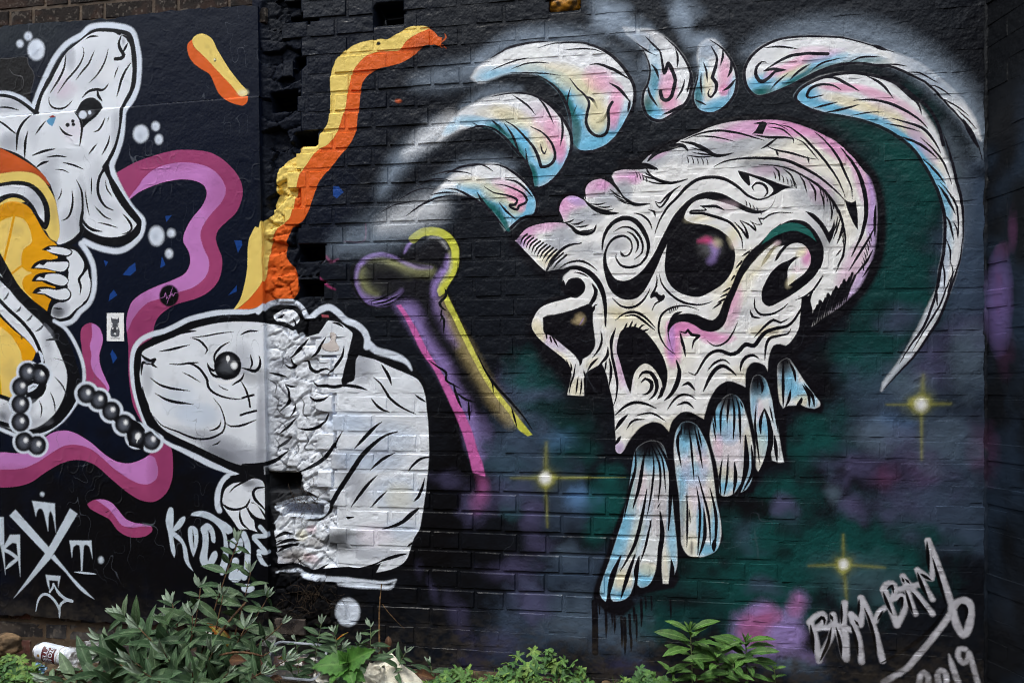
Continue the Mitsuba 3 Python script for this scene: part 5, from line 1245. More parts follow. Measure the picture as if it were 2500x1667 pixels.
Ss kd 1 0.9 0 2 635,1800 642,1783 644,1769
Ss kd 1 0.9 0 2 646,1786 653,1769 655,1755
Ss kd 1 0.9 0 2 657,1773 664,1756 665,1742
Ss kd 1 0.9 0 2 667,1746 673,1732 674,1720
Ss kd 1 0.9 0 2 667,1729 674,1714 675,1702
Ss kd 1 0.9 0 2 668,1711 674,1697 676,1685
Ss kd 1 0.9 0 2 669,1694 675,1679 676,1667
Ss kd 1 0.9 0 2 670,1676 676,1662 677,1650
Ss kd 1 0.9 0 2 671,1659 677,1644 678,1632
Ss kd 1 0.9 0 2 129,1982 134,1969 135,1959
Ss kd 1 0.9 0 2 146,1979 152,1966 153,1956
Ss kd 1 0.9 0 2 164,1976 169,1964 170,1954
Ss kd 1 0.9 0 2 181,1974 187,1961 188,1951
Ss kd 1 0.9 0 2 199,1971 204,1959 205,1948
Ss kd 1 0.9 0 2 338,1811 342,1801 343,1793
Ss kd 1 0.9 0 2 351,1803 355,1793 356,1785
Ss kd 1 0.9 0 2 363,1794 368,1784 369,1776
Ss kd 1 0.9 0 2 376,1786 381,1776 381,1768
Ss kd 1 0.9 0 2 389,1777 393,1767 394,1759
Ss kd 1 0.9 0 2.1 -59,1936 -53,1923 -52,1913
Ss kd 1 0.9 0 2 -47,1930 -41,1917 -40,1907
Ss kd 1 0.9 0 2 -35,1924 -30,1911 -28,1901
Ss kd 1 0.9 0 2 -23,1918 -18,1905 -17,1895
Ss kd 1 0.9 0 2 62,1424 67,1414 68,1405
Ss kd 1 0.9 0 2 69,1427 74,1417 75,1409
Ss kd 1 0.9 0 2 76,1431 81,1421 82,1413
Ss kd 1 0.9 0 2 84,1434 88,1424 89,1416
Ss kd 1 0.9 0 2 91,1438 95,1428 96,1420
Ss kd 1 0.9 0 2 320,1580 325,1570 326,1562
Ss kd 1 0.9 0 2 314,1565 319,1555 320,1547
Ss kd 1 0.9 0 2 308,1550 313,1540 314,1532
Ss kd 1 0.9 0 2 302,1535 307,1525 307,1517
Ss kd 1 0.9 0 2 296,1520 301,1510 301,1502
Ss kd 1 0.9 0 2 290,1505 295,1495 295,1487
Ss kd 1 0.9 0 2 761,1682 768,1665 770,1651
Ss kd 1 0.9 0 2 757,1665 764,1648 766,1634
Ss kd 1 0.9 0 2 753,1648 760,1631 762,1617
Ss kd 1 0.9 0 2 749,1630 756,1613 757,1600
Ss kd 1 0.9 0 2 745,1613 752,1596 753,1582
Ss kd 1 0.9 0 2 741,1596 748,1579 749,1565
Ss kd 1 0.9 0 2 737,1579 744,1562 745,1548
Sb kd 1 0.9 0 6.3 13,1699 27,1742 58,1795 93,1830 129,1869 173,1896 225,1901 273,1888 316,1857 346,1829 381,1812 410,1817 449,1834
F kd 1 1.3 0 312,1922* 351,1909 410,1888 466,1864 508,1851* 474,1846 444,1829 415,1819* 436,1843 419,1866 385,1885 351,1900* 355,1869 351,1864*
Sb kd 1 0.9 0 5.3 351,1864 335,1887 312,1919
Sb kd 1 0.9 0 4.9 368,1846 363,1859 376,1872 398,1869 413,1853 415,1835 402,1820
F kd 1 1.4 0 118,1757* 129,1783 151,1810 190,1822 238,1813 295,1793 338,1771 372,1761 410,1769 436,1799 444,1823* 436,1794 415,1775 376,1774 338,1791 299,1813 260,1837 212,1848 164,1838 124,1811 84,1767 58,1723 31,1669 9,1624 -32,1566 -72,1535 -104,1527 -135,1537 -158,1574 -167,1611 -163,1647 -140,1679 -104,1691 -81,1677 -74,1649 -86,1627 -99,1623 -115,1641* -113,1623 -99,1616 -81,1622 -68,1649 -77,1684 -104,1700 -140,1692 -165,1661 -179,1616 -176,1565 -158,1505 -131,1472 -95,1456 -54,1462 -23,1493 9,1552 40,1623 53,1650* 76,1704 84,1722*
F kd 1 1.3 0 84,1767* 115,1784* 120,1752 151,1735 208,1724 251,1703 286,1670 301,1625 299,1581 286,1545 260,1510 216,1480 173,1462 129,1468 89,1487 62,1519 49,1564 51,1614 58,1668 71,1722
F sk 1 1.3 0 124,1775* 129,1783 151,1807 190,1821 238,1811 282,1793 325,1774* 329,1745 299,1733* 325,1696 331,1638* 303,1679 273,1711 238,1726 173,1732 129,1745
G pinkw2 0.5 58,36,0 0 260,1788
G yls 0.7 63,22,0 0 173,1750
G yls 0.7 36,49,0 0 299,1683
G pinkw2 0.3 22,27,0 0 303,1657
F grey4 0.5 31.4 0 247,1645 240,1626 223,1616 201,1616 184,1628 177,1647 184,1665 201,1676 223,1675 240,1663
Sb rose2 1 13.5 0 10.3 173,1667 199,1671 221,1661 232,1645
Sb lil2 0.8 17.9 0 11.2 216,1659 229,1636 227,1609
G yls 0.5 27,27,0 0 234,1659
G lil2 0.45 27,31,0 0 216,1596
Sb kd 1 0.9 0 5.8 264,1778 234,1793 199,1794 177,1797
Sb kd 1 0.9 0 5.4 177,1797 199,1781 146,1780 142,1772 181,1770 216,1760 251,1748 282,1733 307,1705 325,1669 327,1636
Sb kd 1 0.9 0 4.5 299,1733 325,1705 346,1675 338,1709 318,1739
Sb kd 1 0.9 0 3.6 318,1739 351,1722 374,1701 368,1721 355,1735
Sb kd 1 0.9 0 3.1 355,1735 376,1723 395,1723 385,1743 402,1742 427,1757 461,1763 508,1758
Sb kd 1 0.9 0 9.1 -183,1643 -176,1694 -149,1739 -104,1762 -59,1749 -27,1707 -11,1661 -18,1616 -41,1585
Sb kd 1 0.9 0 5 -16,1625 -41,1589 -81,1577 -113,1586 -131,1614 -129,1628
Sb kd 1 0.9 0 4.6 -140,1711 -108,1728 -72,1722 -45,1694 -32,1662 -36,1630 -63,1606
Sb kd 1 0.9 0 4.6 -90,1711 -68,1699 -50,1671 -50,1649 -59,1631
Sb kd 1 0.9 0 4.1 -65,1779 -36,1771 -9,1747 3,1715
Sb kd 1 0.9 0 4.1 -11,1789 9,1783 15,1762
Sb kd 1 0.9 0 4.5 13,1819 31,1796 53,1818 76,1853 107,1874
Sb kd 1 0.9 0 4.1 13,1820 33,1813 58,1840 102,1872
Sb kd 1 0.9 0 4.6 -145,1464 -117,1436 -81,1426 -45,1439 -18,1470 -5,1497
Sb kd 1 0.9 0 5.4 20,1547 18,1506 0,1466 18,1479 27,1456 44,1469 42,1456 13,1438 3,1415
F kd 1 1.4 0 -5,1461* 9,1484* 47,1465* 31,1451* 13,1465*
Sb kd 1 0.9 0 4.5 29,1549 40,1510 71,1473 111,1445 164,1433 199,1437 221,1446
Sb kd 1 0.9 0 4.5 84,1459 120,1441 146,1434
F kd 1 1.8 0 461,1723* 427,1693 389,1654 351,1620 329,1589 307,1545 290,1501 269,1461 256,1430 242,1394 221,1376 194,1383 164,1397 129,1402 89,1396 67,1374 58,1347 62,1311 80,1261 98,1233* 76,1265 67,1306 64,1333 76,1356 98,1369 124,1371 155,1359 181,1341 212,1333 242,1340 264,1362 277,1398 290,1442 307,1482 325,1527 351,1566 376,1597 415,1635 474,1674*
Se kd 1 0.9 0 3.6 251,1439 221,1417
Se kd 1 0.9 0 3.6 264,1452 238,1439
Se kd 1 0.9 0 3.6 273,1470 247,1459
Se kd 1 0.9 0 3.6 282,1492 256,1477
Se kd 1 0.9 0 3.6 299,1536 286,1519
Se kd 1 0.9 0 3.6 325,1589 303,1563
Se kd 1 0.9 0 3.6 351,1624 325,1607
Sb kd 1 0.9 0 4.1 173,1413 129,1429 80,1426 40,1401 27,1361 31,1320 53,1279 84,1252
Sb kd 1 0.9 0 5.9 67,1374 84,1396 111,1409
Sb kd 1 0.9 0 5.4 104,1335 111,1301 118,1278 124,1242
Sb kd 1 0.9 0 5.4 102,1337 124,1330 133,1341 146,1323 173,1319 155,1301 148,1271
Sb kd 1 0.9 0 3.6 201,1302 221,1284 242,1282 269,1295 290,1322 310,1366
F kd 1 1.3 0 368,1615* 410,1667 449,1710 487,1731 516,1734 550,1724 583,1688 608,1634 606,1582 579,1530 533,1487 483,1453 444,1431 419,1423 398,1441 395,1476 410,1516 432,1551 461,1577 491,1589 508,1600 529,1602* 504,1584 487,1558 485,1532 487,1497* 508,1514 542,1539 563,1574 563,1614 542,1645 508,1650 483,1638 449,1590* 440,1586* 449,1612 474,1643* 444,1635 415,1591 393,1567* 398,1587 423,1626 453,1657* 402,1636
F tl2 1 1.8 0 395,1649* 423,1693 453,1714 491,1724 529,1718 563,1693 583,1657 592,1630* 575,1653 546,1680 516,1694 483,1693 444,1679*
G pkf 0.9 26,53,0 0 554,1601
G yls 0.8 31,26,0 0 533,1619
G yls 0.8 22,40,30 0 495,1514
G pinkw2 0.6 35,26,0 0 525,1553
F kd 1 1.3 0 453,1665* 483,1687 521,1690 558,1675 596,1639 608,1599 600,1560* 558,1513 533,1491 487,1497* 542,1539 565,1579 558,1623 533,1648 504,1653*
G pinkw2 0.8 22,13,-30 0 449,1652
Sb yls 0.6 22.2 0 13.3 444,1639 410,1596 381,1561 346,1522
Sb kd 1 0.9 0 4.4 370,1455 372,1419 393,1394 432,1396 466,1413 487,1433
Sb kd 1 0.9 0 4.4 355,1412 363,1388 391,1381
Sb kd 1 0.9 0 7.6 535,1447 533,1416 508,1373 483,1351 444,1343 410,1330 389,1308 368,1281 338,1286 312,1259 286,1250 247,1264 216,1255 194,1233 173,1197 159,1175 137,1184
Sb kd 1 0.9 0 5.3 497,1342 487,1324 453,1316 423,1307 410,1276 406,1228
Sb kd 1 0.9 0 4.9 370,1312 402,1347 436,1374 461,1364 491,1380
Sb kd 1 0.9 0 6.2 320,1188 325,1219 342,1241 368,1246 387,1232
Sb kd 1 0.9 0 4.5 203,1190 229,1219 260,1230 284,1215
Sb kd 1 0.9 0 7.6 188,1114 212,1166 234,1197 260,1208 286,1192 307,1172
Sb kd 1 0.9 0 9 91,1229 102,1188 93,1143 71,1102 47,1080
Sb kd 1 0.9 0 4.5 58,1046 84,1084 111,1102 137,1100 162,1085
Sb kd 1 0.9 0 5 93,1062 120,1073 137,1069 155,1051
Sb kd 1 0.9 0 5.9 111,1134 133,1145 146,1134 159,1118
Sb kd 1 0.9 0 5.9 -135,1024 -99,1056 -63,1072 -23,1068 20,1050
Sb kd 1 0.9 0 4.1 -59,1022 -27,1031 4,1032 31,1018 53,1003
Sb kd 1 0.9 0 4.1 -92,972 -72,1001 -50,1009 -23,1010
Sb kd 1 0.9 0 7.8 -133,969 -113,1001 -88,1026
Sb kd 1 0.9 0 6.4 -133,914 -122,932 -113,946
Sb kd 1 0.9 0 5.5 -147,1253 -149,1303 -133,1349
Sb kd 1 0.9 0 5.5 -133,1351 -147,1289 -145,1244 -135,1198 -126,1143 -131,1088 -140,1060
Sb kd 1 0.9 0 5.5 -156,1239 -149,1193 -156,1134
Sb kd 1 0.9 0 5 -133,1379 -104,1403 -63,1410 -27,1393 0,1366 15,1350
Sb kd 1 0.9 0 4.6 -99,1394 -63,1398 -27,1375 13,1340
Sb kd 1 0.9 0 4.1 -167,1230 -172,1189
Sb kd 1 0.9 0 4.6 -188,1340 -183,1308 -195,1271 -220,1239
Sb kd 1 0.9 0 6 -161,1280 -163,1248 -176,1230 -195,1212
Sb kd 1 0.9 0 5.1 -197,1239 -222,1216 -238,1189
F kd 1 1.4 0 -124,1308* -113,1339 -90,1353 -59,1355 -27,1339 0,1311 31,1265 49,1225 59,1179 53,1129 36,1089* 40,1116 36,1152 13,1193 -14,1216 -36,1213 -59,1188 -68,1161 -77,1106* -90,1134 -104,1179 -117,1225 -129,1266
Se kd 1 0.9 0 3.7 -99,1348 -92,1362 -90,1371
Se kd 1 0.9 0 3.7 -81,1351 -72,1371 -70,1378
Se kd 1 0.9 0 3.6 -63,1353 -54,1368
Se kd 1 0.9 0 3.6 -45,1348 -34,1359 -25,1361
Se kd 1 0.9 0 3.6 -27,1339 -9,1345
Sb kd 1 0.9 0 7.7 -47,1163 -32,1184 -5,1184 15,1157 20,1125 9,1098 -9,1084
Sb kd 1 0.9 0 6.8 -38,1145 -23,1161 0,1148 0,1125 -14,1107 -32,1102
Sb kd 1 0.9 0 6.8 38,1129 36,1102 22,1086
F kd 1 2.3 0 -408,1393* -394,1400 -342,1409 -287,1424 -250,1438 -225,1444 -217,1419 -217,1377 -211,1327 -209,1285 -227,1253 -254,1235 -261,1216 -268,1210* -271,1226 -287,1249 -324,1282 -370,1319* -399,1333* -406,1361
F tan 0.7 13.8 0 -250,1387 -253,1377 -261,1370 -271,1371 -279,1377 -282,1387 -279,1398 -271,1404 -261,1404 -253,1397
G tan 0.35 23,18,0 0 -282,1374
Sb lil2 0.5 0.9 0 3.2 -268,1364 -250,1392
Se kd 1 0.9 0 3.7 -403,1356 -401,1333
Se kd 1 0.9 0 3.7 -396,1338 -392,1310
Se kd 1 0.9 0 3.7 -380,1319 -373,1296
Se kd 1 0.9 0 3.7 -370,1319 -349,1282
Se kd 1 0.9 0 3.7 -222,1442 -209,1460 -202,1465
Se kd 1 0.9 0 3.7 -227,1414 -209,1437 -199,1441
Se kd 1 0.9 0 3.7 -225,1405 -213,1423 -209,1432
F kd 1 1.4 0 -245,1504 -252,1481 -272,1467 -297,1468 -317,1482 -324,1506 -317,1529 -297,1543 -272,1543 -252,1528
F sk 1 1.4 0 -329,1518* -329,1545 -305,1566 -278,1567 -245,1553 -222,1529 -215,1497 -231,1470 -278,1447* -282,1464* -254,1484 -245,1516 -259,1537 -282,1544 -310,1536 -322,1513*
Sb kd 1 0.9 0 10.1 -347,1523 -342,1555 -319,1575 -282,1581 -245,1569 -213,1543 -186,1501 -172,1441 -170,1358
Sb kd 1 0.9 0 4.2 -347,1577 -315,1598 -268,1606 -231,1592 -200,1566
Sb kd 1 0.9 0 3.2 -291,1563 -264,1560 -234,1543
Sb kd 1 0.9 0 7.8 -220,1518 -206,1492 -211,1469 -231,1442
Sb kd 1 0.9 0 11.6 -329,1532 -329,1504 -305,1476
Sb kd 1 0.9 0 9.3 -305,1471 -370,1463 -408,1445
Sb kd 1 0.9 0 3.7 -319,1235 -305,1198 -298,1161
Sb kd 1 0.9 0 3.7 -282,1217 -291,1170 -301,1143 -308,1101
Sb kd 1 0.9 0 3.7 -259,1235 -264,1212
Sb kd 1 0.9 0 3.7 -273,1170 -278,1129 -282,1101
Sb kd 1 0.9 0 3.7 -261,1161 -261,1129 -266,1097
Sb kd 1 0.9 0 3.7 -252,1193 -245,1161
Sb kd 1 0.9 0 3.7 -301,1221 -296,1189
F kd 1 6.3 0 -99,895* -90,918 -72,945 -36,980 4,999 40,990 64,963* 76,1002 107,1033 137,1038 173,1018 188,994* 194,1025 208,1075 238,1126 277,1151 320,1138 340,1124* 338,1178 351,1213 372,1221 398,1211 416,1182* 421,1235 436,1275 461,1286 491,1272* 525,1230 558,1160 608,1072 600,1037 516,1045 483,1027 483,860* 432,845* 389,814 368,746* 260,712 251,632 256,565 173,503 93,491 102,424 84,387* -27,359 -72,339 -59,321 -104,273* -158,280 -209,323 -218,341 -209,387 -176,481 -140,596 -95,712 -72,872*
Sn kd 1 1.8 0 11.6 -211,318 -209,224 -209,130
Se kd 1 1.8 0 5.1 -170,302 -167,244 -168,185
Se kd 1 1.8 0 3.2 -195,310 -192,292 -193,273
Se kd 1 1.8 0 3.8 -147,285 -145,260 -145,234
Se kd 1 1.8 0 4.5 -138,281 -135,244 -136,207
Se kd 1 1.8 0 5.1 -111,268 -108,211 -109,154
Se kd 1 1.8 0 6.4 -99,264 -97,196 -97,127
Se kd 1 1.8 0 5.1 -81,279 -79,236 -79,192
Se kd 1 1.8 0 4.5 -65,307 -63,278 -64,248
Se kd 1 1.8 0 3.8 -56,280 -54,230 -54,180
Se kd 1 1.8 0 5.1 -38,336 -36,286 -37,236
Se kd 1 1.8 0 3.2 -23,346 -20,321 -21,296
Se kd 1 1.8 0 3.2 -1,351 1,324 1,297
Se kd 1 1.8 0 3.2 69,341 71,305 71,269
Se kd 1 1.8 0 4.5 -77,211 -74,177 -75,142
Sb kd 1 4.6 0 9.2 -211,226 -209,176 -212,130
F tw 1 2.7 2 -54,900 -14,928 22,928 44,911 58,861 71,784 80,671 93,536 93,469 82,436* 76,463 71,499* 62,402* 42,401* 38,453 40,534 36,580* 29,534 13,443 -5,401 -27,384 -50,390 -50,440 -43,486 -47,463* -68,384 -90,342 -140,326 -151,349 -147,390 -113,456 -145,399 -170,325* -190,347 -186,388 -154,481 -117,597 -104,639 -81,758 -68,850
G bl 0.9 41,192,10 1 -77,758
G bl 0.9 55,183,18 1 -126,551
G bl 0.81 37,92,15 1 -167,375
G bl 0.9 59,59,0 1 -23,414
G bl 0.9 59,41,0 1 -104,351
G bl 0.72 27,190,0 1 76,581
G bl 0.81 91,59,0 1 9,860
G bl 0.45 36,137,15 1 -36,604
G yl 0.59 50,50,0 1 -113,410
G yl 0.52 50,32,0 1 -9,451
G yl 0.39 27,137,12 1 -59,759
G yl 0.39 23,91,0 1 53,467
G yl 0.33 27,119,15 1 -59,567
G pk 0.2 27,91,5 1 -41,768
G pk 0.12 68,118,0 1 9,679
G kd 1 73,32,0 1 -9,921
G kd 0.95 84,64,0 1 -9,903
G kd 0.6 55,27,0 1 -27,891
G grey5 0.3 45,136,0 1 40,670
Sb kd 1 0.9 0 6.8 -23,896 -32,841 -45,759 -68,676
Sb kd 1 0.9 0 5.9 -59,895 -59,827 -81,740 -101,639
Sb kd 1 0.9 0 4.1 4,896 9,828 0,737 -18,641
Sb kd 1 0.9 0 4.5 -5,924 27,851 33,783 24,702
Sb kd 1 0.9 0 3.6 9,919 40,861 53,739
Sb kd 1 0.9 0 7.7 18,928 49,874 71,807 67,671 62,599
Sb kd 1 0.9 0 6.8 -16,751 -36,641 -59,549 -90,484 -115,442
Sb kd 1 0.9 0 4.5 0,637 -23,532 -41,477
Sb kd 1 0.9 0 9.1 31,670 40,589 31,520 22,443
Sb kd 1 0.9 0 10.1 -113,497 -140,432 -156,367 -161,321
Sb kd 1 0.9 0 7.8 -59,508 -86,429 -113,337
Sb kd 1 0.9 0 9.1 -45,499 -56,440 -54,394
Sb kd 1 0.9 0 6.8 73,490 78,445 71,409
Sb kd 1 0.9 0 3.2 -5,637 -2,606
Sb kd 1 0.9 0 2.7 22,679 33,702
Sb kd 1 0.9 0 3.2 -9,923 -23,873
Sb kd 1 0.9 0 3.2 -5,914 -9,869
F tw 1 2.7 2 89,961 111,997 137,1002 164,989 186,953 208,900 221,832 234,721 251,632 251,578 234,532 194,509 164,503 133,511 111,546 107,605 102,717 89,816 82,898
G bl 0.9 41,90,0 1 120,943
G bl 0.81 31,90,-15 1 173,944
G bl 0.72 81,54,0 1 146,808
G bl 0.72 23,117,0 1 115,718
G bl 0.9 18,117,0 1 179,629
G bl 0.81 22,117,0 1 229,609
G bl 0.9 49,31,0 1 203,531
G yl 0.39 27,72,0 1 129,673
G yl 0.45 41,59,0 1 146,547
G yl 0.33 22,117,0 1 212,720
G pk 0.2 23,63,0 1 124,831
G pk 0.24 27,72,-10 1 186,863
G pkl 0.4 54,90,0 1 168,741
G kd 1 41,27,0 1 137,993
G kd 0.95 47,54,0 1 137,975
G grey5 0.4 18,135,0 1 111,627
Sb kd 1 0.9 0 4.5 102,966 93,934 109,835
Sb kd 1 0.9 0 4.5 111,979 98,943 98,889
Sb kd 1 0.9 0 4.1 133,998 144,921 155,786
Sb kd 1 0.9 0 4.5 155,989 173,908 186,832
Sb kd 1 0.9 0 4 168,980 181,917 181,908
Sb kd 1 0.9 0 4.5 168,809 186,742 208,653 214,550
Sb kd 1 0.9 0 4.5 129,740 131,650 129,538
Sb kd 1 0.9 0 4.9 164,764 177,665 168,512
Sb kd 1 0.9 0 6.7 190,684 194,585 173,508
Sb kd 1 0.9 0 5.8 212,760 234,653 229,528
Sb kd 1 0.9 0 9 229,573 225,528
Sb kd 1 0.9 0 2.7 137,682 142,628
Sb kd 1 0.9 0 3.2 111,993 107,943
Sb kd 1 0.9 0 2.7 124,1002 120,957
Sb kd 0.7 6.3 0 5.9 146,565 146,511
F tw 1 2.7 2 229,1034 251,1079 277,1102 303,1100 325,1075 342,1026 355,969 366,902 366,835 359,791 342,759 323,747* 329,790 303,749* 286,735 260,730 247,743 245,788 234,855 216,922 212,967
G bl 0.9 40,72,0 1 238,1025
G bl 0.9 36,54,0 1 307,1062
G bl 0.72 54,58,0 1 277,968
G bl 0.9 36,40,0 1 260,771
G bl 0.81 36,27,0 1 316,767
G bl 0.63 18,116,0 1 351,813
G pk 0.32 22,58,0 1 242,913
G pk 0.16 67,89,0 1 286,901
G yl 0.39 58,36,0 1 256,811
G yl 0.39 18,71,0 1 346,924
G kd 0.9 49,18,0 1 277,1097
G kd 0.95 57,36,0 1 277,1079
G grey5 0.3 27,89,0 1 338,879
Sb kd 1 0.9 0 4.5 260,1088 229,1052 234,972
Sb kd 1 0.9 0 4.5 269,1093 251,1034 251,954
Sb kd 1 0.9 0 4.9 282,1102 277,1057 273,999
Sb kd 1 0.9 0 4.5 290,1102 299,1035 295,937
Sb kd 1 0.9 0 4.9 303,1097 316,1053 320,924
Sb kd 1 0.9 0 3.1 320,1080 329,1053
Sb kd 1 0.9 0 9.8 338,955 342,879 338,821 320,750
Sb kd 1 0.9 0 5.8 359,920 363,822 329,750
Sb kd 1 0.9 0 4.5 256,869 247,793 251,735
Sb kd 1 0.9 0 4.5 277,883 273,798 262,730
Sb kd 1 0.9 0 6.7 299,856 303,798 295,740
Sb kd 1 0.9 0 3.1 221,1016 234,931
F tw 1 2.7 2 355,1124 368,1169 389,1173 410,1155 427,1098 444,1027 457,948 472,859* 453,857* 440,863* 432,865* 427,903 427,947* 419,912 406,867 385,822* 376,835 374,947 359,1035
G bl 0.9 40,53,0 1 402,1133
G bl 0.72 18,89,0 1 368,1080
G bl 0.9 31,89,0 1 402,960
G pk 0.2 22,49,0 1 385,1044
G yl 0.39 27,53,0 1 395,925
G grey5 0.5 36,58,0 1 381,1133
G kd 1 36,27,0 1 376,1169
G kd 0.95 41,53,0 1 376,1151
G yl 0.26 27,36,0 1 381,849
G bl 0.36 22,89,-10 1 444,1036
Sb kd 1 0.9 0 9.8 404,1053 419,1009 427,947 419,894 402,849 385,822
Sb kd 1 0.9 0 5.8 404,1051 391,1009 392,960
Sb kd 1 0.9 0 4 432,1098 444,1027 453,965
Sb kd 1 0.9 0 6.6 440,956 449,859
Sb kd 1 0.9 0 5.8 385,1173 398,1133 395,1107
Sb kd 1 0.9 0 4.4 376,1067 372,991 389,849
Sb kd 1 0.9 0 3.1 423,1062 436,1000
Sb kd 1 0.9 0 2.7 381,1178 381,1124
F tw 1 2.6 2 453,1213 483,1235 499,1222 533,1169 567,1116 596,1077 596,1063 579,1054* 554,1057* 533,1067 525,1081 516,1065* 483,1063 470,1054* 457,1080 451,1147
G bl 0.9 40,71,0 1 487,1151
G bl 0.81 44,40,0 1 525,1116
G yl 0.52 35,26,0 1 537,1085
G yl 0.39 18,53,0 1 457,1111
G grey5 0.5 27,53,0 1 461,1178
G kd 1 31,22,0 1 474,1231
G kd 0.95 36,44,0 1 474,1213
G bl 0.63 22,35,0 1 571,1081
Sb kd 1 0.9 0 5.7 470,1226 470,1147 470,1058
Sb kd 1 0.9 0 5.3 491,1222 508,1186 514,1151
Sb kd 1 0.9 0 5.3 495,1122 491,1089 478,1058
Sb kd 1 0.9 0 6.6 535,1094 529,1076 516,1063
Sb kd 1 0.9 0 5.7 537,1138 558,1103 560,1059
Sb kd 1 0.9 0 5.7 542,1142 571,1098 577,1059
Sb kd 1 0.9 0 2.2 483,1230 487,1213
Sn sig 1 5.3 0 11 564,286 581,228 594,150
Sn sig 1 5.3 0 9.9 560,284 581,307 606,317 612,300 602,277 581,263 606,269 635,266 635,240 614,195 594,159
Sn sig 1 5.2 0 10.9 641,315 648,280 664,241 681,168
Sn sig 1 5.2 0 10.4 681,360 679,321 677,281 685,234 687,160
Sn sig 1 5.2 0 8.7 635,279 668,277 701,265
Sn sig 1 5.2 0 10.3 703,320 714,279 730,223 738,154
Sn sig 1 5.2 0 9.2 701,320 722,306 734,284 738,324 736,380
Sn sig 1 5.2 0 10.8 736,380 755,342 779,274 795,214 808,163
Sn sig 1 5.2 0 9.2 783,300 795,331 814,349
Sn sig 1 5.2 0 11.3 812,414 832,359 856,291
Sn sig 1 5.2 0 9.7 810,414 820,432 840,437 850,420 848,398 840,381 868,395 883,379 881,348 868,313 856,291
Sn sig 1 5.2 0 8.6 874,464 889,418 901,375 917,333
Sn sig 1 5.2 0 9.1 876,464 905,423 941,377 973,336
Sn sig 1 5.2 0 9.1 866,417 893,426 925,436 941,437
Sn sig 1 5.2 0 9.1 925,484 945,437 973,387
Sn sig 1 5.1 0 9.1 923,488 945,472 969,460 971,507 957,592
Sn sig 1 5.1 0 10.2 959,592 981,533 1008,457 1028,394 1036,356 1020,321 973,250 925,187 885,137 812,85
Sn sig 1 5.1 0 12.3 1036,356 1052,378 1079,388 1095,372 1095,325 1087,286 1072,268 1052,301 1040,343
Sb blk 1 2.2 0 7.1 564,275 571,227 575,175
Sb blk 1 2.2 0 6 581,281 602,304 612,295 610,278
Sb blk 1 2.2 0 6.6 635,270 623,208 596,148
Sb blk 1 2.2 0 4.9 598,229 623,252
Sb blk 1 2.2 0 6.6 652,271 664,224 670,168
Sb blk 1 2.2 0 6 631,318 641,293
Sb blk 1 2.2 0 5.5 670,355 670,285
Sb blk 1 2.2 0 6.5 701,287 718,231 726,175
Sb blk 1 2.2 0 4.9 714,301 730,280
Sb blk 1 2.2 0 5.4 730,376 726,314
Sb blk 1 2.2 0 6.5 747,346 767,291 783,218 787,175
Sb blk 1 2.2 0 5.4 791,305 810,340
Sb blk 1 2.2 0 6.5 810,405 824,363 840,329
Sb blk 1 2.2 0 5.4 824,415 840,428 844,403
Sb blk 1 2.2 0 5.4 856,364 872,387 872,348
Sb blk 1 2.2 0 5.9 885,413 897,366 909,332
Sb blk 1 2.1 0 5.9 905,410 933,368 961,335
Sb blk 1 2.2 0 4.9 872,460 881,439
Sb blk 1 2.2 0 4.8 883,456 899,437
Sb blk 1 2.1 0 7 923,479 937,437 957,391
Sb blk 1 2.1 0 5.9 933,475 969,453
Sb blk 1 2.1 0 6.4 955,588 957,541 961,485
Sb blk 1 2.1 0 5.9 973,533 989,474 1008,402 1016,372
Sb blk 1 2.2 0 7 1016,361 973,289 925,239 864,192 804,154
Sb blk 1 2.1 0 6.4 1056,357 1068,372 1083,358 1079,316
Sn sig 1 5.2 0 9.1 929,89 933,115 945,128 959,112 957,86
Sn sig 1 5.1 0 9.1 993,93 989,122 1000,140 1016,128 1018,94
Ss sig 1 5.1 0 9.1 1026,197 1040,147 1056,101
Sn sig 1 5.1 0 8.5 1079,218 1060,217 1056,191 1072,170 1089,184 1091,206 1103,164 1119,105
"""

def spline(pts, corner, closed, step):
    n = len(pts)
    def P(i):
        return pts[i % n] if closed else pts[min(max(i, 0), n - 1)]
    def tangent(i):
        return (P(i + 1) - P(i - 1)) * 0.5
    out, tt = [], []
    for i in range(n if closed else n - 1):
        a, b = P(i), P(i + 1)
        L = np.linalg.norm(b - a)
        ta = (b - a) * 0.5 if corner[i % n] else tangent(i)
        tb = (b - a) * 0.5 if corner[(i + 1) % n] else tangent(i + 1)
        # keep tangents no longer than the span, so that uneven spacing does not overshoot
        for t in (ta, tb):
            l = np.linalg.norm(t)
            if l > L: t *= L / l
        if corner[i % n] and corner[(i + 1) % n]:
            m = 1
        else:
            m = max(2, min(10, int(L / step) + 1))
        for k in range(m):
            s = k / m
            out.append((2 * s**3 - 3 * s**2 + 1) * a + (s**3 - 2 * s**2 + s) * ta + (3 * s**2 - 2 * s**3) * b + (s**3 - s**2) * tb)
            tt.append(i + s)
    if not closed:
        out.append(pts[-1]); tt.append(n - 1.0)
    return np.array(out), np.array(tt) / max(1, n if closed else n - 1)

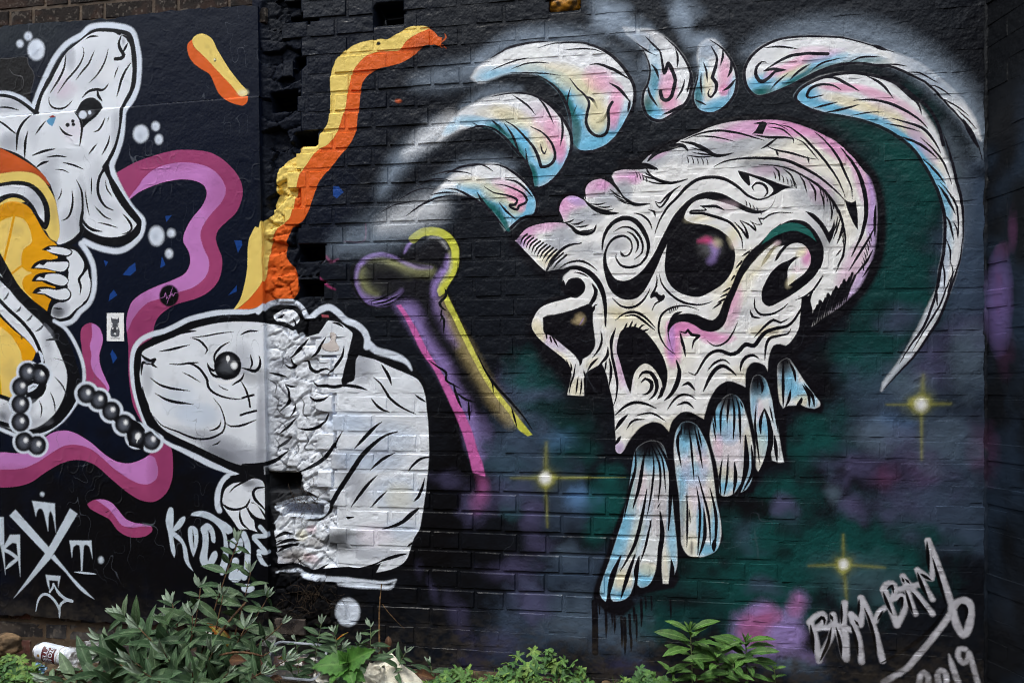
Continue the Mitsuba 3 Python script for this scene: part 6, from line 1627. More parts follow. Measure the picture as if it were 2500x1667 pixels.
CELL, GX0, GZ0, NX, NZ = 40.0, -3020.37, -260.61, 111, 80
PRIM, SEG = [], []
CELLS = [[] for _ in range(NX * NZ)]
NEVER = -1
def build_paint():
    cx = GX0 + (np.arange(NX) + 0.5) * CELL
    cz = GZ0 + (np.arange(NZ) + 0.5) * CELL
    half = CELL * 0.7072
    def span(lo, hi, g0, n):
        return max(0, int((lo - g0) // CELL)), min(n - 1, int((hi - g0) // CELL))
    def near(a, b, m):
        """cells whose square comes within m of the segment"""
        i0, i1 = span(min(a[0], b[0]) - m, max(a[0], b[0]) + m, GX0, NX)
        j0, j1 = span(min(a[1], b[1]) - m, max(a[1], b[1]) + m, GZ0, NZ)
        if i1 < i0 or j1 < j0: return []
        X, Z = np.meshgrid(cx[i0:i1 + 1], cz[j0:j1 + 1])
        d = b - a; L = max(1e-9, d @ d)
        t = np.clip(((X - a[0]) * d[0] + (Z - a[1]) * d[1]) / L, 0, 1)
        ok = np.hypot(X - a[0] - t * d[0], Z - a[1] - t * d[1]) < m + half
        jj, ii = np.nonzero(ok)
        return (ii + i0 + (jj + j0) * NX).tolist()
    base_full, base_part = set(), set()                       # where the last base shape lies
    for line in MURAL.strip().splitlines():
        tok = line.split()
        op, col, a, soft, flags = tok[0], lin(*PALETTE[tok[1]]), float(tok[2]), tok[3], int(tok[4])
        if a <= 0: continue
        clip, base, pid = flags & 1, flags & 2, len(PRIM)
        if op == 'G':
            rx, ry, ang = map(float, soft.split(','))
            c = np.array([float(v) for v in tok[5].split(',')])
            an = -math.radians(ang)
            SEG.append([c[0], c[1], 1 / rx, 1 / ry, math.cos(an), math.sin(an), 0, 0])
            PRIM.append([*col, a, 1.0, flags, 0, 0])
            ex = math.hypot(rx * math.cos(an), ry * math.sin(an)); ez = math.hypot(rx * math.sin(an), ry * math.cos(an))
            i0, i1 = span(c[0] - ex - 8, c[0] + ex + 8, GX0, NX); j0, j1 = span(c[1] - ez - 8, c[1] + ez + 8, GZ0, NZ)
            for j in range(j0, j1 + 1):
                for i in range(i0, i1 + 1):
                    k = i + j * NX
                    if clip and k not in base_full and k not in base_part: continue
                    CELLS[k].append((len(SEG) - 1, pid * 16 + 1 + 2 * 2))
            continue
        soft = max(0.6, float(soft))
        PRIM.append([*col, a, soft, flags, 0, 0])
        i_pts = 5 if op == 'F' else 6
        raw = tok[i_pts:]
        corner = [r.endswith('*') for r in raw]
        pts = np.array([[float(v) for v in r.rstrip('*').split(',')] for r in raw])
        m = soft * 1.9 + 2.5
        if op == 'F':
            p, _ = spline(pts, corner, True, 14.0)
            q = np.roll(p, -1, axis=0)
            touched = {}
            for u, v in zip(p, q):
                SEG.append([u[0], u[1], v[0], v[1], 0, 0, 0, 0])
                for k in near(u, v, m): touched.setdefault(k, []).append(len(SEG) - 1)
            i0, i1 = span(p[:, 0].min(), p[:, 0].max(), GX0, NX); j0, j1 = span(p[:, 1].min(), p[:, 1].max(), GZ0, NZ)
            X, Z = np.meshgrid(cx[i0:i1 + 1], cz[j0:j1 + 1])
            ins = np.zeros(X.shape, bool)
            for u, v in zip(p, q):
                if u[1] == v[1]: continue
                c = ((u[1] <= Z) != (v[1] <= Z)) & (X < u[0] + (Z - u[1]) / (v[1] - u[1]) * (v[0] - u[0]))
                ins ^= c
            inside = {int(i + i0 + (j + j0) * NX) for j, i in zip(*np.nonzero(ins))}
            full = inside - set(touched)
            for k in full:
                if clip and k not in base_full and k not in base_part: continue
                if a >= 1 and not clip: CELLS[k] = []
                CELLS[k].append((0, pid * 16 + 1 + 3 * 2))
            for k, segs in touched.items():
                if clip and k not in base_full and k not in base_part: continue
                for n_, s in enumerate(segs):
                    CELLS[k].append((s, pid * 16 + (n_ == len(segs) - 1) + 1 * 2 + 8 * (k in inside)))
            if base: base_full, base_part = full, set(touched)
        else:
            w = float(tok[5])
            p, t = spline(pts, corner, False, 14.0) if len(pts) > 1 else (pts, np.zeros(1))
            d = np.r_[0, np.cumsum(np.linalg.norm(np.diff(p, axis=0), axis=1))]; t = d / max(d[-1], 1e-9)
            kind = op[1]
            up, dn = np.clip(t / 0.4, 0, 1), np.clip((1 - t) / 0.4, 0, 1)
            r = {'n': np.ones_like(t), 's': 0.18 + 0.82 * up**0.8, 'e': 0.18 + 0.82 * dn**0.8, 'b': 0.2 + 0.8 * np.minimum(up, dn)**0.7, 'l': 0.12 + 0.88 * np.sin(np.pi * np.clip(t, 0.02, 0.98))}[kind] * w
            touched = {}
            for k_ in range(len(p) - 1):
                SEG.append([*p[k_], *p[k_ + 1], r[k_], r[k_ + 1], 0, 0])
                for k in near(p[k_], p[k_ + 1], max(r[k_], r[k_ + 1]) + m): touched.setdefault(k, []).append(len(SEG) - 1)
            for k, segs in touched.items():
                if clip and k not in base_full and k not in base_part: continue
                for n_, s in enumerate(segs):
                    CELLS[k].append((s, pid * 16 + (n_ == len(segs) - 1)))
build_paint()
_start = np.r_[0, np.cumsum([len(c) for c in CELLS])].astype(np.uint32)
_flat = np.array([x for c in CELLS for x in c], np.uint32).reshape(-1, 2)
P_START = mi.UInt32(_start)
P_SEGID, P_CODE = mi.UInt32(_flat[:, 0]), mi.UInt32(_flat[:, 1])
P_SEG = mi.Float(np.array(SEG, np.float32).ravel())
P_PRIM = mi.Float(np.array(PRIM, np.float32).ravel())
dr.eval(P_START, P_SEGID, P_CODE, P_SEG, P_PRIM)

def paint(p, n, uv):
    """what is sprayed and brushed on the wall at this point (x along the wall, z up)"""
    wob = 1.6
    X0, Z0 = p.x * 1000.0, p.z * 1000.0
    X = X0 + (noise(X0 / 11.0, Z0 / 11.0, 1.5) - 0.5) * wob
    Z = Z0 + (noise(X0 / 11.0, Z0 / 11.0, 7.5) - 0.5) * wob
    speck = noise(X0 / 1.7, Z0 / 1.7, 3.5) + noise(X0 / 5.0, Z0 / 5.0, 9.5) - 1.0
    drift1, drift2 = (fbm(X0 / 75.0, Z0 / 75.0, 11.5, 2) - 0.5) * 0.9, (fbm(X0 / 75.0, Z0 / 75.0, 13.5, 2) - 0.5) * 0.9
    tone = fbm(X0 / 160.0, Z0 / 160.0, 2.5)
    left = smoothstep(-1540.0, -1580.0, X0)
    base = mix(mi.Color3f(*lin(18, 22, 30)), mi.Color3f(*lin(7, 15, 33)), left)
    ci = mi.UInt32(dr.clip(mi.Int32(dr.floor((X - GX0) / CELL)), 0, NX - 1))
    cj = mi.UInt32(dr.clip(mi.Int32(dr.floor((Z - GZ0) / CELL)), 0, NZ - 1))
    cell = ci + cj * NX
    CXm, CZm = (mi.Float(ci) + 0.5) * CELL + GX0, (mi.Float(cj) + 0.5) * CELL + GZ0
    i, end = dr.gather(mi.UInt32, P_START, cell), dr.gather(mi.UInt32, P_START, cell + 1)

    def cond(i, d, par, mask, r, g, b):
        return i < end

    def body(i, d, par, mask, r, g, b):
        sid, code = dr.gather(mi.UInt32, P_SEGID, i), dr.gather(mi.UInt32, P_CODE, i)
        last, kind, inside, pid = (code & 1) != 0, (code >> 1) & 3, (code & 8) != 0, code >> 4
        s = sid * 8
        x0, z0, x1, z1, r0, r1 = (dr.gather(mi.Float, P_SEG, s + k) for k in range(6))
        ex, ez, px, pz = x1 - x0, z1 - z0, X - x0, Z - z0
        t = dr.clip((px * ex + pz * ez) / dr.maximum(ex * ex + ez * ez, 1e-6), 0, 1)
        ds = dr.sqrt(dr.square(px - t * ex) + dr.square(pz - t * ez))
        isf = kind == 1
        d = dr.minimum(d, dr.select(isf, ds, ds - (r0 + t * (r1 - r0))))
        # does the way from here to the cell's middle cross this edge?
        mx, mz = CXm - X, CZm - Z
        c1 = ex * pz - ez * px
        c2 = ex * (CZm - z0) - ez * (CXm - x0)
        c3 = mx * (z0 - Z) - mz * (x0 - X)
        c4 = mx * (z1 - Z) - mz * (x1 - X)
        cross = isf & ((c1 > 0) != (c2 > 0)) & ((c3 > 0) != (c4 > 0))
        par = dr.select(cross, 1 - par, par)
        q = pid * 8
        cr, cg, cb, al, soft, fl = (dr.gather(mi.Float, P_PRIM, q + k) for k in range(6))
        isin = inside != (par > 0.5)
        dd = dr.select(isf & isin, -d, d)
        dd += speck * soft * dr.select(soft > 5.0, 0.38, 0.12)
        k_ = dr.clip(0.5 - dd / (2.0 * soft), 0, 1)
        cover = k_ * k_ * (3 - 2 * k_)
        loose = dr.select((mi.UInt32(fl) & 1) != 0, 0.3, 1.1)
        gx, gz = (px * r0 + pz * r1) * x1 + drift1 * loose, (pz * r0 - px * r1) * z1 + drift2 * loose
        gq = dr.maximum(0, 1 - (gx * gx + gz * gz) * (1 + speck * 0.35))
        cover = dr.select(kind == 2, dr.select((mi.UInt32(fl) & 1) != 0, gq * (1.5 - 0.5 * gq), gq * gq), dr.select(kind == 3, 1.0, cover))
        flags = mi.UInt32(fl)
        alpha = cover * al * dr.select((flags & 1) != 0, mask, 1.0)
        mask = dr.select(last & ((flags & 2) != 0), cover, mask)
        alpha = dr.select(last, alpha, 0.0)
        r, g, b = r + (cr - r) * alpha, g + (cg - g) * alpha, b + (cb - b) * alpha
        d = dr.select(last, 1e6, d)
        par = dr.select(last, 0.0, par)
        return i + 1, d, par, mask, r, g, b

    out = dr.while_loop((i, mi.Float(1e6), mi.Float(0.0), mi.Float(0.0), base.x, base.y, base.z), cond, body)
    col = mi.Color3f(out[4], out[5], out[6])
    worn = smoothstep(0.62, 0.8, fbm(X0 / 37.0, Z0 / 37.0, 5.5)) * 0.10
    col = col * (0.86 + 0.28 * tone) * (1 - worn)
    # scratches and scuffs in the board's paint, splashed soil near the foot
    sc = 1 - dr.abs(2 * noise(X0 / 34.0 + 2.2 * noise(X0 / 90.0, Z0 / 60.0, 21.5), Z0 / 52.0 + 0.6 * noise(X0 / 40.0, Z0 / 40.0, 22.5), 23.5) - 1)
    sc = smoothstep(0.982, 0.998, sc) * smoothstep(0.55, 0.75, noise(X0 / 130.0, Z0 / 130.0, 24.5))
    sp = smoothstep(0.90, 0.96, noise(X0 / 5.0, Z0 / 5.0, 25.5)) * smoothstep(0.5, 0.8, noise(X0 / 110.0, Z0 / 110.0, 26.5))
    col = mix(col, mi.Color3f(*lin(98, 104, 116)), dr.maximum(sc * 0.55, sp * 0.4) * (0.35 + 0.65 * left))
    soil = smoothstep(330.0, 20.0, Z0 + 150.0 * (fbm(X0 / 90.0, Z0 / 45.0, 27.5) - 0.5)) * smoothstep(0.30, 0.75, fbm(X0 / 30.0, Z0 / 22.0, 28.5))
    col = mix(col, mi.Color3f(*lin(62, 56, 49)), soil * 0.75)
    return dr.clip(col, 0.0012, 0.9)

def brick_relief(p, n, uv):
    # roughness of painted brick faces: pits and brush-filled sand
    a = fbm(p.x * 42, p.z * 42, p.y * 42, 3)
    b = noise(p.x * 150, p.z * 150, 2.5)
    c = smoothstep(0.66, 0.78, noise(p.x * 26, p.z * 34, 5.5))
    return a * 0.0030 + b * 0.0013 - c * 0.0012

def board_relief(p, n, uv):
    a = fbm(p.x * 14, p.z * 14, 1.5, 3)
    b = noise(p.x * 130, p.z * 130, 2.5)
    ridge = 1 - dr.abs(2 * noise(p.x * 24 + 3 * noise(p.x * 7, p.z * 7, 4.5), p.z * 19, 8.5) - 1)
    some = smoothstep(0.5, 0.75, noise(p.x * 5, p.z * 5, 6.5))
    w = noise(p.x * 4.2, p.z * 3.1, 12.5)
    return a * 0.0030 + b * 0.0009 + w * 0.006 + smoothstep(0.90, 1.0, ridge) * some * 0.0018

def principled(color, rough=0.6, spec=0.5, **more):
    return {'type': 'principled', 'base_color': color if isinstance(color, dict) else {'type': 'rgb', 'value': color}, 'roughness': rough, 'specular': spec, **more}

def two(b):
    return {'type': 'twosided', 'bsdf': b}

def bumped(b, fn, scale=1.0, eps=1.5e-3):
    return {'type': 'bumpmap', 'arbitrary': proc(fn, eps), 'scale': scale, 'bsdf': b}

PAINT = proc(paint)
scene['painted_brick'] = two(bumped(principled(PAINT, 0.36, 0.2), brick_relief))
scene['painted_board'] = two(bumped(principled(PAINT, 0.36, 0.16), board_relief))
scene['painted_core'] = two(bumped(principled(PAINT, 0.62, 0.10), brick_relief, 1.3))  # its paint includes dark cracks and grey tints standing in for crevice shade

def raw_brick(tint):
    def fn(p, n, uv):
        a, b = fbm(p.x * 16, p.z * 22, p.y * 16, 3), fbm(p.x * 70, p.z * 70, 3.5, 2)
        c = mix(mi.Color3f(*lin(*tint)), mi.Color3f(*lin(tint[0] * .5, tint[1] * .5, tint[2] * .55)), smoothstep(0.35, 0.65, a))
        return mix(c, mi.Color3f(*lin(104, 96, 88)), smoothstep(0.58, 0.72, b) * 0.5)
    return fn
RAW = [(42, 26, 19), (34, 22, 17), (46, 29, 21), (31, 25, 22)]
LOW = [(84, 75, 70), (92, 58, 50), (68, 60, 55), (72, 68, 66)]
for i, c in enumerate(RAW): scene[f'raw_brick_{i}'] = two(bumped(principled(proc(raw_brick(c)), 0.85, 0.3), brick_relief))
for i, c in enumerate(LOW): scene[f'low_brick_{i}'] = two(bumped(principled(proc(raw_brick(c)), 0.85, 0.3), brick_relief))

def side_paint(p, n, uv):
    X, Z = p.y * 1000.0, p.z * 1000.0
    a = fbm(X / 190.0, Z / 240.0, 4.5)
    c = mix(mi.Color3f(*lin(12, 14, 18)), mi.Color3f(*lin(30, 42, 57)), smoothstep(0.38, 0.66, a) * smoothstep(2250, 1800, Z) * (0.45 + 0.55 * smoothstep(500, 900, Z)))
    def spot(x, z, rx, rz, w=1.0):
        return w * dr.maximum(0, 1 - dr.square((X - x) / rx) - dr.square((Z - z) / rz))
    c = mix(c, mi.Color3f(*lin(120, 100, 160)), spot(-60, 1420, 70, 200, 0.55))
    for x, z, rx, rz, w in ((-120, 1660, 26, 90, 0.9), (-75, 1590, 40, 40, .8), (-55, 1480, 22, 120, .8), (-90, 1250, 50, 110, .35), (-20, 900, 60, 130, .4)):
        c = mix(c, mi.Color3f(*lin(92, 54, 88)), spot(x, z, rx, rz, w * .55) * smoothstep(0.25, 0.6, fbm(X / 60.0, Z / 60.0, 6.5)))
    return c
scene['side_painted'] = two(bumped(principled(proc(side_paint), 0.45, 0.16), brick_relief))

def soil_color(p, n, uv):
    a = fbm(p.x * 18, p.y * 18, 2.5, 4)
    return mix(mi.Color3f(*lin(44, 36, 28)), mi.Color3f(*lin(92, 78, 60)), smoothstep(0.4, 0.7, a))
scene['soil'] = two(bumped(principled(proc(soil_color), 0.95, 0.2), lambda p, n, uv: fbm(p.x * 60, p.y * 60, 1.5, 3) * 0.01))

# ------------------------------------------------------------------ the brick wall
ROW, JZ = 0.0752, 1.097
LB, HB, GAP = 0.2175, 0.1035, 0.0105
PER = LB + HB + 2 * GAP
DEEP = 0.30

def brick_mesh(w, h, seed, d=0.09):
    """a brick with its face at y=0 looking to -y: worn arrises, a slightly uneven face"""
    r = np.random.default_rng(seed)
    nx, nz = (4, 2) if w > 0.15 else (3, 2)
    xs, zs = np.linspace(-w / 2, w / 2, nx + 1), np.linspace(-h / 2, h / 2, nz + 1)
    c = 0.0036
    xs[0] += c; xs[-1] -= c; zs[0] += c; zs[-1] -= c
    V, F = [], []
    for z in zs:
        for x in xs:
            V.append([x + r.normal(0, .0008), r.normal(0, 0.0007), z + r.normal(0, .0008)])
    g = lambda i, j: j * (nx + 1) + i
    for j in range(nz):
        for i in range(nx):
            F += [[g(i, j), g(i + 1, j), g(i + 1, j + 1)], [g(i, j), g(i + 1, j + 1), g(i, j + 1)]]
    ring = [g(i, 0) for i in range(nx + 1)] + [g(nx, j) for j in range(1, nz + 1)] + [g(i, nz) for i in range(nx - 1, -1, -1)] + [g(0, j) for j in range(nz - 1, 0, -1)]
    def grow(k, y, s):
        x, _, z = V[k]
        return [np.sign(x) * min(w / 2, abs(x) + s) if abs(abs(x) - (w / 2 - c)) < .003 else x, y, np.sign(z) * min(h / 2, abs(z) + s) if abs(abs(z) - (h / 2 - c)) < .003 else z]
    prev = ring
    for y, s in ((0.0045 + r.uniform(-.001, .001), 0.006), (d, 0.006)):
        cur = []
        for k in ring:
            V.append(grow(k, y, s)); cur.append(len(V) - 1)
        for a in range(len(ring)):
            b = (a + 1) % len(ring)
            F += [[prev[a], cur[a], cur[b]], [prev[a], cur[b], prev[b]]]
        prev = cur
    return trimesh.Trimesh(np.array(V), np.array(F), process=False)

def frame_of(x0, x1, z):
    return x0, x1

HOLES = [(-1.084, -0.961, 2.563, 2.635), (-0.384, -0.264, 2.565, 2.62), (-1.446, -1.318, 2.596, 2.625), (-1.427, -1.375, 2.42, 2.463), (-1.527, -1.406, 2.251, 2.325), (-1.422, -1.318, 2.097, 2.153), (-1.401, -1.286, 1.635, 1.708), (-1.401, -1.292, 1.49, 1.557), (-1.533, -1.396, 0.705, 0.784), (-1.469, -1.302, 0.608, 0.656)]
SEAMZ = lambda x: 2.296 + 0.0085 * (x + 2.19) / 0.58
TOPZ = 2.676
BOTZ = 0.146
def panel_edge(z):
    return -1.518 - 0.0215 * (z - 0.206)
def strip_edge(i, z):
    """where whole bricks begin, course by course (the end of the wall is broken, toothed)"""
    far = i % 2 == 0
    k = math.sin(i * 12.9898) * 43758.5453; k -= math.floor(k)
    if z > 1.72: return (-1.42 if far else -1.49) + 0.05 * k
    if z > 1.25: return (-1.33 if far else -1.395) + 0.03 * k
    if z > 0.62: return (-1.275 if far else -1.33) + 0.02 * k
    return (-1.29 if far else -1.25) + 0.03 * k

def in_hole(x0, x1, z):
    m = (x0 + x1) / 2
    return any(a < m < b and c < z < d for a, b, c, d in HOLES)

wall = thing('brick_wall', 'long brick wall covered by a painted skull and feather mural', 'wall')
specs = []
i_lo, i_hi = int((-0.30 - JZ) / ROW), int((2.95 - JZ) / ROW)
for i in range(i_lo, i_hi + 1):
    zc = JZ + (i + 0.5) * ROW
    off = -0.45 + (0.5 * PER if i % 2 else 0.0) + rng.normal(0, 0.006)
    for k in range(-14, 7):
        for kind in (0, 1):
            c = off + k * PER + (0.5 * PER if kind == 0 else 0.0)
            w = LB if kind == 0 else HB
            x0, x1 = c - w / 2, c + w / 2
            low, high = zc < BOTZ + 0.03, zc > TOPZ - 0.04
            behind = x0 > -2.84 and x1 < panel_edge(zc) + 0.01 and not low and not high
            if behind or x0 > 1.146 or x1 < -4.5: continue
            x1 = min(x1, 1.1455)
            if x1 - x0 < 0.03: continue
            raw = 0
            if x0 < panel_edge(zc) - 0.02 and (low or high or x1 < -2.7):
                raw = 1 if high or not low else 2
            else:
                e = strip_edge(i, zc)
                if x1 < e + 0.03: continue
                x0 = max(x0, e)
            bits = [(x0, x1)]
            for a_, b_, c_, d_ in HOLES if raw == 0 else ():
                if c_ - 0.012 < zc < d_ + 0.012:
                    bits = [q for u, v in bits for q in ((u, min(v, a_)), (max(u, b_), v)) if q[1] - q[0] > 0.028]
            specs += [(u, v, zc, raw) for u, v in bits]
def size_seen(s):
    # nearest first, and within the photograph's frame
    m = (s[0] + s[1]) / 2
    dx, dy = m - CAM[0], -CAM[1]
    depth = -dx * math.sin(YAW) + dy * math.cos(YAW)
    lat = dx * math.cos(YAW) + dy * math.sin(YAW)
    pz = (s[2] - CAM[2]) / depth
    vis = abs(lat / depth) < 0.655 and -0.39 < pz < 0.485
    return ((s[1] - s[0]) / depth) * (1 if vis else 0.01)
specs.sort(key=size_seen, reverse=True)
VARS = {}
def brick_shape(w, raw, v):
    key = (round(w / 0.012), v)
    if key not in VARS:
        ww = key[0] * 0.012
        VARS[key] = (ww, brick_mesh(ww, ROW - GAP, 100 + v + 17 * key[0]))
    return VARS[key]
SHARED, rest = {}, []
for n_, (x0, x1, zc, raw) in enumerate(specs):
    w = x1 - x0
    ww, mesh = brick_shape(w, raw, int(rng.integers(0, 4)))
    q_ = 1.0 if x0 < -0.5 else 0.55
    R = rot([0, 1, 0], rng.normal(0, 0.005)) @ rot([0, 0, 1], rng.normal(0, 0.008 * q_)) @ rot([1, 0, 0], rng.normal(0, 0.012 * q_))
    m = mat(R @ np.diag([w / ww, 1, 1]), [(x0 + x1) / 2, rng.normal(0, 0.0007 if x0 < -0.5 else 0.0004) + (0.004 if raw else 0), zc + rng.normal(0, 0.0012)])
    bs = 'painted_brick' if raw == 0 else (f'raw_brick_{int(rng.integers(0, 4))}' if raw == 1 else f'low_brick_{int(rng.integers(0, 4))}')
    if n_ < 300:
        k = (id(mesh), bs)
        if k not in SHARED: SHARED[k] = ply(mesh, bs, smooth=28)
        part(wall, 'brick', placed(SHARED[k], m))
    else:
        mm = mesh.copy(); mm.apply_transform(m); rest.append((bs, mm))
groups = {}
for bs, mm in rest:
    groups.setdefault('painted' if bs.startswith('painted') else bs, []).append(mm)
for g, ms in groups.items():
    nm = 'painted_brickwork' if g == 'painted' else 'bare_brickwork'
    part(wall, nm, ply(trimesh.util.concatenate(ms), 'painted_brick' if g == 'painted' else g, smooth=28), kind='stuff')

# mortar: a sheet behind the brick faces, flush where many coats of paint fill the joints, raked where they do not
def sheet(x0, x1, z0, z1, step, depth):
    xs, zs = np.linspace(x0, x1, int((x1 - x0) / step) + 2), np.linspace(z0, z1, int((z1 - z0) / step) + 2)
    X, Z = np.meshgrid(xs, zs)
    Y = depth(X, Z)
    V = np.stack([X, Y, Z], -1).reshape(-1, 3)
    nx, nz = len(xs), len(zs)
    a = (np.arange(nz - 1)[:, None] * nx + np.arange(nx - 1)[None]).ravel()
    F = np.vstack([np.stack([a, a + 1, a + nx + 1], 1), np.stack([a, a + nx + 1, a + nx], 1)])
    return trimesh.Trimesh(V, F, process=False)
def sm(a, b, x):
    t = np.clip((x - a) / (b - a), 0, 1); return t * t * (3 - 2 * t)
def fb(X, Z, s, seed, o=4):
    return meshkit.fbm(np.stack([X * s, Z * s, np.zeros_like(X) + .5], -1), o, seed)
def mortar_depth(X, Z):
    f = fb(X, Z, 7, 3, 3)
    raked = sm(0.46, 0.62, f) * 0.35 + 1.0 * sm(0.95, 0.6, Z) * sm(0.22, 0.42, Z) * sm(-1.0, -0.75, X) * sm(0.15, -0.25, X) + 0.5 * sm(-0.4, -0.8, X) * (0.15 + 0.85 * sm(1.35, 1.6, Z))
    d = 0.0002 + 0.0011 * sm(0.40, 0.62, fb(X, Z, 9, 6, 3)) * (1 - 0.9 * sm(0.42, 0.25, Z) * sm(-0.95, -0.7, X)) + 0.0052 * np.clip(raked, 0, 1) + 0.0022 * (fb(X, Z, 60, 5, 2) - 0.5)
    d += 0.004 * (X < -1.5)
    for a, b, c, e in HOLES:
        d = np.where((X > a) & (X < b) & (Z > c) & (Z < e), 0.10 + 0.03 * fb(X, Z, 20, 9), d)
    edge = np.where(Z > 1.72, -1.40, np.where(Z > 1.25, -1.315, -1.24))
    return np.where((X < edge) & (X > -1.56), np.maximum(d, 0.09), d)
def mortar_mat(p, n, uv):
    raw = smoothstep(-1.54, -1.6, p.x)
    a = fbm(p.x * 30, p.z * 30, 1.5, 3)
    return mix(paint(p, n, uv), mix(mi.Color3f(*lin(58, 46, 38)), mi.Color3f(*lin(98, 84, 70)), a), raw)
scene['painted_mortar'] = two(bumped(principled(proc(mortar_mat), 0.45, 0.16), brick_relief, 1.2))
part(wall, 'mortar', ply(sheet(-4.5, 1.20, -0.3, 2.95, 0.011, mortar_depth), 'painted_mortar', smooth=True), label='mortar joints between the bricks, mostly filled with paint')

# the broken end of the brickwork beside the board: rough core, chunks, pockets
r2 = np.random.default_rng(21)
seeds = np.stack([r2.uniform(-1.62, -1.18, 330), r2.uniform(-0.3, 2.95, 330)], -1)
from scipy.spatial import cKDTree
tree = cKDTree(seeds * [1.0, 1.5])
sdep, stx, stz = r2.uniform(0, 1, 330) ** 1.5, r2.normal(0, .35, 330), r2.normal(0, .35, 330)
def core_depth(X, Z):
    wx = X + 0.02 * (fb(X, Z, 18, 11) - 0.5); wz = Z + 0.02 * (fb(X, Z, 18, 12) - 0.5)
    dist, idx = tree.query(np.stack([wx, wz * 1.5], -1), k=2)
    i = idx[..., 0]
    gap = dist[..., 1] - dist[..., 0]
    rough = sm(1.3, 1.75, Z) * 0.022 + 0.013
    d = 0.004 + rough * sdep[i] + 0.10 * rough * ((wx - seeds[i, 0]) * stx[i] + (wz - seeds[i, 1]) * stz[i]) * 14
    d += 0.007 * np.exp(-(gap / 0.006) ** 2) + 0.016 * (fb(X, Z, 34, 13, 4) - 0.5) + 0.009 * (fb(X, Z, 110, 14, 3) - 0.5)
    for a, b, c, e in HOLES:
        q = np.minimum(np.minimum(X - a, b - X), np.minimum(Z - c, e - Z)) + 0.012 * (fb(X, Z, 40, 15) - 0.5)
        d += 0.085 * sm(-0.002, 0.012, q)
    near_board = sm(0.035, 0.0, X - (-1.518 - 0.0215 * (Z - 0.206)))
    d = d * (1 - 0.6 * near_board) - 0.002 * near_board
    return np.clip(d, -0.010, 0.13)
def core_sheet():
    m = sheet(-1.60, -1.195, -0.28, 2.95, 0.0055, core_depth)
    e = np.where(m.vertices[:, 2] > 1.72, -1.30, np.where(m.vertices[:, 2] > 1.25, -1.30, -1.225))
    keep = (m.vertices[m.faces][:, :, 0] < e[m.faces]).all(1)
    return trimesh.Trimesh(m.vertices, m.faces[keep], process=True)
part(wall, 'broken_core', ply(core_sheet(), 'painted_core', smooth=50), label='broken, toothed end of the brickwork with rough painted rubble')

# ------------------------------------------------------------------ the rendered board, two sheets, on the left
board = thing('wall_board', 'flat board in two sheets painted with white creatures and pink ribbons, left of the skull', 'mural panel')
def slab(poly, y0, y1):
    from shapely.geometry import Polygon
    m = trimesh.creation.extrude_polygon(Polygon(poly), y1 - y0, engine='earcut')      # xy -> x,z
    v = m.vertices.copy()
    m.vertices = np.stack([v[:, 0], y1 - v[:, 2], v[:, 1]], -1)
    m.invert()
    return m
def jag(x0, x1, f, amp, seed, n=60):
    r = np.random.default_rng(seed); xs = np.linspace(x0, x1, n)
    return [(x, f(x) + r.normal(0, amp) + amp * 2 * math.sin(x * 9)) for x in xs]
up = jag(-2.83, panel_edge(2.3), lambda x: SEAMZ(x) + 0.001, 0.0006, 1)
top = jag(-2.83, panel_edge(2.68), lambda x: TOPZ + 0.003 * (x + 1.6), 0.0022, 2)
part(board, 'sheet', ply(slab(up + [(panel_edge(z) + np.random.default_rng(int(z * 1e4)).normal(0, .001), z) for z in np.linspace(2.31, 2.67, 12)] + top[::-1], -0.0125, 0.012), 'painted_board'), label='upper sheet of the board')
bot = jag(-2.83, panel_edge(0.15), lambda x: BOTZ - 0.0 * x, 0.003, 3)
low_top = jag(-2.83, panel_edge(2.3), lambda x: SEAMZ(x) - 0.007, 0.0004, 4)
part(board, 'sheet', ply(slab(bot + [(panel_edge(z) + np.random.default_rng(int(z * 1e4)).normal(0, .0008), z) for z in np.linspace(0.16, 2.29, 60)] + low_top[::-1], -0.0185, 0.012), 'painted_board'), label='lower sheet of the board, standing slightly proud')

def lip():
    r = np.random.default_rng(9); xs = np.linspace(-2.83, panel_edge(2.3), 140); V, F = [], []
    for x in xs:
        j = r.normal(0, 0.0006)
        V += [[x, -0.0188, SEAMZ(x) - 0.0085], [x, -0.0180, SEAMZ(x) - 0.0050 + j], [x, -0.0128, SEAMZ(x) - 0.0002 + j], [x, -0.010, SEAMZ(x) - 0.0002 + j]]
    for i in range(len(xs) - 1):
        for k in range(3):
            a = 4 * i + k
            F += [[a, a + 4, a + 5], [a, a + 5, a + 1]]
    return trimesh.Trimesh(np.array(V), np.array(F), process=False)
part(board, 'seam', ply(lip(), 'painted_board'), label='sloping edge of the seam between the two sheets')

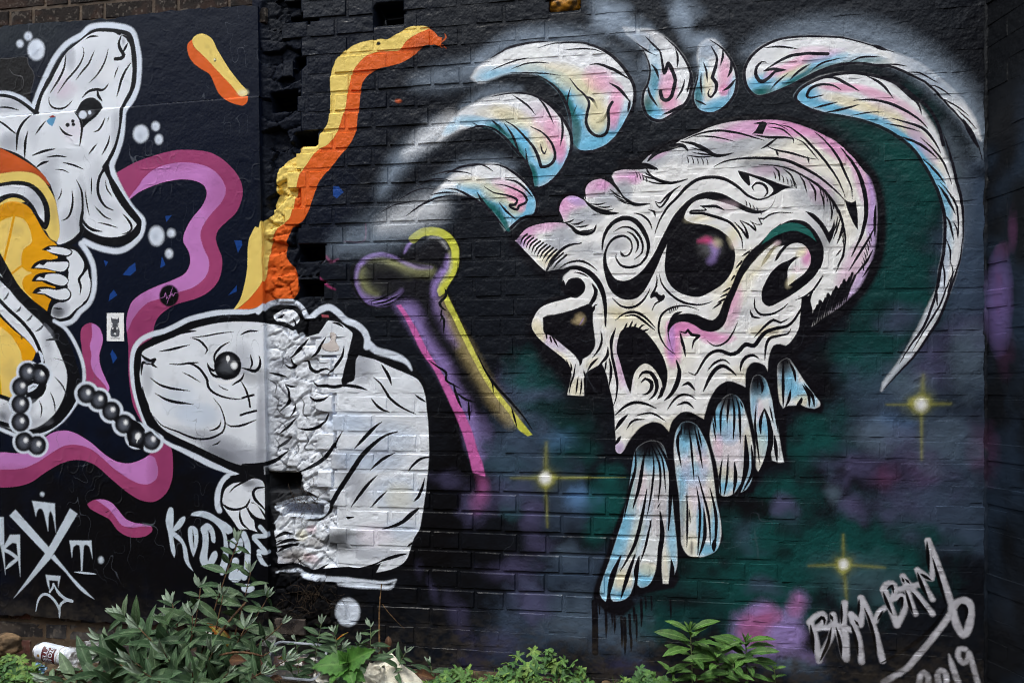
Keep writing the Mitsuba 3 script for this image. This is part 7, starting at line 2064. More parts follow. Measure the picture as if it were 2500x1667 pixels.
# ------------------------------------------------------------------ the return wall on the right
side = thing('return_wall', 'dark blue painted brick wall turning towards the viewer at the right edge', 'wall')
ux, uy = 0.276, -0.961
Rs = np.array([[ux, -uy, 0], [uy, ux, 0], [0, 0, 1]]).astype(float)      # local x runs along it, local -y faces left
Rs = np.column_stack([[ux, uy, 0], [-uy, ux, 0], [0, 0, 1]])
side_rest = []
for i in range(int((-0.30 - JZ) / ROW), i_hi + 1):
    zc = JZ + (i + 0.5) * ROW
    x = 0.0
    order = (LB, HB, LB, HB, LB) if i % 2 else (HB, LB, HB, LB, HB)
    for n_, w in enumerate(order):
        ww, mesh = brick_shape(w, 0, int(rng.integers(0, 4)))
        m = mat(Rs @ rot([0, 0, 1], rng.normal(0, .012)) @ rot([0, 1, 0], rng.normal(0, .01)) @ np.diag([w / ww, 1, 1]), np.array([1.1465, 0.0, zc]) + Rs @ np.array([x + w / 2, rng.normal(0, .002), 0]))
        if n_ < 2:
            k = (id(mesh), 'side')
            if k not in SHARED: SHARED[k] = ply(mesh, 'side_painted', smooth=28)
            part(side, 'brick', placed(SHARED[k], m))
        else:
            mm = mesh.copy(); mm.apply_transform(m); side_rest.append(mm)
        x += w + GAP
part(side, 'brickwork', ply(trimesh.util.concatenate(side_rest), 'side_painted', smooth=28), kind='stuff')
sb = sheet(-0.03, 0.80, -0.3, 2.95, 0.012, lambda X, Z: 0.0010 + 0.002 * (fb(X, Z, 40, 31, 2) - 0.5))
sb.vertices = sb.vertices @ Rs.T + [1.1465, 0, 0]
part(side, 'mortar', ply(sb, 'side_painted', smooth=True))

cr = np.random.default_rng(4)
zs = np.linspace(-0.3, 2.95, 260); V, F = [], []
for z in zs:
    for q in np.linspace(math.pi * 0.55, math.pi * 1.95, 9):
        rad = 0.010 + 0.012 * (meshkit.fbm(np.array([q * 2, z * 30, 3.0]), 4, 8) - 0.35)
        V.append([1.150 + rad * math.cos(q), 0.004 + rad * math.sin(q), z])
for i in range(len(zs) - 1):
    for k in range(8):
        a = 9 * i + k
        F += [[a, a + 1, a + 10], [a, a + 10, a + 9]]
part(side, 'corner_mortar', ply(trimesh.Trimesh(np.array(V), np.array(F), process=False), 'side_painted', smooth=40), label='rough mortar filling the corner')

# unseen building added behind the camera to keep low sky off the wall
scene['far_brick'] = two(principled(lin(70, 58, 52), 0.9, 0.2))
from shapely.geometry import box as sbox
op = sbox(-16, -0.5, 16, 5.2)
for k_ in range(-7, 8):
    op = op.difference(sbox(k_ * 2 - .45, 1.0, k_ * 2 + .45, 2.4)).difference(sbox(k_ * 2 - .45, 3.4, k_ * 2 + .45, 4.6))
m = slab(list(op.exterior.coords)[:-1], 0, .3) if False else trimesh.creation.extrude_polygon(op, 0.25, engine='earcut')
v = m.vertices.copy(); m.vertices = np.stack([v[:, 0], -6.6 - v[:, 2], v[:, 1]], -1); m.invert()
far = thing('sky_blocker_building', 'unseen brick building added across the lane to block low sky light', 'building', kind='structure')
part(far, 'wall', ply(m, 'far_brick'))
scene['far_glass'] = two(principled(lin(26, 30, 34), 0.2, 0.4))
gl = trimesh.creation.box((31.8, 0.02, 5.4)); gl.apply_translation((0, -6.78, 2.4))
part(far, 'glazing', ply(gl, 'far_glass'))

# ------------------------------------------------------------------ ground
def ground_h(X, Y):
    return -0.035 + 0.05 * np.exp(-((X + 1.05) / 0.55) ** 2) * np.exp(-(Y / 0.5) ** 2) + 0.02 * (meshkit.fbm(np.stack([X * 6, Y * 6, X * 0], -1), 4, 41) - 0.5) + 0.05 * sm(-0.25, 0.0, Y) * sm(-1.2, -0.4, X)
gx = np.unique(np.r_[np.linspace(-60, -4, 20), np.linspace(-4, 2.5, 240), np.linspace(2.5, 60, 20)])
gy = np.unique(np.r_[np.linspace(-60, -1.2, 24), np.linspace(-1.2, 0.06, 60)])
X, Y = np.meshgrid(gx, gy)
V = np.stack([X, Y, ground_h(X, Y)], -1).reshape(-1, 3)
nx = len(gx); a = (np.arange(len(gy) - 1)[:, None] * nx + np.arange(nx - 1)[None]).ravel()
scene['ground'] = ply(trimesh.Trimesh(V, np.vstack([np.stack([a, a + 1, a + nx + 1], 1), np.stack([a, a + nx + 1, a + nx], 1)]), process=False), 'soil', smooth=True)
labels['ground'] = {'label': 'bare soil with litter at the foot of the wall', 'kind': 'structure'}
# ------------------------------------------------------------------ added lump, golden light put into its colour, in a missing brick's place; roots
def blob(size, seed, amp=0.25, freq=2.2, sub=3):
    m = trimesh.creation.icosphere(subdivisions=sub)
    v = m.vertices
    n1_ = meshkit.fbm(v * freq + seed, 4, seed)
    m.vertices = v * (1 + amp * 2 * (n1_ - 0.5))[:, None] * np.asarray(size)
    return m
def plain(rgb, rough=0.6, spec=0.4, amp=0.12, scale=40.0, bump=0.0, **more):
    a, b = lin(*rgb), lin(*[c * (1 - amp * 2) for c in rgb])
    def fn(p, n, uv):
        return mix(mi.Color3f(*b), mi.Color3f(*a), smoothstep(0.3, 0.65, fbm(p.x * scale, p.z * scale, p.y * scale, 3)))
    q = principled(proc(fn), rough, spec, **more)
    return two(bumped(q, lambda p, n, uv: fbm(p.x * scale * 2, p.z * scale * 2, p.y * scale * 2, 3) * bump) if bump else q)
scene['gold_lump'] = plain((176, 118, 20), 0.6, 0.4, 0.3, 60)
m = blob((0.066, 0.04, 0.040), 5); m.apply_translation((-0.325, 0.035, 2.590))
part(wall, 'gold_lit_filling', ply(m, 'gold_lump', smooth=True), label='added lump coloured as golden light in the hole of a missing brick at the top edge')

def tube(pts, r, sides=6):
    pts = np.asarray(pts, float); n = len(pts)
    r = np.broadcast_to(np.asarray(r, float), (n,))
    tan = np.gradient(pts, axis=0); tan /= np.linalg.norm(tan, axis=1, keepdims=True) + 1e-12
    up = np.array([0.31, 0.17, 0.93]); V = []
    for k in range(n):
        u = np.cross(tan[k], up); u /= np.linalg.norm(u) + 1e-9; w = np.cross(tan[k], u)
        for s in range(sides):
            q = 2 * math.pi * s / sides
            V.append(pts[k] + r[k] * (math.cos(q) * u + math.sin(q) * w))
    F = []
    for k in range(n - 1):
        for s in range(sides):
            a, b = k * sides + s, k * sides + (s + 1) % sides
            F += [[a, b, b + sides], [a, b + sides, a + sides]]
    V += [pts[0], pts[-1]]
    for s in range(sides):
        F += [[len(V) - 2, (s + 1) % sides, s], [len(V) - 1, (n - 1) * sides + s, (n - 1) * sides + (s + 1) % sides]]
    return trimesh.Trimesh(np.array(V), np.array(F), process=False)
def bez(*c, n=10):
    c = [np.asarray(x, float) for x in c]
    out = []
    for t in np.linspace(0, 1, n):
        q = list(c)
        while len(q) > 1: q = [(1 - t) * a + t * b for a, b in zip(q[:-1], q[1:])]
        out.append(q[0])
    return np.array(out)
scene['root'] = plain((66, 54, 44), 0.9, 0.2, 0.3, 90)
rr = np.random.default_rng(5)
roots = []
for (cx, cy, cz), sx, sz, n in (((-1.371, 0.000, 0.671), .05, .03, 45), ((-1.288, -0.010, 0.299), .06, .022, 26), ((-1.384, -0.010, 0.265), .05, .05, 22), ((-1.446, -0.010, 0.163), .05, .06, 20), ((-1.371, 0.000, 0.312), .04, .02, 14)):
    for _ in range(n):
        p = np.array([cx + rr.normal(0, sx * .6), cy - 0.004 - rr.uniform(0, .016), cz + rr.normal(0, sz * .6)])
        d = rr.normal(0, 1, 3) * [0.02, 0.006, 0.018]
        roots.append(tube(bez(p, p + d, p + 2 * d + rr.normal(0, .014, 3) * [1, .3, 1], p + 2.2 * d + rr.normal(0, .02, 3) * [1, .3, 1], n=6), rr.uniform(.0005, .0011), 3))
k = thing('dry_roots', 'tangle of dry brown roots hanging in the broken end of the brickwork', 'roots', kind='stuff')
scene[k] = ply(trimesh.util.concatenate(roots), 'root', smooth=True)

# ------------------------------------------------------------------ sticker on the board
c = np.array((-2.194, -0.018, 1.376))
stk = trimesh.creation.box((0.0535, 0.0006, 0.0995)); stk.apply_transform(trimesh.transformations.rotation_matrix(0.01, [0, 1, 0])); stk.apply_translation(c - [0, 0.0003, 0])
scene['sticker_print'] = two(principled(PAINT, 0.35, 0.4))
k = thing('sticker', 'small white rectangular sticker with a grey cat, on the dark board under the hand', 'sticker')
scene[k] = ply(stk, 'sticker_print')

# ------------------------------------------------------------------ leaves
def leaf_mesh(kind, seed):
    """a leaf of length 1 along +x, its upper side to +z; uv = (across -1..1, along 0..1)"""
    r = np.random.default_rng(seed)
    n, m = (13, 5) if kind == 'nettle' else (9, 5)
    s = np.linspace(0, 1, n)
    if kind == 'lance': w = 0.140 * np.sin(math.pi * s ** 0.85) ** 0.9 * (1 - 0.25 * s)
    elif kind == 'bright': w = 0.125 * np.sin(math.pi * s ** 1.1) ** 0.8
    elif kind == 'small': w = 0.12 * np.sin(math.pi * s ** 0.9)
    else: w = 0.36 * np.sin(math.pi * s ** 0.62) ** 0.9 * (1 - 0.3 * s)
    w[0], w[-1] = 0.012, 0.002
    if kind == 'nettle': w[1:-1] *= 1 + 0.13 * (-1) ** np.arange(n - 2)
    if kind == 'bright': w[2:-2] *= 1 + 0.05 * (-1) ** np.arange(n - 4)
    droop, fold, twist = r.uniform(0.15, 0.6), r.uniform(0.15, 0.45), r.normal(0, 0.25)
    if kind == 'bright': droop = r.uniform(0.5, 1.0)
    if kind == 'small': droop = r.uniform(-0.2, 0.2); fold = 0.7
    V, UV = [], []
    for i in range(n):
        ang = -droop * s[i] * 1.3
        x = s[i] - 0.12 * droop * s[i] ** 2; z = 0.10 * math.sin(s[i] * 2.0) * (1 - droop) - droop * 0.42 * s[i] ** 2
        tw = twist * s[i]
        for j in range(m):
            u = -1 + 2 * j / (m - 1)
            y = u * w[i]; zz = fold * abs(u) * w[i] + 0.012 * math.sin(s[i] * 17 + u * 2 + seed) * abs(u)
            V.append([x, y * math.cos(tw) - zz * math.sin(tw), z + y * math.sin(tw) + zz * math.cos(tw)])
            UV.append([u, s[i]])
    F = []
    for i in range(n - 1):
        for j in range(m - 1):
            a = i * m + j
            F += [[a, a + m, a + m + 1], [a, a + m + 1, a + 1]]
    return trimesh.Trimesh(np.array(V), np.array(F), process=False), np.array(UV)
def lobed_mesh(seed):
    """a deeply cut leaf of about 1 across: five lobed leaflets round the stalk's end"""
    r = np.random.default_rng(seed)
    q = np.linspace(0, 2 * math.pi, 61)[:-1]
    lobes = np.abs(np.cos(2.5 * (q - math.pi))) ** 0.8
    rad = 0.10 + 0.40 * lobes * (0.86 + 0.14 * np.cos(15 * q + r.uniform(0, 1))) * np.where(np.abs(q - math.pi) > 2.7, 0.25, 1)
    V = [[0, 0, 0]] + [[0.5 * a * math.cos(b), 0.5 * a * math.sin(b), -0.12 * a * a + 0.05 * math.cos(5 * b) * a] for a, b in zip(rad, q)] + [[a * math.cos(b), a * math.sin(b), -0.45 * a * a + 0.06 * math.cos(5 * b + 1) * a + r.normal(0, .008)] for a, b in zip(rad, q)]
    F = []
    for i in range(60):
        j = (i + 1) % 60
        F += [[0, 1 + i, 1 + j], [1 + i, 61 + i, 61 + j], [1 + i, 61 + j, 1 + j]]
    UV = [[0, 0]] + [[0.5, b] for b in q] + [[1, b] for b in q]
    return trimesh.Trimesh(np.array(V), np.array(F), process=False), np.array(UV)
def leaf_mat(name, top, vein, edge=None, rough=0.55):
    def fn(p, n, uv):
        u, v = uv.x, uv.y
        f = fbm(p.x * 55, p.z * 55, p.y * 55, 3)
        c = mix(mi.Color3f(*lin(*[x * .78 for x in top])), mi.Color3f(*lin(*top)), smoothstep(0.3, 0.65, f))
        mid = smoothstep(0.16, 0.02, dr.abs(u))
        side = smoothstep(0.86, 1.0, dr.abs(2 * (v * 8 - dr.abs(u) * 1.6 - dr.floor(v * 8 - dr.abs(u) * 1.6)) - 1)) * 0.35
        c = mix(c, mi.Color3f(*lin(*vein)), dr.maximum(mid * 0.75, side))
        if edge:
            c = mix(c, mi.Color3f(*lin(*edge)), smoothstep(0.5, 0.72, f + 0.25 * dr.abs(u)))
        return c
    scene[name] = two(principled(proc(fn), rough, 0.2))
leaf_mat('bush_leaf_0', (63, 88, 60), (98, 118, 90))
leaf_mat('bush_leaf_1', (53, 77, 51), (90, 108, 79))
leaf_mat('bush_leaf_2', (76, 100, 68), (108, 126, 97))
leaf_mat('bush_leaf_3', (92, 112, 84), (118, 134, 106))
leaf_mat('bush_tip', (140, 158, 138), (156, 168, 150))
leaf_mat('bush_turning', (110, 108, 34), (150, 132, 60), (124, 70, 24))
leaf_mat('nettle_leaf', (66, 110, 44), (90, 128, 62))
leaf_mat('fleabane_leaf_0', (76, 112, 50), (110, 140, 80))
leaf_mat('fleabane_leaf_1', (62, 96, 44), (100, 128, 70))
leaf_mat('robert_leaf_0', (88, 124, 64), (116, 142, 92))
leaf_mat('robert_leaf_1', (68, 104, 58), (100, 128, 84))
leaf_mat('robert_leaf_2', (112, 142, 68), (132, 154, 98))
leaf_mat('withered_leaf', (92, 60, 36), (110, 80, 54), (60, 38, 24))
scene['woody'] = plain((96, 70, 48), 0.8, 0.3, 0.25, 80)
scene['green_stem'] = plain((96, 108, 70), 0.6, 0.3, 0.15, 80)
scene['red_stem'] = plain((110, 62, 48), 0.6, 0.3, 0.15, 80)
scene['straw'] = plain((128, 98, 66), 0.85, 0.2, 0.25, 60)
LEAVES = {k: [leaf_mesh(k, 10 * i + 3) for i in range(5)] for k in ('lance', 'bright', 'small', 'nettle')}
LEAVES['lobed'] = [lobed_mesh(i) for i in range(4)]
LEAF_PLY = {}
LEAF_N = {}
def add_leaf(plant, kind, bs, base, axis, size, lr, up=(0, -0.35, 1.0), widen=1.0):
    if kind == 'lance': up = (0, -0.8, 0.8)
    if kind == 'bright': up = (0, -0.6, 0.9)
    v = int(lr.integers(0, len(LEAVES[kind])))
    if (kind, v, bs) not in LEAF_PLY:
        m, uv = LEAVES[kind][v]
        LEAF_PLY[kind, v, bs] = ply(m, bs, smooth=True, uv=uv)
    a = np.asarray(axis, float); a /= np.linalg.norm(a)
    u = np.asarray(up, float) + lr.normal(0, 0.22, 3)
    nrm = u - (u @ a) * a; nrm /= np.linalg.norm(nrm)
    R = np.column_stack([a, np.cross(nrm, a), nrm]) * size
    R[:, 1] *= widen
    LEAF_N[plant] = LEAF_N.get(plant, 0) + 1
    part(plant, 'leaf', placed(LEAF_PLY[kind, v, bs], mat(R, base)))

def shoot(plant, pts, lr, size, start=0.25, gap=0.032, stem='woody', r0=0.004, rosette=True, kind='lance', tones=('bush_leaf_0', 'bush_leaf_1', 'bush_leaf_2', 'bush_leaf_3'), p=(.34, .28, .24, .14), splay=(1.05, 1.65)):
    c = bez(*pts, n=14)
    part(plant, 'stem', ply(tube(c, np.linspace(r0, r0 * .45, len(c))), stem, smooth=True))
    d = np.r_[0, np.cumsum(np.linalg.norm(np.diff(c, axis=0), axis=1))]
    s, turn = d[-1] * start, lr.uniform(0, math.pi)
    while s < d[-1] - 0.006:
        q = np.array([np.interp(s, d, c[:, i]) for i in range(3)])
        t = np.array([np.interp(min(s + .01, d[-1]), d, c[:, i]) - np.interp(s - .01, d, c[:, i]) for i in range(3)]); t /= np.linalg.norm(t)
        u = np.cross(t, [0.2, 1, 0.1]); u /= np.linalg.norm(u); w = np.cross(t, u)
        f = s / d[-1]
        for sgn in (0, math.pi):
            a = turn + sgn + lr.normal(0, .2)
            out = math.cos(a) * u + math.sin(a) * w
            sp = lr.uniform(*splay) * (1.1 - 0.3 * f)
            ax = t * math.cos(sp) + out * math.sin(sp) + np.array([0, -0.12, -0.10])
            if ax[1] > 0.35: ax[1] *= 0.3                          # the wall is behind
            L = size * (0.7 + 0.5 * math.sin(math.pi * min(1, f * 1.05))) * lr.uniform(.75, 1.15) * (1.0 if f < .85 else .75)
            bs = tones[int(lr.choice(len(tones), p=p))]
            if lr.random() < 0.035 and kind == 'lance': bs = 'bush_turning'
            add_leaf(plant, kind, bs, q, ax, L, lr)
        turn += math.pi / 2
        s += gap * (1.15 - 0.4 * f) * lr.uniform(.8, 1.2)
    if rosette:
        t = c[-1] - c[-3]; t /= np.linalg.norm(t)
        for i in range(5):
            a = i * 1.3 + lr.uniform(0, 6)
            ax = t * 1.0 + 0.55 * np.array([math.cos(a), -0.4, math.sin(a) * .6])
            add_leaf(plant, 'small', 'bush_tip', c[-1] - t * .004, ax, size * lr.uniform(.28, .5), lr, up=(0, -1, .3))

def off(p, d):
    return np.asarray(p, float) + np.asarray(d, float)
lr = np.random.default_rng(33)
bush = thing('butterfly_bush', 'large grey-green bush with long pointed leaves in front of the board', 'bush')
root_pt = np.array((-1.655, -0.340, 0.013))
for tip, mid, st, sz in (((-1.530, -0.240, 0.549), (-1.562, -0.360, 0.338), .62, .105), ((-1.500, -0.200, 0.428), (-1.483, -0.300, 0.295), .60, .10), ((-1.429, -0.200, 0.338), (-1.466, -0.300, 0.205), .35, .10), ((-1.647, -0.300, 0.390), (-1.602, -0.400, 0.259), .58, .105), ((-1.938, -0.340, 0.280), (-1.736, -0.440, 0.221), .5, .13),
                         ((-1.818, -0.420, 0.266), (-1.662, -0.480, 0.195), .30, .13), ((-1.533, -0.340, 0.378), (-1.538, -0.400, 0.219), .55, .10), ((-1.979, -0.420, 0.163), (-1.774, -0.500, 0.138), .30, .13), ((-1.744, -0.380, 0.275), (-1.643, -0.460, 0.189), .25, .12), ((-1.445, -0.340, 0.264), (-1.464, -0.420, 0.187), .25, .11), ((-1.351, -0.240, 0.254), (-1.423, -0.320, 0.155), .30, .095),
                         ((-1.618, -0.400, 0.317), (-1.568, -0.480, 0.201), .25, .115), ((-1.349, -0.340, 0.181), (-1.433, -0.420, 0.131), .25, .10), ((-2.047, -0.460, 0.121), (-1.793, -0.540, 0.116), .30, .125), ((-1.479, -0.500, 0.227), (-1.513, -0.520, 0.148), .15, .11), ((-1.638, -0.540, 0.231), (-1.592, -0.540, 0.150), .15, .12), ((-1.747, -0.560, 0.203), (-1.625, -0.560, 0.135), .2, .125), ((-2.113, -0.500, 0.095), (-1.809, -0.560, 0.088), .35, .12), ((-1.396, -0.540, 0.177), (-1.444, -0.560, 0.126), .15, .12), ((-1.319, -0.460, 0.153), (-1.418, -0.500, 0.091), .25, .11), ((-2.008, -0.360, 0.194), (-1.801, -0.440, 0.144), .3, .125), ((-1.763, -0.300, 0.326), (-1.666, -0.400, 0.226), .3, .115), ((-1.306, -0.300, 0.140), (-1.381, -0.400, 0.098), .3, .1), ((-1.659, -0.620, 0.189), (-1.568, -0.600, 0.119), .15, .13), ((-1.469, -0.640, 0.208), (-1.494, -0.600, 0.124), .15, .13)):
    b0 = off(root_pt, (lr.uniform(-.09, .09), lr.uniform(-.05, .06), 0))
    shoot(bush, (b0, off(mid, (0, 0, 0)), tip), lr, sz * 1.22, start=st, gap=.052)
for tip, mid in (((-1.466, -0.300, 0.341), (-1.522, -0.480, 0.246)), ((-1.350, -0.400, 0.186), (-1.510, -0.500, 0.267))):
    part(bush, 'branch', ply(tube(bez(root_pt, mid, tip, n=12), np.linspace(.0065, .004, 12)), 'woody', smooth=True))

bush2 = thing('butterfly_bush', 'low grey-green shoots with narrow leaves under the white painted ball', 'bush')
for b0, mid, tip, sz in (((-1.274, -0.160, -0.016), (-1.248, -0.180, 0.117), (-1.250, -0.120, 0.223), .085), ((-1.175, -0.160, -0.024), (-1.142, -0.200, 0.131), (-1.191, -0.140, 0.201), .085), ((-1.045, -0.160, -0.016), (-1.022, -0.200, 0.138), (-1.052, -0.120, 0.221), .085), ((-1.118, -0.180, -0.013), (-1.063, -0.240, 0.119), (-1.073, -0.180, 0.181), .085), ((-1.305, -0.200, -0.018), (-1.305, -0.200, 0.090), (-1.346, -0.140, 0.161), .075), ((-0.989, -0.160, -0.012), (-0.951, -0.200, 0.097), (-1.012, -0.140, 0.133), .08), ((-0.956, -0.140, -0.017), (-0.936, -0.200, 0.083), (-0.898, -0.160, 0.147), .085), ((-1.191, -0.200, -0.010), (-1.165, -0.260, 0.090), (-1.129, -0.200, 0.162), .08), ((-0.840, -0.100, -0.025), (-0.797, -0.140, 0.054), (-0.824, -0.100, 0.092), .075)):
    shoot(bush2, (b0, mid, tip), lr, sz, start=.3, gap=.026, r0=.0024, stem='green_stem', tones=('bush_leaf_0', 'bush_leaf_1', 'bush_leaf_2'), p=(.4, .4, .2))

net = thing('nettle', 'bright green nettle with toothed leaves beside the pale torn board', 'nettle')
nc = np.array((-1.074, -0.300, 0.137)); nb = np.array((-1.068, -0.300, -0.007))
part(net, 'stem', ply(tube(bez(nb, (nb + nc) / 2 + [.01, 0, 0], nc), np.linspace(.003, .002, 10)), 'green_stem', smooth=True))
for ax, L, z in (((-1, -.25, .02), .135, 0), ((.86, -.1, .55), .125, .004), ((-.45, -.75, -.45), .10, -.004), ((.5, -.7, -.4), .10, -.004), ((-.35, -.4, .75), .065, .008), ((.2, -.5, .7), .055, .008), ((.95, -.35, -.25), .09, -.02), ((-.2, -.9, .1), .055, .01)):
    add_leaf(net, 'nettle', 'nettle_leaf', nc + [0, 0, z], ax, L, lr, up=(0, -.75, .75))

def fleabane(label, spots, size):
    t = thing('fleabane', label, 'weed', 'bright green weeds at the foot of the skull wall')
    for b0, tip, n, L in spots:
        b0, tip = np.array(b0), np.array(tip)
        part(t, 'stem', ply(tube(bez(b0, (b0 + tip) / 2 + [.006, 0, 0], tip), np.linspace(.0032, .0022, 10)), 'green_stem', smooth=True))
        for i in range(n):
            f = 1 - (i / n) ** 1.1 * .75
            a = i * 2.4 + lr.uniform(-.3, .3)
            q = b0 + (tip - b0) * f
            el = 0.62 - 0.75 * (i / n) + lr.uniform(-.2, .2)
            ax = np.array([math.cos(a), min(0.35, math.sin(a) * .8) - .15, el])
            add_leaf(t, 'bright', 'fleabane_leaf_%d' % (lr.random() < .45), q, ax, L * (0.55 + 0.6 * math.sin(math.pi * min(1, .22 + i / n))) * lr.uniform(.85, 1.1), lr)
        for i in range(4):
            add_leaf(t, 'bright', 'fleabane_leaf_0', tip, (lr.normal(0, .4), -.3, 1), L * .35, lr, up=(0, -1, .2))
    return t
fleabane('bright green weed with a tall whorl of narrow leaves, left of the painted pink cloud', (((0.141, -0.160, 0.022), (0.135, -0.120, 0.267), 19, .118), ((0.084, -0.180, 0.026), (0.077, -0.160, 0.125), 9, .085)), .09)
fleabane('bright green leafy weed against the painted pink cloud', (((0.236, -0.180, 0.023), (0.228, -0.140, 0.204), 19, .108), ((0.327, -0.160, 0.021), (0.325, -0.120, 0.237), 19, .112), ((0.275, -0.200, 0.033), (0.277, -0.180, 0.180), 12, .095)), .085)
fleabane('small yellowish weed shoot, rightmost plant at the bottom of the wall', (((0.427, -0.100, 0.004), (0.427, -0.080, 0.137), 9, .05),), .05)

def robert(label, cx0, cx1, py_top, n, y0=-0.10, sz=(.026, .040), seed=1):
    t = thing('herb_robert', label, 'weed', 'low lobed-leaf weeds along the foot of the wall')
    q = np.random.default_rng(seed)
    for i in range(n):
        f = (i + q.uniform(0, 1)) / n
        x = cx0 + (cx1 - cx0) * f
        h = max(0.0, 1 - abs(2 * f - 1) ** 2.2)
        top_ = py_top(f)
        y = y0 - q.uniform(0, .14)
        z = top_ * h * (1 - 0.75 * (abs(y - y0) / .14)) * q.uniform(.35, 1.0) ** .7
        base = np.array([x, y, -0.02 + z * 0.0 + 0.02])
        leaf_at = np.array([x + q.normal(0, .012), y - .01, 0.02 + z])
        if i % 3 == 0:
            root_ = np.array([x + q.normal(0, .02), y + .02, -0.04])
            part(t, 'stalk', ply(tube(bez(root_, (root_ + leaf_at) / 2 + [0, .01, .01], leaf_at, n=6), .0011, 4), 'red_stem', smooth=True))
        a = q.uniform(0, 6.28)
        add_leaf(t, 'lobed', 'robert_leaf_%d' % int(q.choice(3, p=[.45, .3, .25])), leaf_at, (math.cos(a), math.sin(a) * .6, -.25 * math.sin(a)), q.uniform(*sz) * 1.75, q, up=(0, -.75, .8))
    return t
def zt(px, py, y=-0.12):
    return None
robert('wide low clump of lobed green leaves under the purple brickwork', (-0.603, -0.100, 0.129)[0], (-0.189, -0.100, 0.153)[0], lambda f: 0.160 , 190, seed=2)
robert('low clump of lobed green leaves left of the tallest bright weed', (-0.147, -0.100, 0.156)[0], (0.101, -0.100, 0.171)[0], lambda f: 0.127, 90, seed=3)
robert('thin patch of lobed yellow-green leaves right of the torn pale board', (-0.840, -0.100, 0.114)[0], (-0.571, -0.100, 0.131)[0], lambda f: 0.068, 80, seed=4)
robert('low lobed-leaf clump below the drinks can at the left corner', (-2.553, -0.300, 0.080)[0], (-2.296, -0.300, 0.096)[0], lambda f: 0.085, 110, y0=-0.30, seed=5)

ds = thing('dry_weed', 'upright dry brown stem with one thin side twig against the dark brickwork', 'dead stem')
part(ds, 'stem', ply(tube(bez((-1.024, -0.100, 0.041), (-1.028, -0.080, 0.159), (-1.049, -0.050, 0.244), (-1.039, -0.030, 0.361), n=12), np.linspace(.0042, .0022, 12)), 'straw', smooth=True))
part(ds, 'twig', ply(tube(bez((-1.029, -0.050, 0.287), (-0.999, -0.060, 0.250), (-0.941, -0.050, 0.196), n=8), np.linspace(.0012, .0007, 8), 5), 'straw', smooth=True))
for (x, y, z), L, ax, lab in (((-0.992, -0.090, 0.177), .055, (.2, -.5, -.9), 'curled brown dead leaf caught beside the dry stem'), ((-0.876, -0.140, 0.062), .09, (1, -.2, -.1), 'flat brown dead leaf on the ground right of the torn pale board'), ((-1.407, -0.520, 0.210), .08, (1, -.4, .2), 'brown dead leaf caught low in the large bush')):
    k = thing('dead_leaf', lab, 'dead leaf')
    m, uv = LEAVES['lance'][2]
    a = np.array(ax, float); a /= np.linalg.norm(a); n_ = np.array([0.1, -1, .5]); n_ -= (n_ @ a) * a; n_ /= np.linalg.norm(n_)
    scene[k] = placed(ply(m, 'withered_leaf', smooth=True, uv=uv), mat(np.column_stack([a, np.cross(n_, a) * 1.9, n_]) * L, (x, y, z)))

gr0 = np.random.default_rng(91)
# ------------------------------------------------------------------ litter
scene['can_white'] = plain((206, 212, 222), 0.3, 0.5, 0.03, 30)
scene['can_metal'] = two({'type': 'roughconductor', 'material': 'Al', 'alpha': 0.22})
scene['can_maroon'] = plain((84, 34, 38), 0.35, 0.5, 0.05, 30)
scene['can_gold'] = plain((156, 116, 52), 0.35, 0.5, 0.05, 30)
can = thing('drinks_can', 'white drinks can with a maroon label lying on its side by the wall', 'can')
R_, H_ = 0.036, 0.178
prof = [(0.0, 0.006), (0.024, 0.005), (0.0265, 0.0), (0.0285, 0.002), (0.0305, 0.012), (R_, 0.022), (R_, H_ - 0.018), (0.030, H_ - 0.008), (0.027, H_ - 0.002), (0.0265, H_), (0.025, H_ - 0.001), (0.024, H_ - 0.006), (0.0, H_ - 0.005)]
ca = np.array([1.0, -0.10, -0.10]); ca /= np.linalg.norm(ca)
cy_ = np.array([0, -1.0, 0]) - (np.array([0, -1.0, 0]) @ ca) * ca; cy_ /= np.linalg.norm(cy_)
cz_ = np.cross(ca, cy_)
CM = np.column_stack([cy_, cz_, ca]); CO = np.array((-2.452, -0.160, 0.062))
def can_place(m):
    v = m.vertices.copy(); m = m.copy(); m.vertices = v @ CM.T + CO
    return m
def lathe(pr, sec=40):
    return trimesh.creation.revolve(np.array(pr), sections=sec)
part(can, 'body', ply(can_place(lathe(prof[4:9])), 'can_white', smooth=40))
part(can, 'end', ply(can_place(lathe(prof[:5])), 'can_metal', smooth=30))
part(can, 'end', ply(can_place(lathe(prof[8:])), 'can_metal', smooth=30))
def wrap(m, r):
    """x = along the circumference, y = along the axis, z = out"""
    v = m.vertices
    a = v[:, 0] / R_ + 0.10
    m = m.copy(); rr_ = r + v[:, 2]
    m.vertices = np.stack([rr_ * np.cos(a), rr_ * np.sin(a), v[:, 1]], -1)
    return m
gxs, gys = np.meshgrid(np.linspace(-.040, .040, 22), np.linspace(.052, .116, 3))
Vp = np.stack([gxs, gys + 0.0025 * np.cos(gxs * 90), 0 * gxs], -1).reshape(-1, 3); a = (np.arange(2)[:, None] * 22 + np.arange(21)[None]).ravel()
patch = trimesh.Trimesh(Vp, np.vstack([np.stack([a, a + 1, a + 23], 1), np.stack([a, a + 23, a + 22], 1)]), process=False)
part(can, 'label_panel', ply(can_place(wrap(patch, R_ + 0.0004)), 'can_maroon', smooth=True), label='maroon label panel')
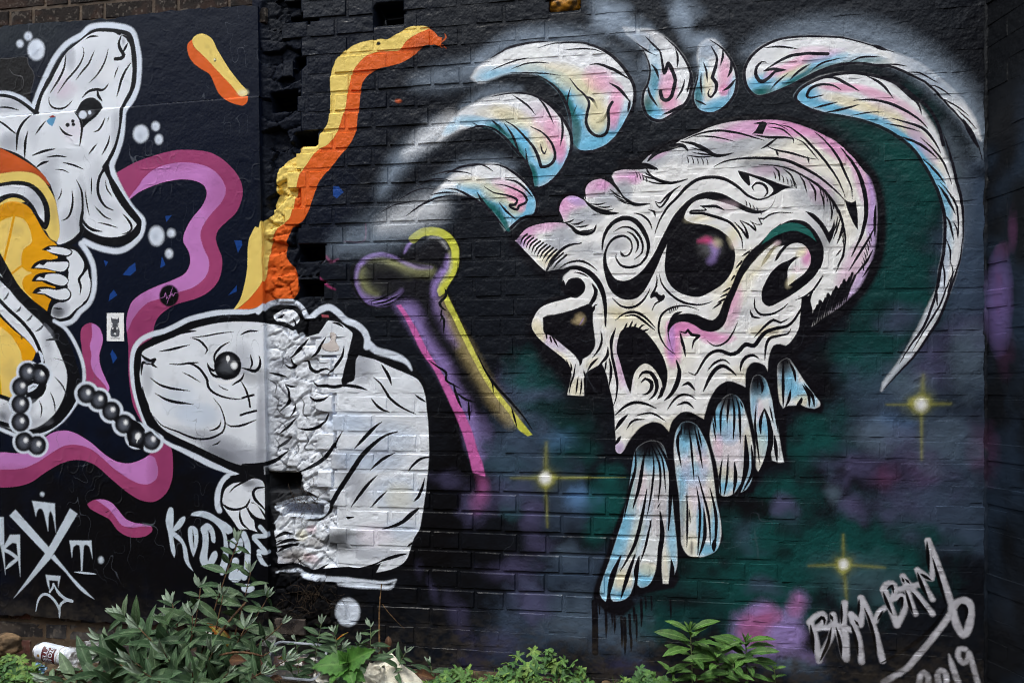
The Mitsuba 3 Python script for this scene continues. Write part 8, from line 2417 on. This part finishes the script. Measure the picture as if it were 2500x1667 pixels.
def word(t, h, cx, y, bs, name, lab):
    m = meshkit.text_mesh(t, h, 0.0004, True)
    m.apply_translation([-m.bounds[:, 0].mean(), 0, 0]); m.apply_transform(np.diag([-1, -1, 1, 1])); m.apply_translation([cx, y, 0])
    for _ in range(1): m = m.subdivide_to_size(0.004)
    part(can, name, ply(can_place(wrap(m, R_ + 0.0006)), bs), label=lab)
word('STELLA', 0.018, 0.0, 0.081, 'can_white', 'lettering', 'white upper line of lettering')
word('ARTOIS', 0.018, 0.0, 0.106, 'can_white', 'lettering', 'white lower line of lettering')
crest = trimesh.creation.cylinder(0.006, 0.0008, sections=20); crest.apply_translation([0, .040, 0]); crest = crest.subdivide_to_size(.004)
part(can, 'crest', ply(can_place(wrap(crest, R_ + .0003)), 'can_gold'))
band = lathe([(R_ + .0003, .126), (R_ + .0003, .128)]); part(can, 'band', ply(can_place(band), 'can_gold', smooth=True))

scene['film_white'] = principled([.75, .77, .78], 0.25, 0.5)
scene['clear_film'] = {'type': 'blendbsdf', 'weight': 0.30, 'a': {'type': 'thindielectric', 'int_ior': 1.5}, 'b': two(principled([.62, .64, .66], 0.2, 0.6))}
def crumpled(w, h, nu, nv, amp, seed, freq):
    u, v = np.meshgrid(np.linspace(-.5, .5, nu), np.linspace(-.5, .5, nv))
    P_ = np.stack([u * freq, v * freq, 0 * u + seed], -1)
    rdg = lambda s: 1 - np.abs(2 * meshkit.fbm(P_ + s, 2, seed) - 1)
    V = np.stack([u * w + .1 * w * (rdg(3) - .5), v * h + .1 * h * (rdg(5) - .5), amp * (rdg(0) + .5 * rdg(9) - .9)], -1).reshape(-1, 3)
    a = (np.arange(nv - 1)[:, None] * nu + np.arange(nu - 1)[None]).ravel()
    return trimesh.Trimesh(V, np.vstack([np.stack([a, a + 1, a + nu + 1], 1), np.stack([a, a + nu + 1, a + nu], 1)]), process=False)
def lay(m, at, rx, ry, rz):
    m.apply_transform(trimesh.transformations.euler_matrix(rx, ry, rz)); m.apply_translation(at); return m
k = thing('plastic_film', 'crumpled clear plastic film lying over the end of the drinks can', 'plastic wrap')
scene[k] = ply(lay(crumpled(.16, .10, 34, 22, .05, 4, 5), (-2.183, -0.235, 0.077), 1.0, -.35, .2), 'clear_film', smooth=True)
k = thing('plastic_scrap', 'small pale blue plastic scrap under the drinks can', 'plastic scrap')
scene['blue_plastic'] = plain((120, 158, 190), 0.3, 0.5, 0.1, 40)
scene[k] = ply(lay(crumpled(.05, .03, 14, 10, .02, 8, 4), (-2.347, -0.270, 0.034), 1.2, .5, .1), 'blue_plastic', smooth=True)
scene['paper_white'] = plain((214, 212, 204), 0.8, 0.3, 0.08, 30)
for i, (at, w_, h_, lab) in enumerate((((-1.630, -0.300, 0.204), .05, .04, 'white paper scrap seen between leaves in the middle of the large bush'), ((-1.418, -0.220, 0.179), .05, .05, 'pale paper scrap caught at the right side of the large bush'), ((-2.211, -0.300, 0.057), .05, .025, 'small pinkish paper scrap on the ground below the drinks can'), ((-1.182, -0.220, 0.044), .10, .05, 'white crumpled paper on the ground left of the nettle'))):
    k = thing('paper_scrap', lab, 'paper scrap')
    scene[k] = ply(lay(crumpled(w_, h_, 16, 12, .02, 20 + i, 4), at, 1.1, .2 * i, .3 * i), 'paper_white', smooth=True)

# clear tray, upside down
tray = thing('plastic_tray', 'clear plastic food tray with a grey rim lying in front of the broken brickwork', 'tray')
def rounded(w, h, r, n=6):
    from shapely.geometry import box
    return np.array(box(-w / 2 + r, -h / 2 + r, w / 2 - r, h / 2 - r).buffer(r, quad_segs=n).exterior.coords)[:-1]
def loft(rings):
    n = len(rings[0]); V = np.vstack(rings); F = []
    for k_ in range(len(rings) - 1):
        for s in range(n):
            a, b = k_ * n + s, k_ * n + (s + 1) % n
            F += [[a, b, b + n], [a, b + n, a + n]]
    return trimesh.Trimesh(V, np.array(F), process=False)
def ring_at(w, h, r, z):
    p = rounded(w, h, r); return np.column_stack([p, np.full(len(p), z)])
body = loft([ring_at(.205, .13, .03, .0), ring_at(.195, .12, .028, -.045), ring_at(.185, .11, .025, -.052)] + [ring_at(.02, .012, .004, -.053)])
rim = loft([ring_at(.222, .147, .036, -.003), ring_at(.224, .149, .037, .001), ring_at(.214, .139, .033, .003), ring_at(.206, .131, .030, .001), ring_at(.206, .131, .03, -.003)])
scene['tray_rim'] = plain((150, 156, 166), 0.3, 0.6, 0.06, 30)
scene['tray_clear'] = {'type': 'blendbsdf', 'weight': 0.16, 'a': {'type': 'thindielectric', 'int_ior': 1.5}, 'b': two(principled([.45, .47, .5], 0.15, 0.6))}
TM = trimesh.transformations.euler_matrix(0.75, 0.04, 0.05); TM[:3, 3] = (-1.318, -0.200, 0.102)
for nm, m, bs in (('body', body, 'tray_clear'), ('rim', rim, 'tray_rim')):
    m.apply_transform(TM); part(tray, nm, ply(m, bs, smooth=40))

# torn pale board
scene['pale_board'] = plain((232, 226, 208), 0.85, 0.25, 0.08, 26, 0.004)
bd = thing('torn_board', 'torn cream coloured board with splintered edge on the ground', 'board')
from shapely.geometry import Polygon
poly = Polygon([(-.13, -.05), (-.10, .015), (-.06, .05), (-.035, .062), (-.01, .045), (.03, .03), (.06, .012), (.10, .01), (.135, -.005), (.15, -.03), (.12, -.07), (.0, -.09)])
m = trimesh.creation.extrude_polygon(poly, .016, engine='earcut').subdivide_to_size(.012)
v = m.vertices; m.vertices = v + (meshkit.fbm(v * 14, 2, 6)[:, None] - .5) * [.004, .004, .022] + np.stack([0 * v[:, 0], 0 * v[:, 0], -0.25 * np.abs(v[:, 0] + .035)], -1)
m.apply_scale(1.5); m.apply_transform(trimesh.transformations.euler_matrix(0.95, 0.10, -.06)); m.apply_translation((-0.912, -0.200, 0.045))
part(bd, 'panel', ply(m, 'pale_board', smooth=30))
fold = crumpled(.06, .05, 14, 12, .010, 12, 2.5); part(bd, 'torn_layer', ply(lay(fold, (-0.995, -0.245, 0.095), 1.2, .5, .4), 'pale_board', smooth=True))

scene['rock'] = plain((118, 96, 72), 0.9, 0.25, 0.22, 30, 0.006)
k = thing('stone', 'brown broken stone at the foot of the low brick strip, left edge', 'stone')
m = blob((0.075, 0.05, 0.048), 3, 0.35, 1.7); m.apply_translation((-2.655, -0.100, 0.050)); scene[k] = ply(m, 'rock', smooth=35)
for i, (at, s) in enumerate((((-2.478, -0.200, 0.014), .02), ((-2.075, -0.350, 0.065), .016), ((-0.165, -0.050, 0.035), .018))):
    k = thing('pebble', ['small brown pebble near the stone at the left edge', 'small pebble on the soil under the large bush', 'small pebble at the wall foot between the lobed weeds'][i], 'pebble')
    m = blob((s, s * .8, s * .6), 30 + i, .3, 1.6, 2); m.apply_translation(at); scene[k] = ply(m, 'rock', smooth=40)

# chips of brick, grit and withered leaves on the soil
cg = []
for i in range(420):
    x = gr0.uniform(-2.95, 1.1); y = -gr0.uniform(0.0, 0.62) * (1 if x < -.8 else .3); s_ = gr0.uniform(.004, .013)
    b_ = trimesh.creation.icosphere(subdivisions=1); b_.vertices = b_.vertices * (1 + gr0.uniform(-.35, .25, (len(b_.vertices), 1))) * [s_, s_ * gr0.uniform(.6, 1), s_ * gr0.uniform(.4, .8)]
    b_.apply_translation((x, y, float(ground_h(np.array([x]), np.array([y]))[0]) + s_ * .2)); cg.append(b_)
scene['chip'] = plain((104, 88, 76), 0.9, 0.2, 0.3, 25)
k = thing('rubble', 'small chips of brick and grit scattered over the soil', 'rubble', kind='stuff')
scene[k] = ply(trimesh.util.concatenate(cg), 'chip')
for i, ((px_, py_, pz_), lab) in enumerate((((-2.092, -0.300, 0.061), 'withered brown leaf on the soil beside the drinks can'), ((-0.778, -0.120, 0.048), 'small withered leaf lying among the thin yellow-green lobed weeds'), ((0.144, -0.100, 0.093), 'rusty brown leaf under the tall bright weed'), ((-2.399, -0.350, 0.044), 'brown leaf lying on the lobed weeds in the left corner'), ((-1.312, -0.320, 0.080), 'curled brown leaf in front of the plastic tray'))):
    k = thing('dead_leaf', lab, 'dead leaf')
    m, uv = LEAVES['lance'][i % 5]
    a = np.array([gr0.normal(0, 1), -.2, gr0.normal(0, .3)]); a /= np.linalg.norm(a); n_ = np.array([0.1, -.7, .8]); n_ -= (n_ @ a) * a; n_ /= np.linalg.norm(n_)
    scene[k] = placed(ply(m, 'withered_leaf', smooth=True, uv=uv), mat(np.column_stack([a, np.cross(n_, a) * 1.6, n_]) * .06, (px_, py_, pz_)))

# short grass and moss at the wall's foot
gm = []
gr = np.random.default_rng(77)
for _ in range(900):
    x = gr.uniform(-2.9, 1.1); y = -gr.uniform(0.01, 0.5) * (1 if x < -1 else .35); z = float(ground_h(np.array([x]), np.array([y]))[0])
    h = gr.uniform(.012, .04); d = gr.normal(0, .35, 2)
    p = np.array([x, y, z - .004]); q = p + [d[0] * h, d[1] * h - .004, h]; s = np.array([.0016, .0004, 0])
    gm.append(([p - s, p + s, (p + q) / 2 + s * .7 + [0, 0, .004], (p + q) / 2 - s * .7 + [0, 0, .004], q], [[0, 1, 2], [0, 2, 3], [3, 2, 4]]))
V = np.vstack([g[0] for g in gm]); F = np.vstack([np.array(g[1]) + 5 * i for i, g in enumerate(gm)])
scene['grass_blade'] = plain((70, 96, 44), 0.7, 0.3, 0.25, 30)
k = thing('grass', 'sparse short grass growing in the soil at the wall foot', 'grass', kind='stuff')
scene[k] = ply(trimesh.Trimesh(V, F, process=False), 'grass_blade')
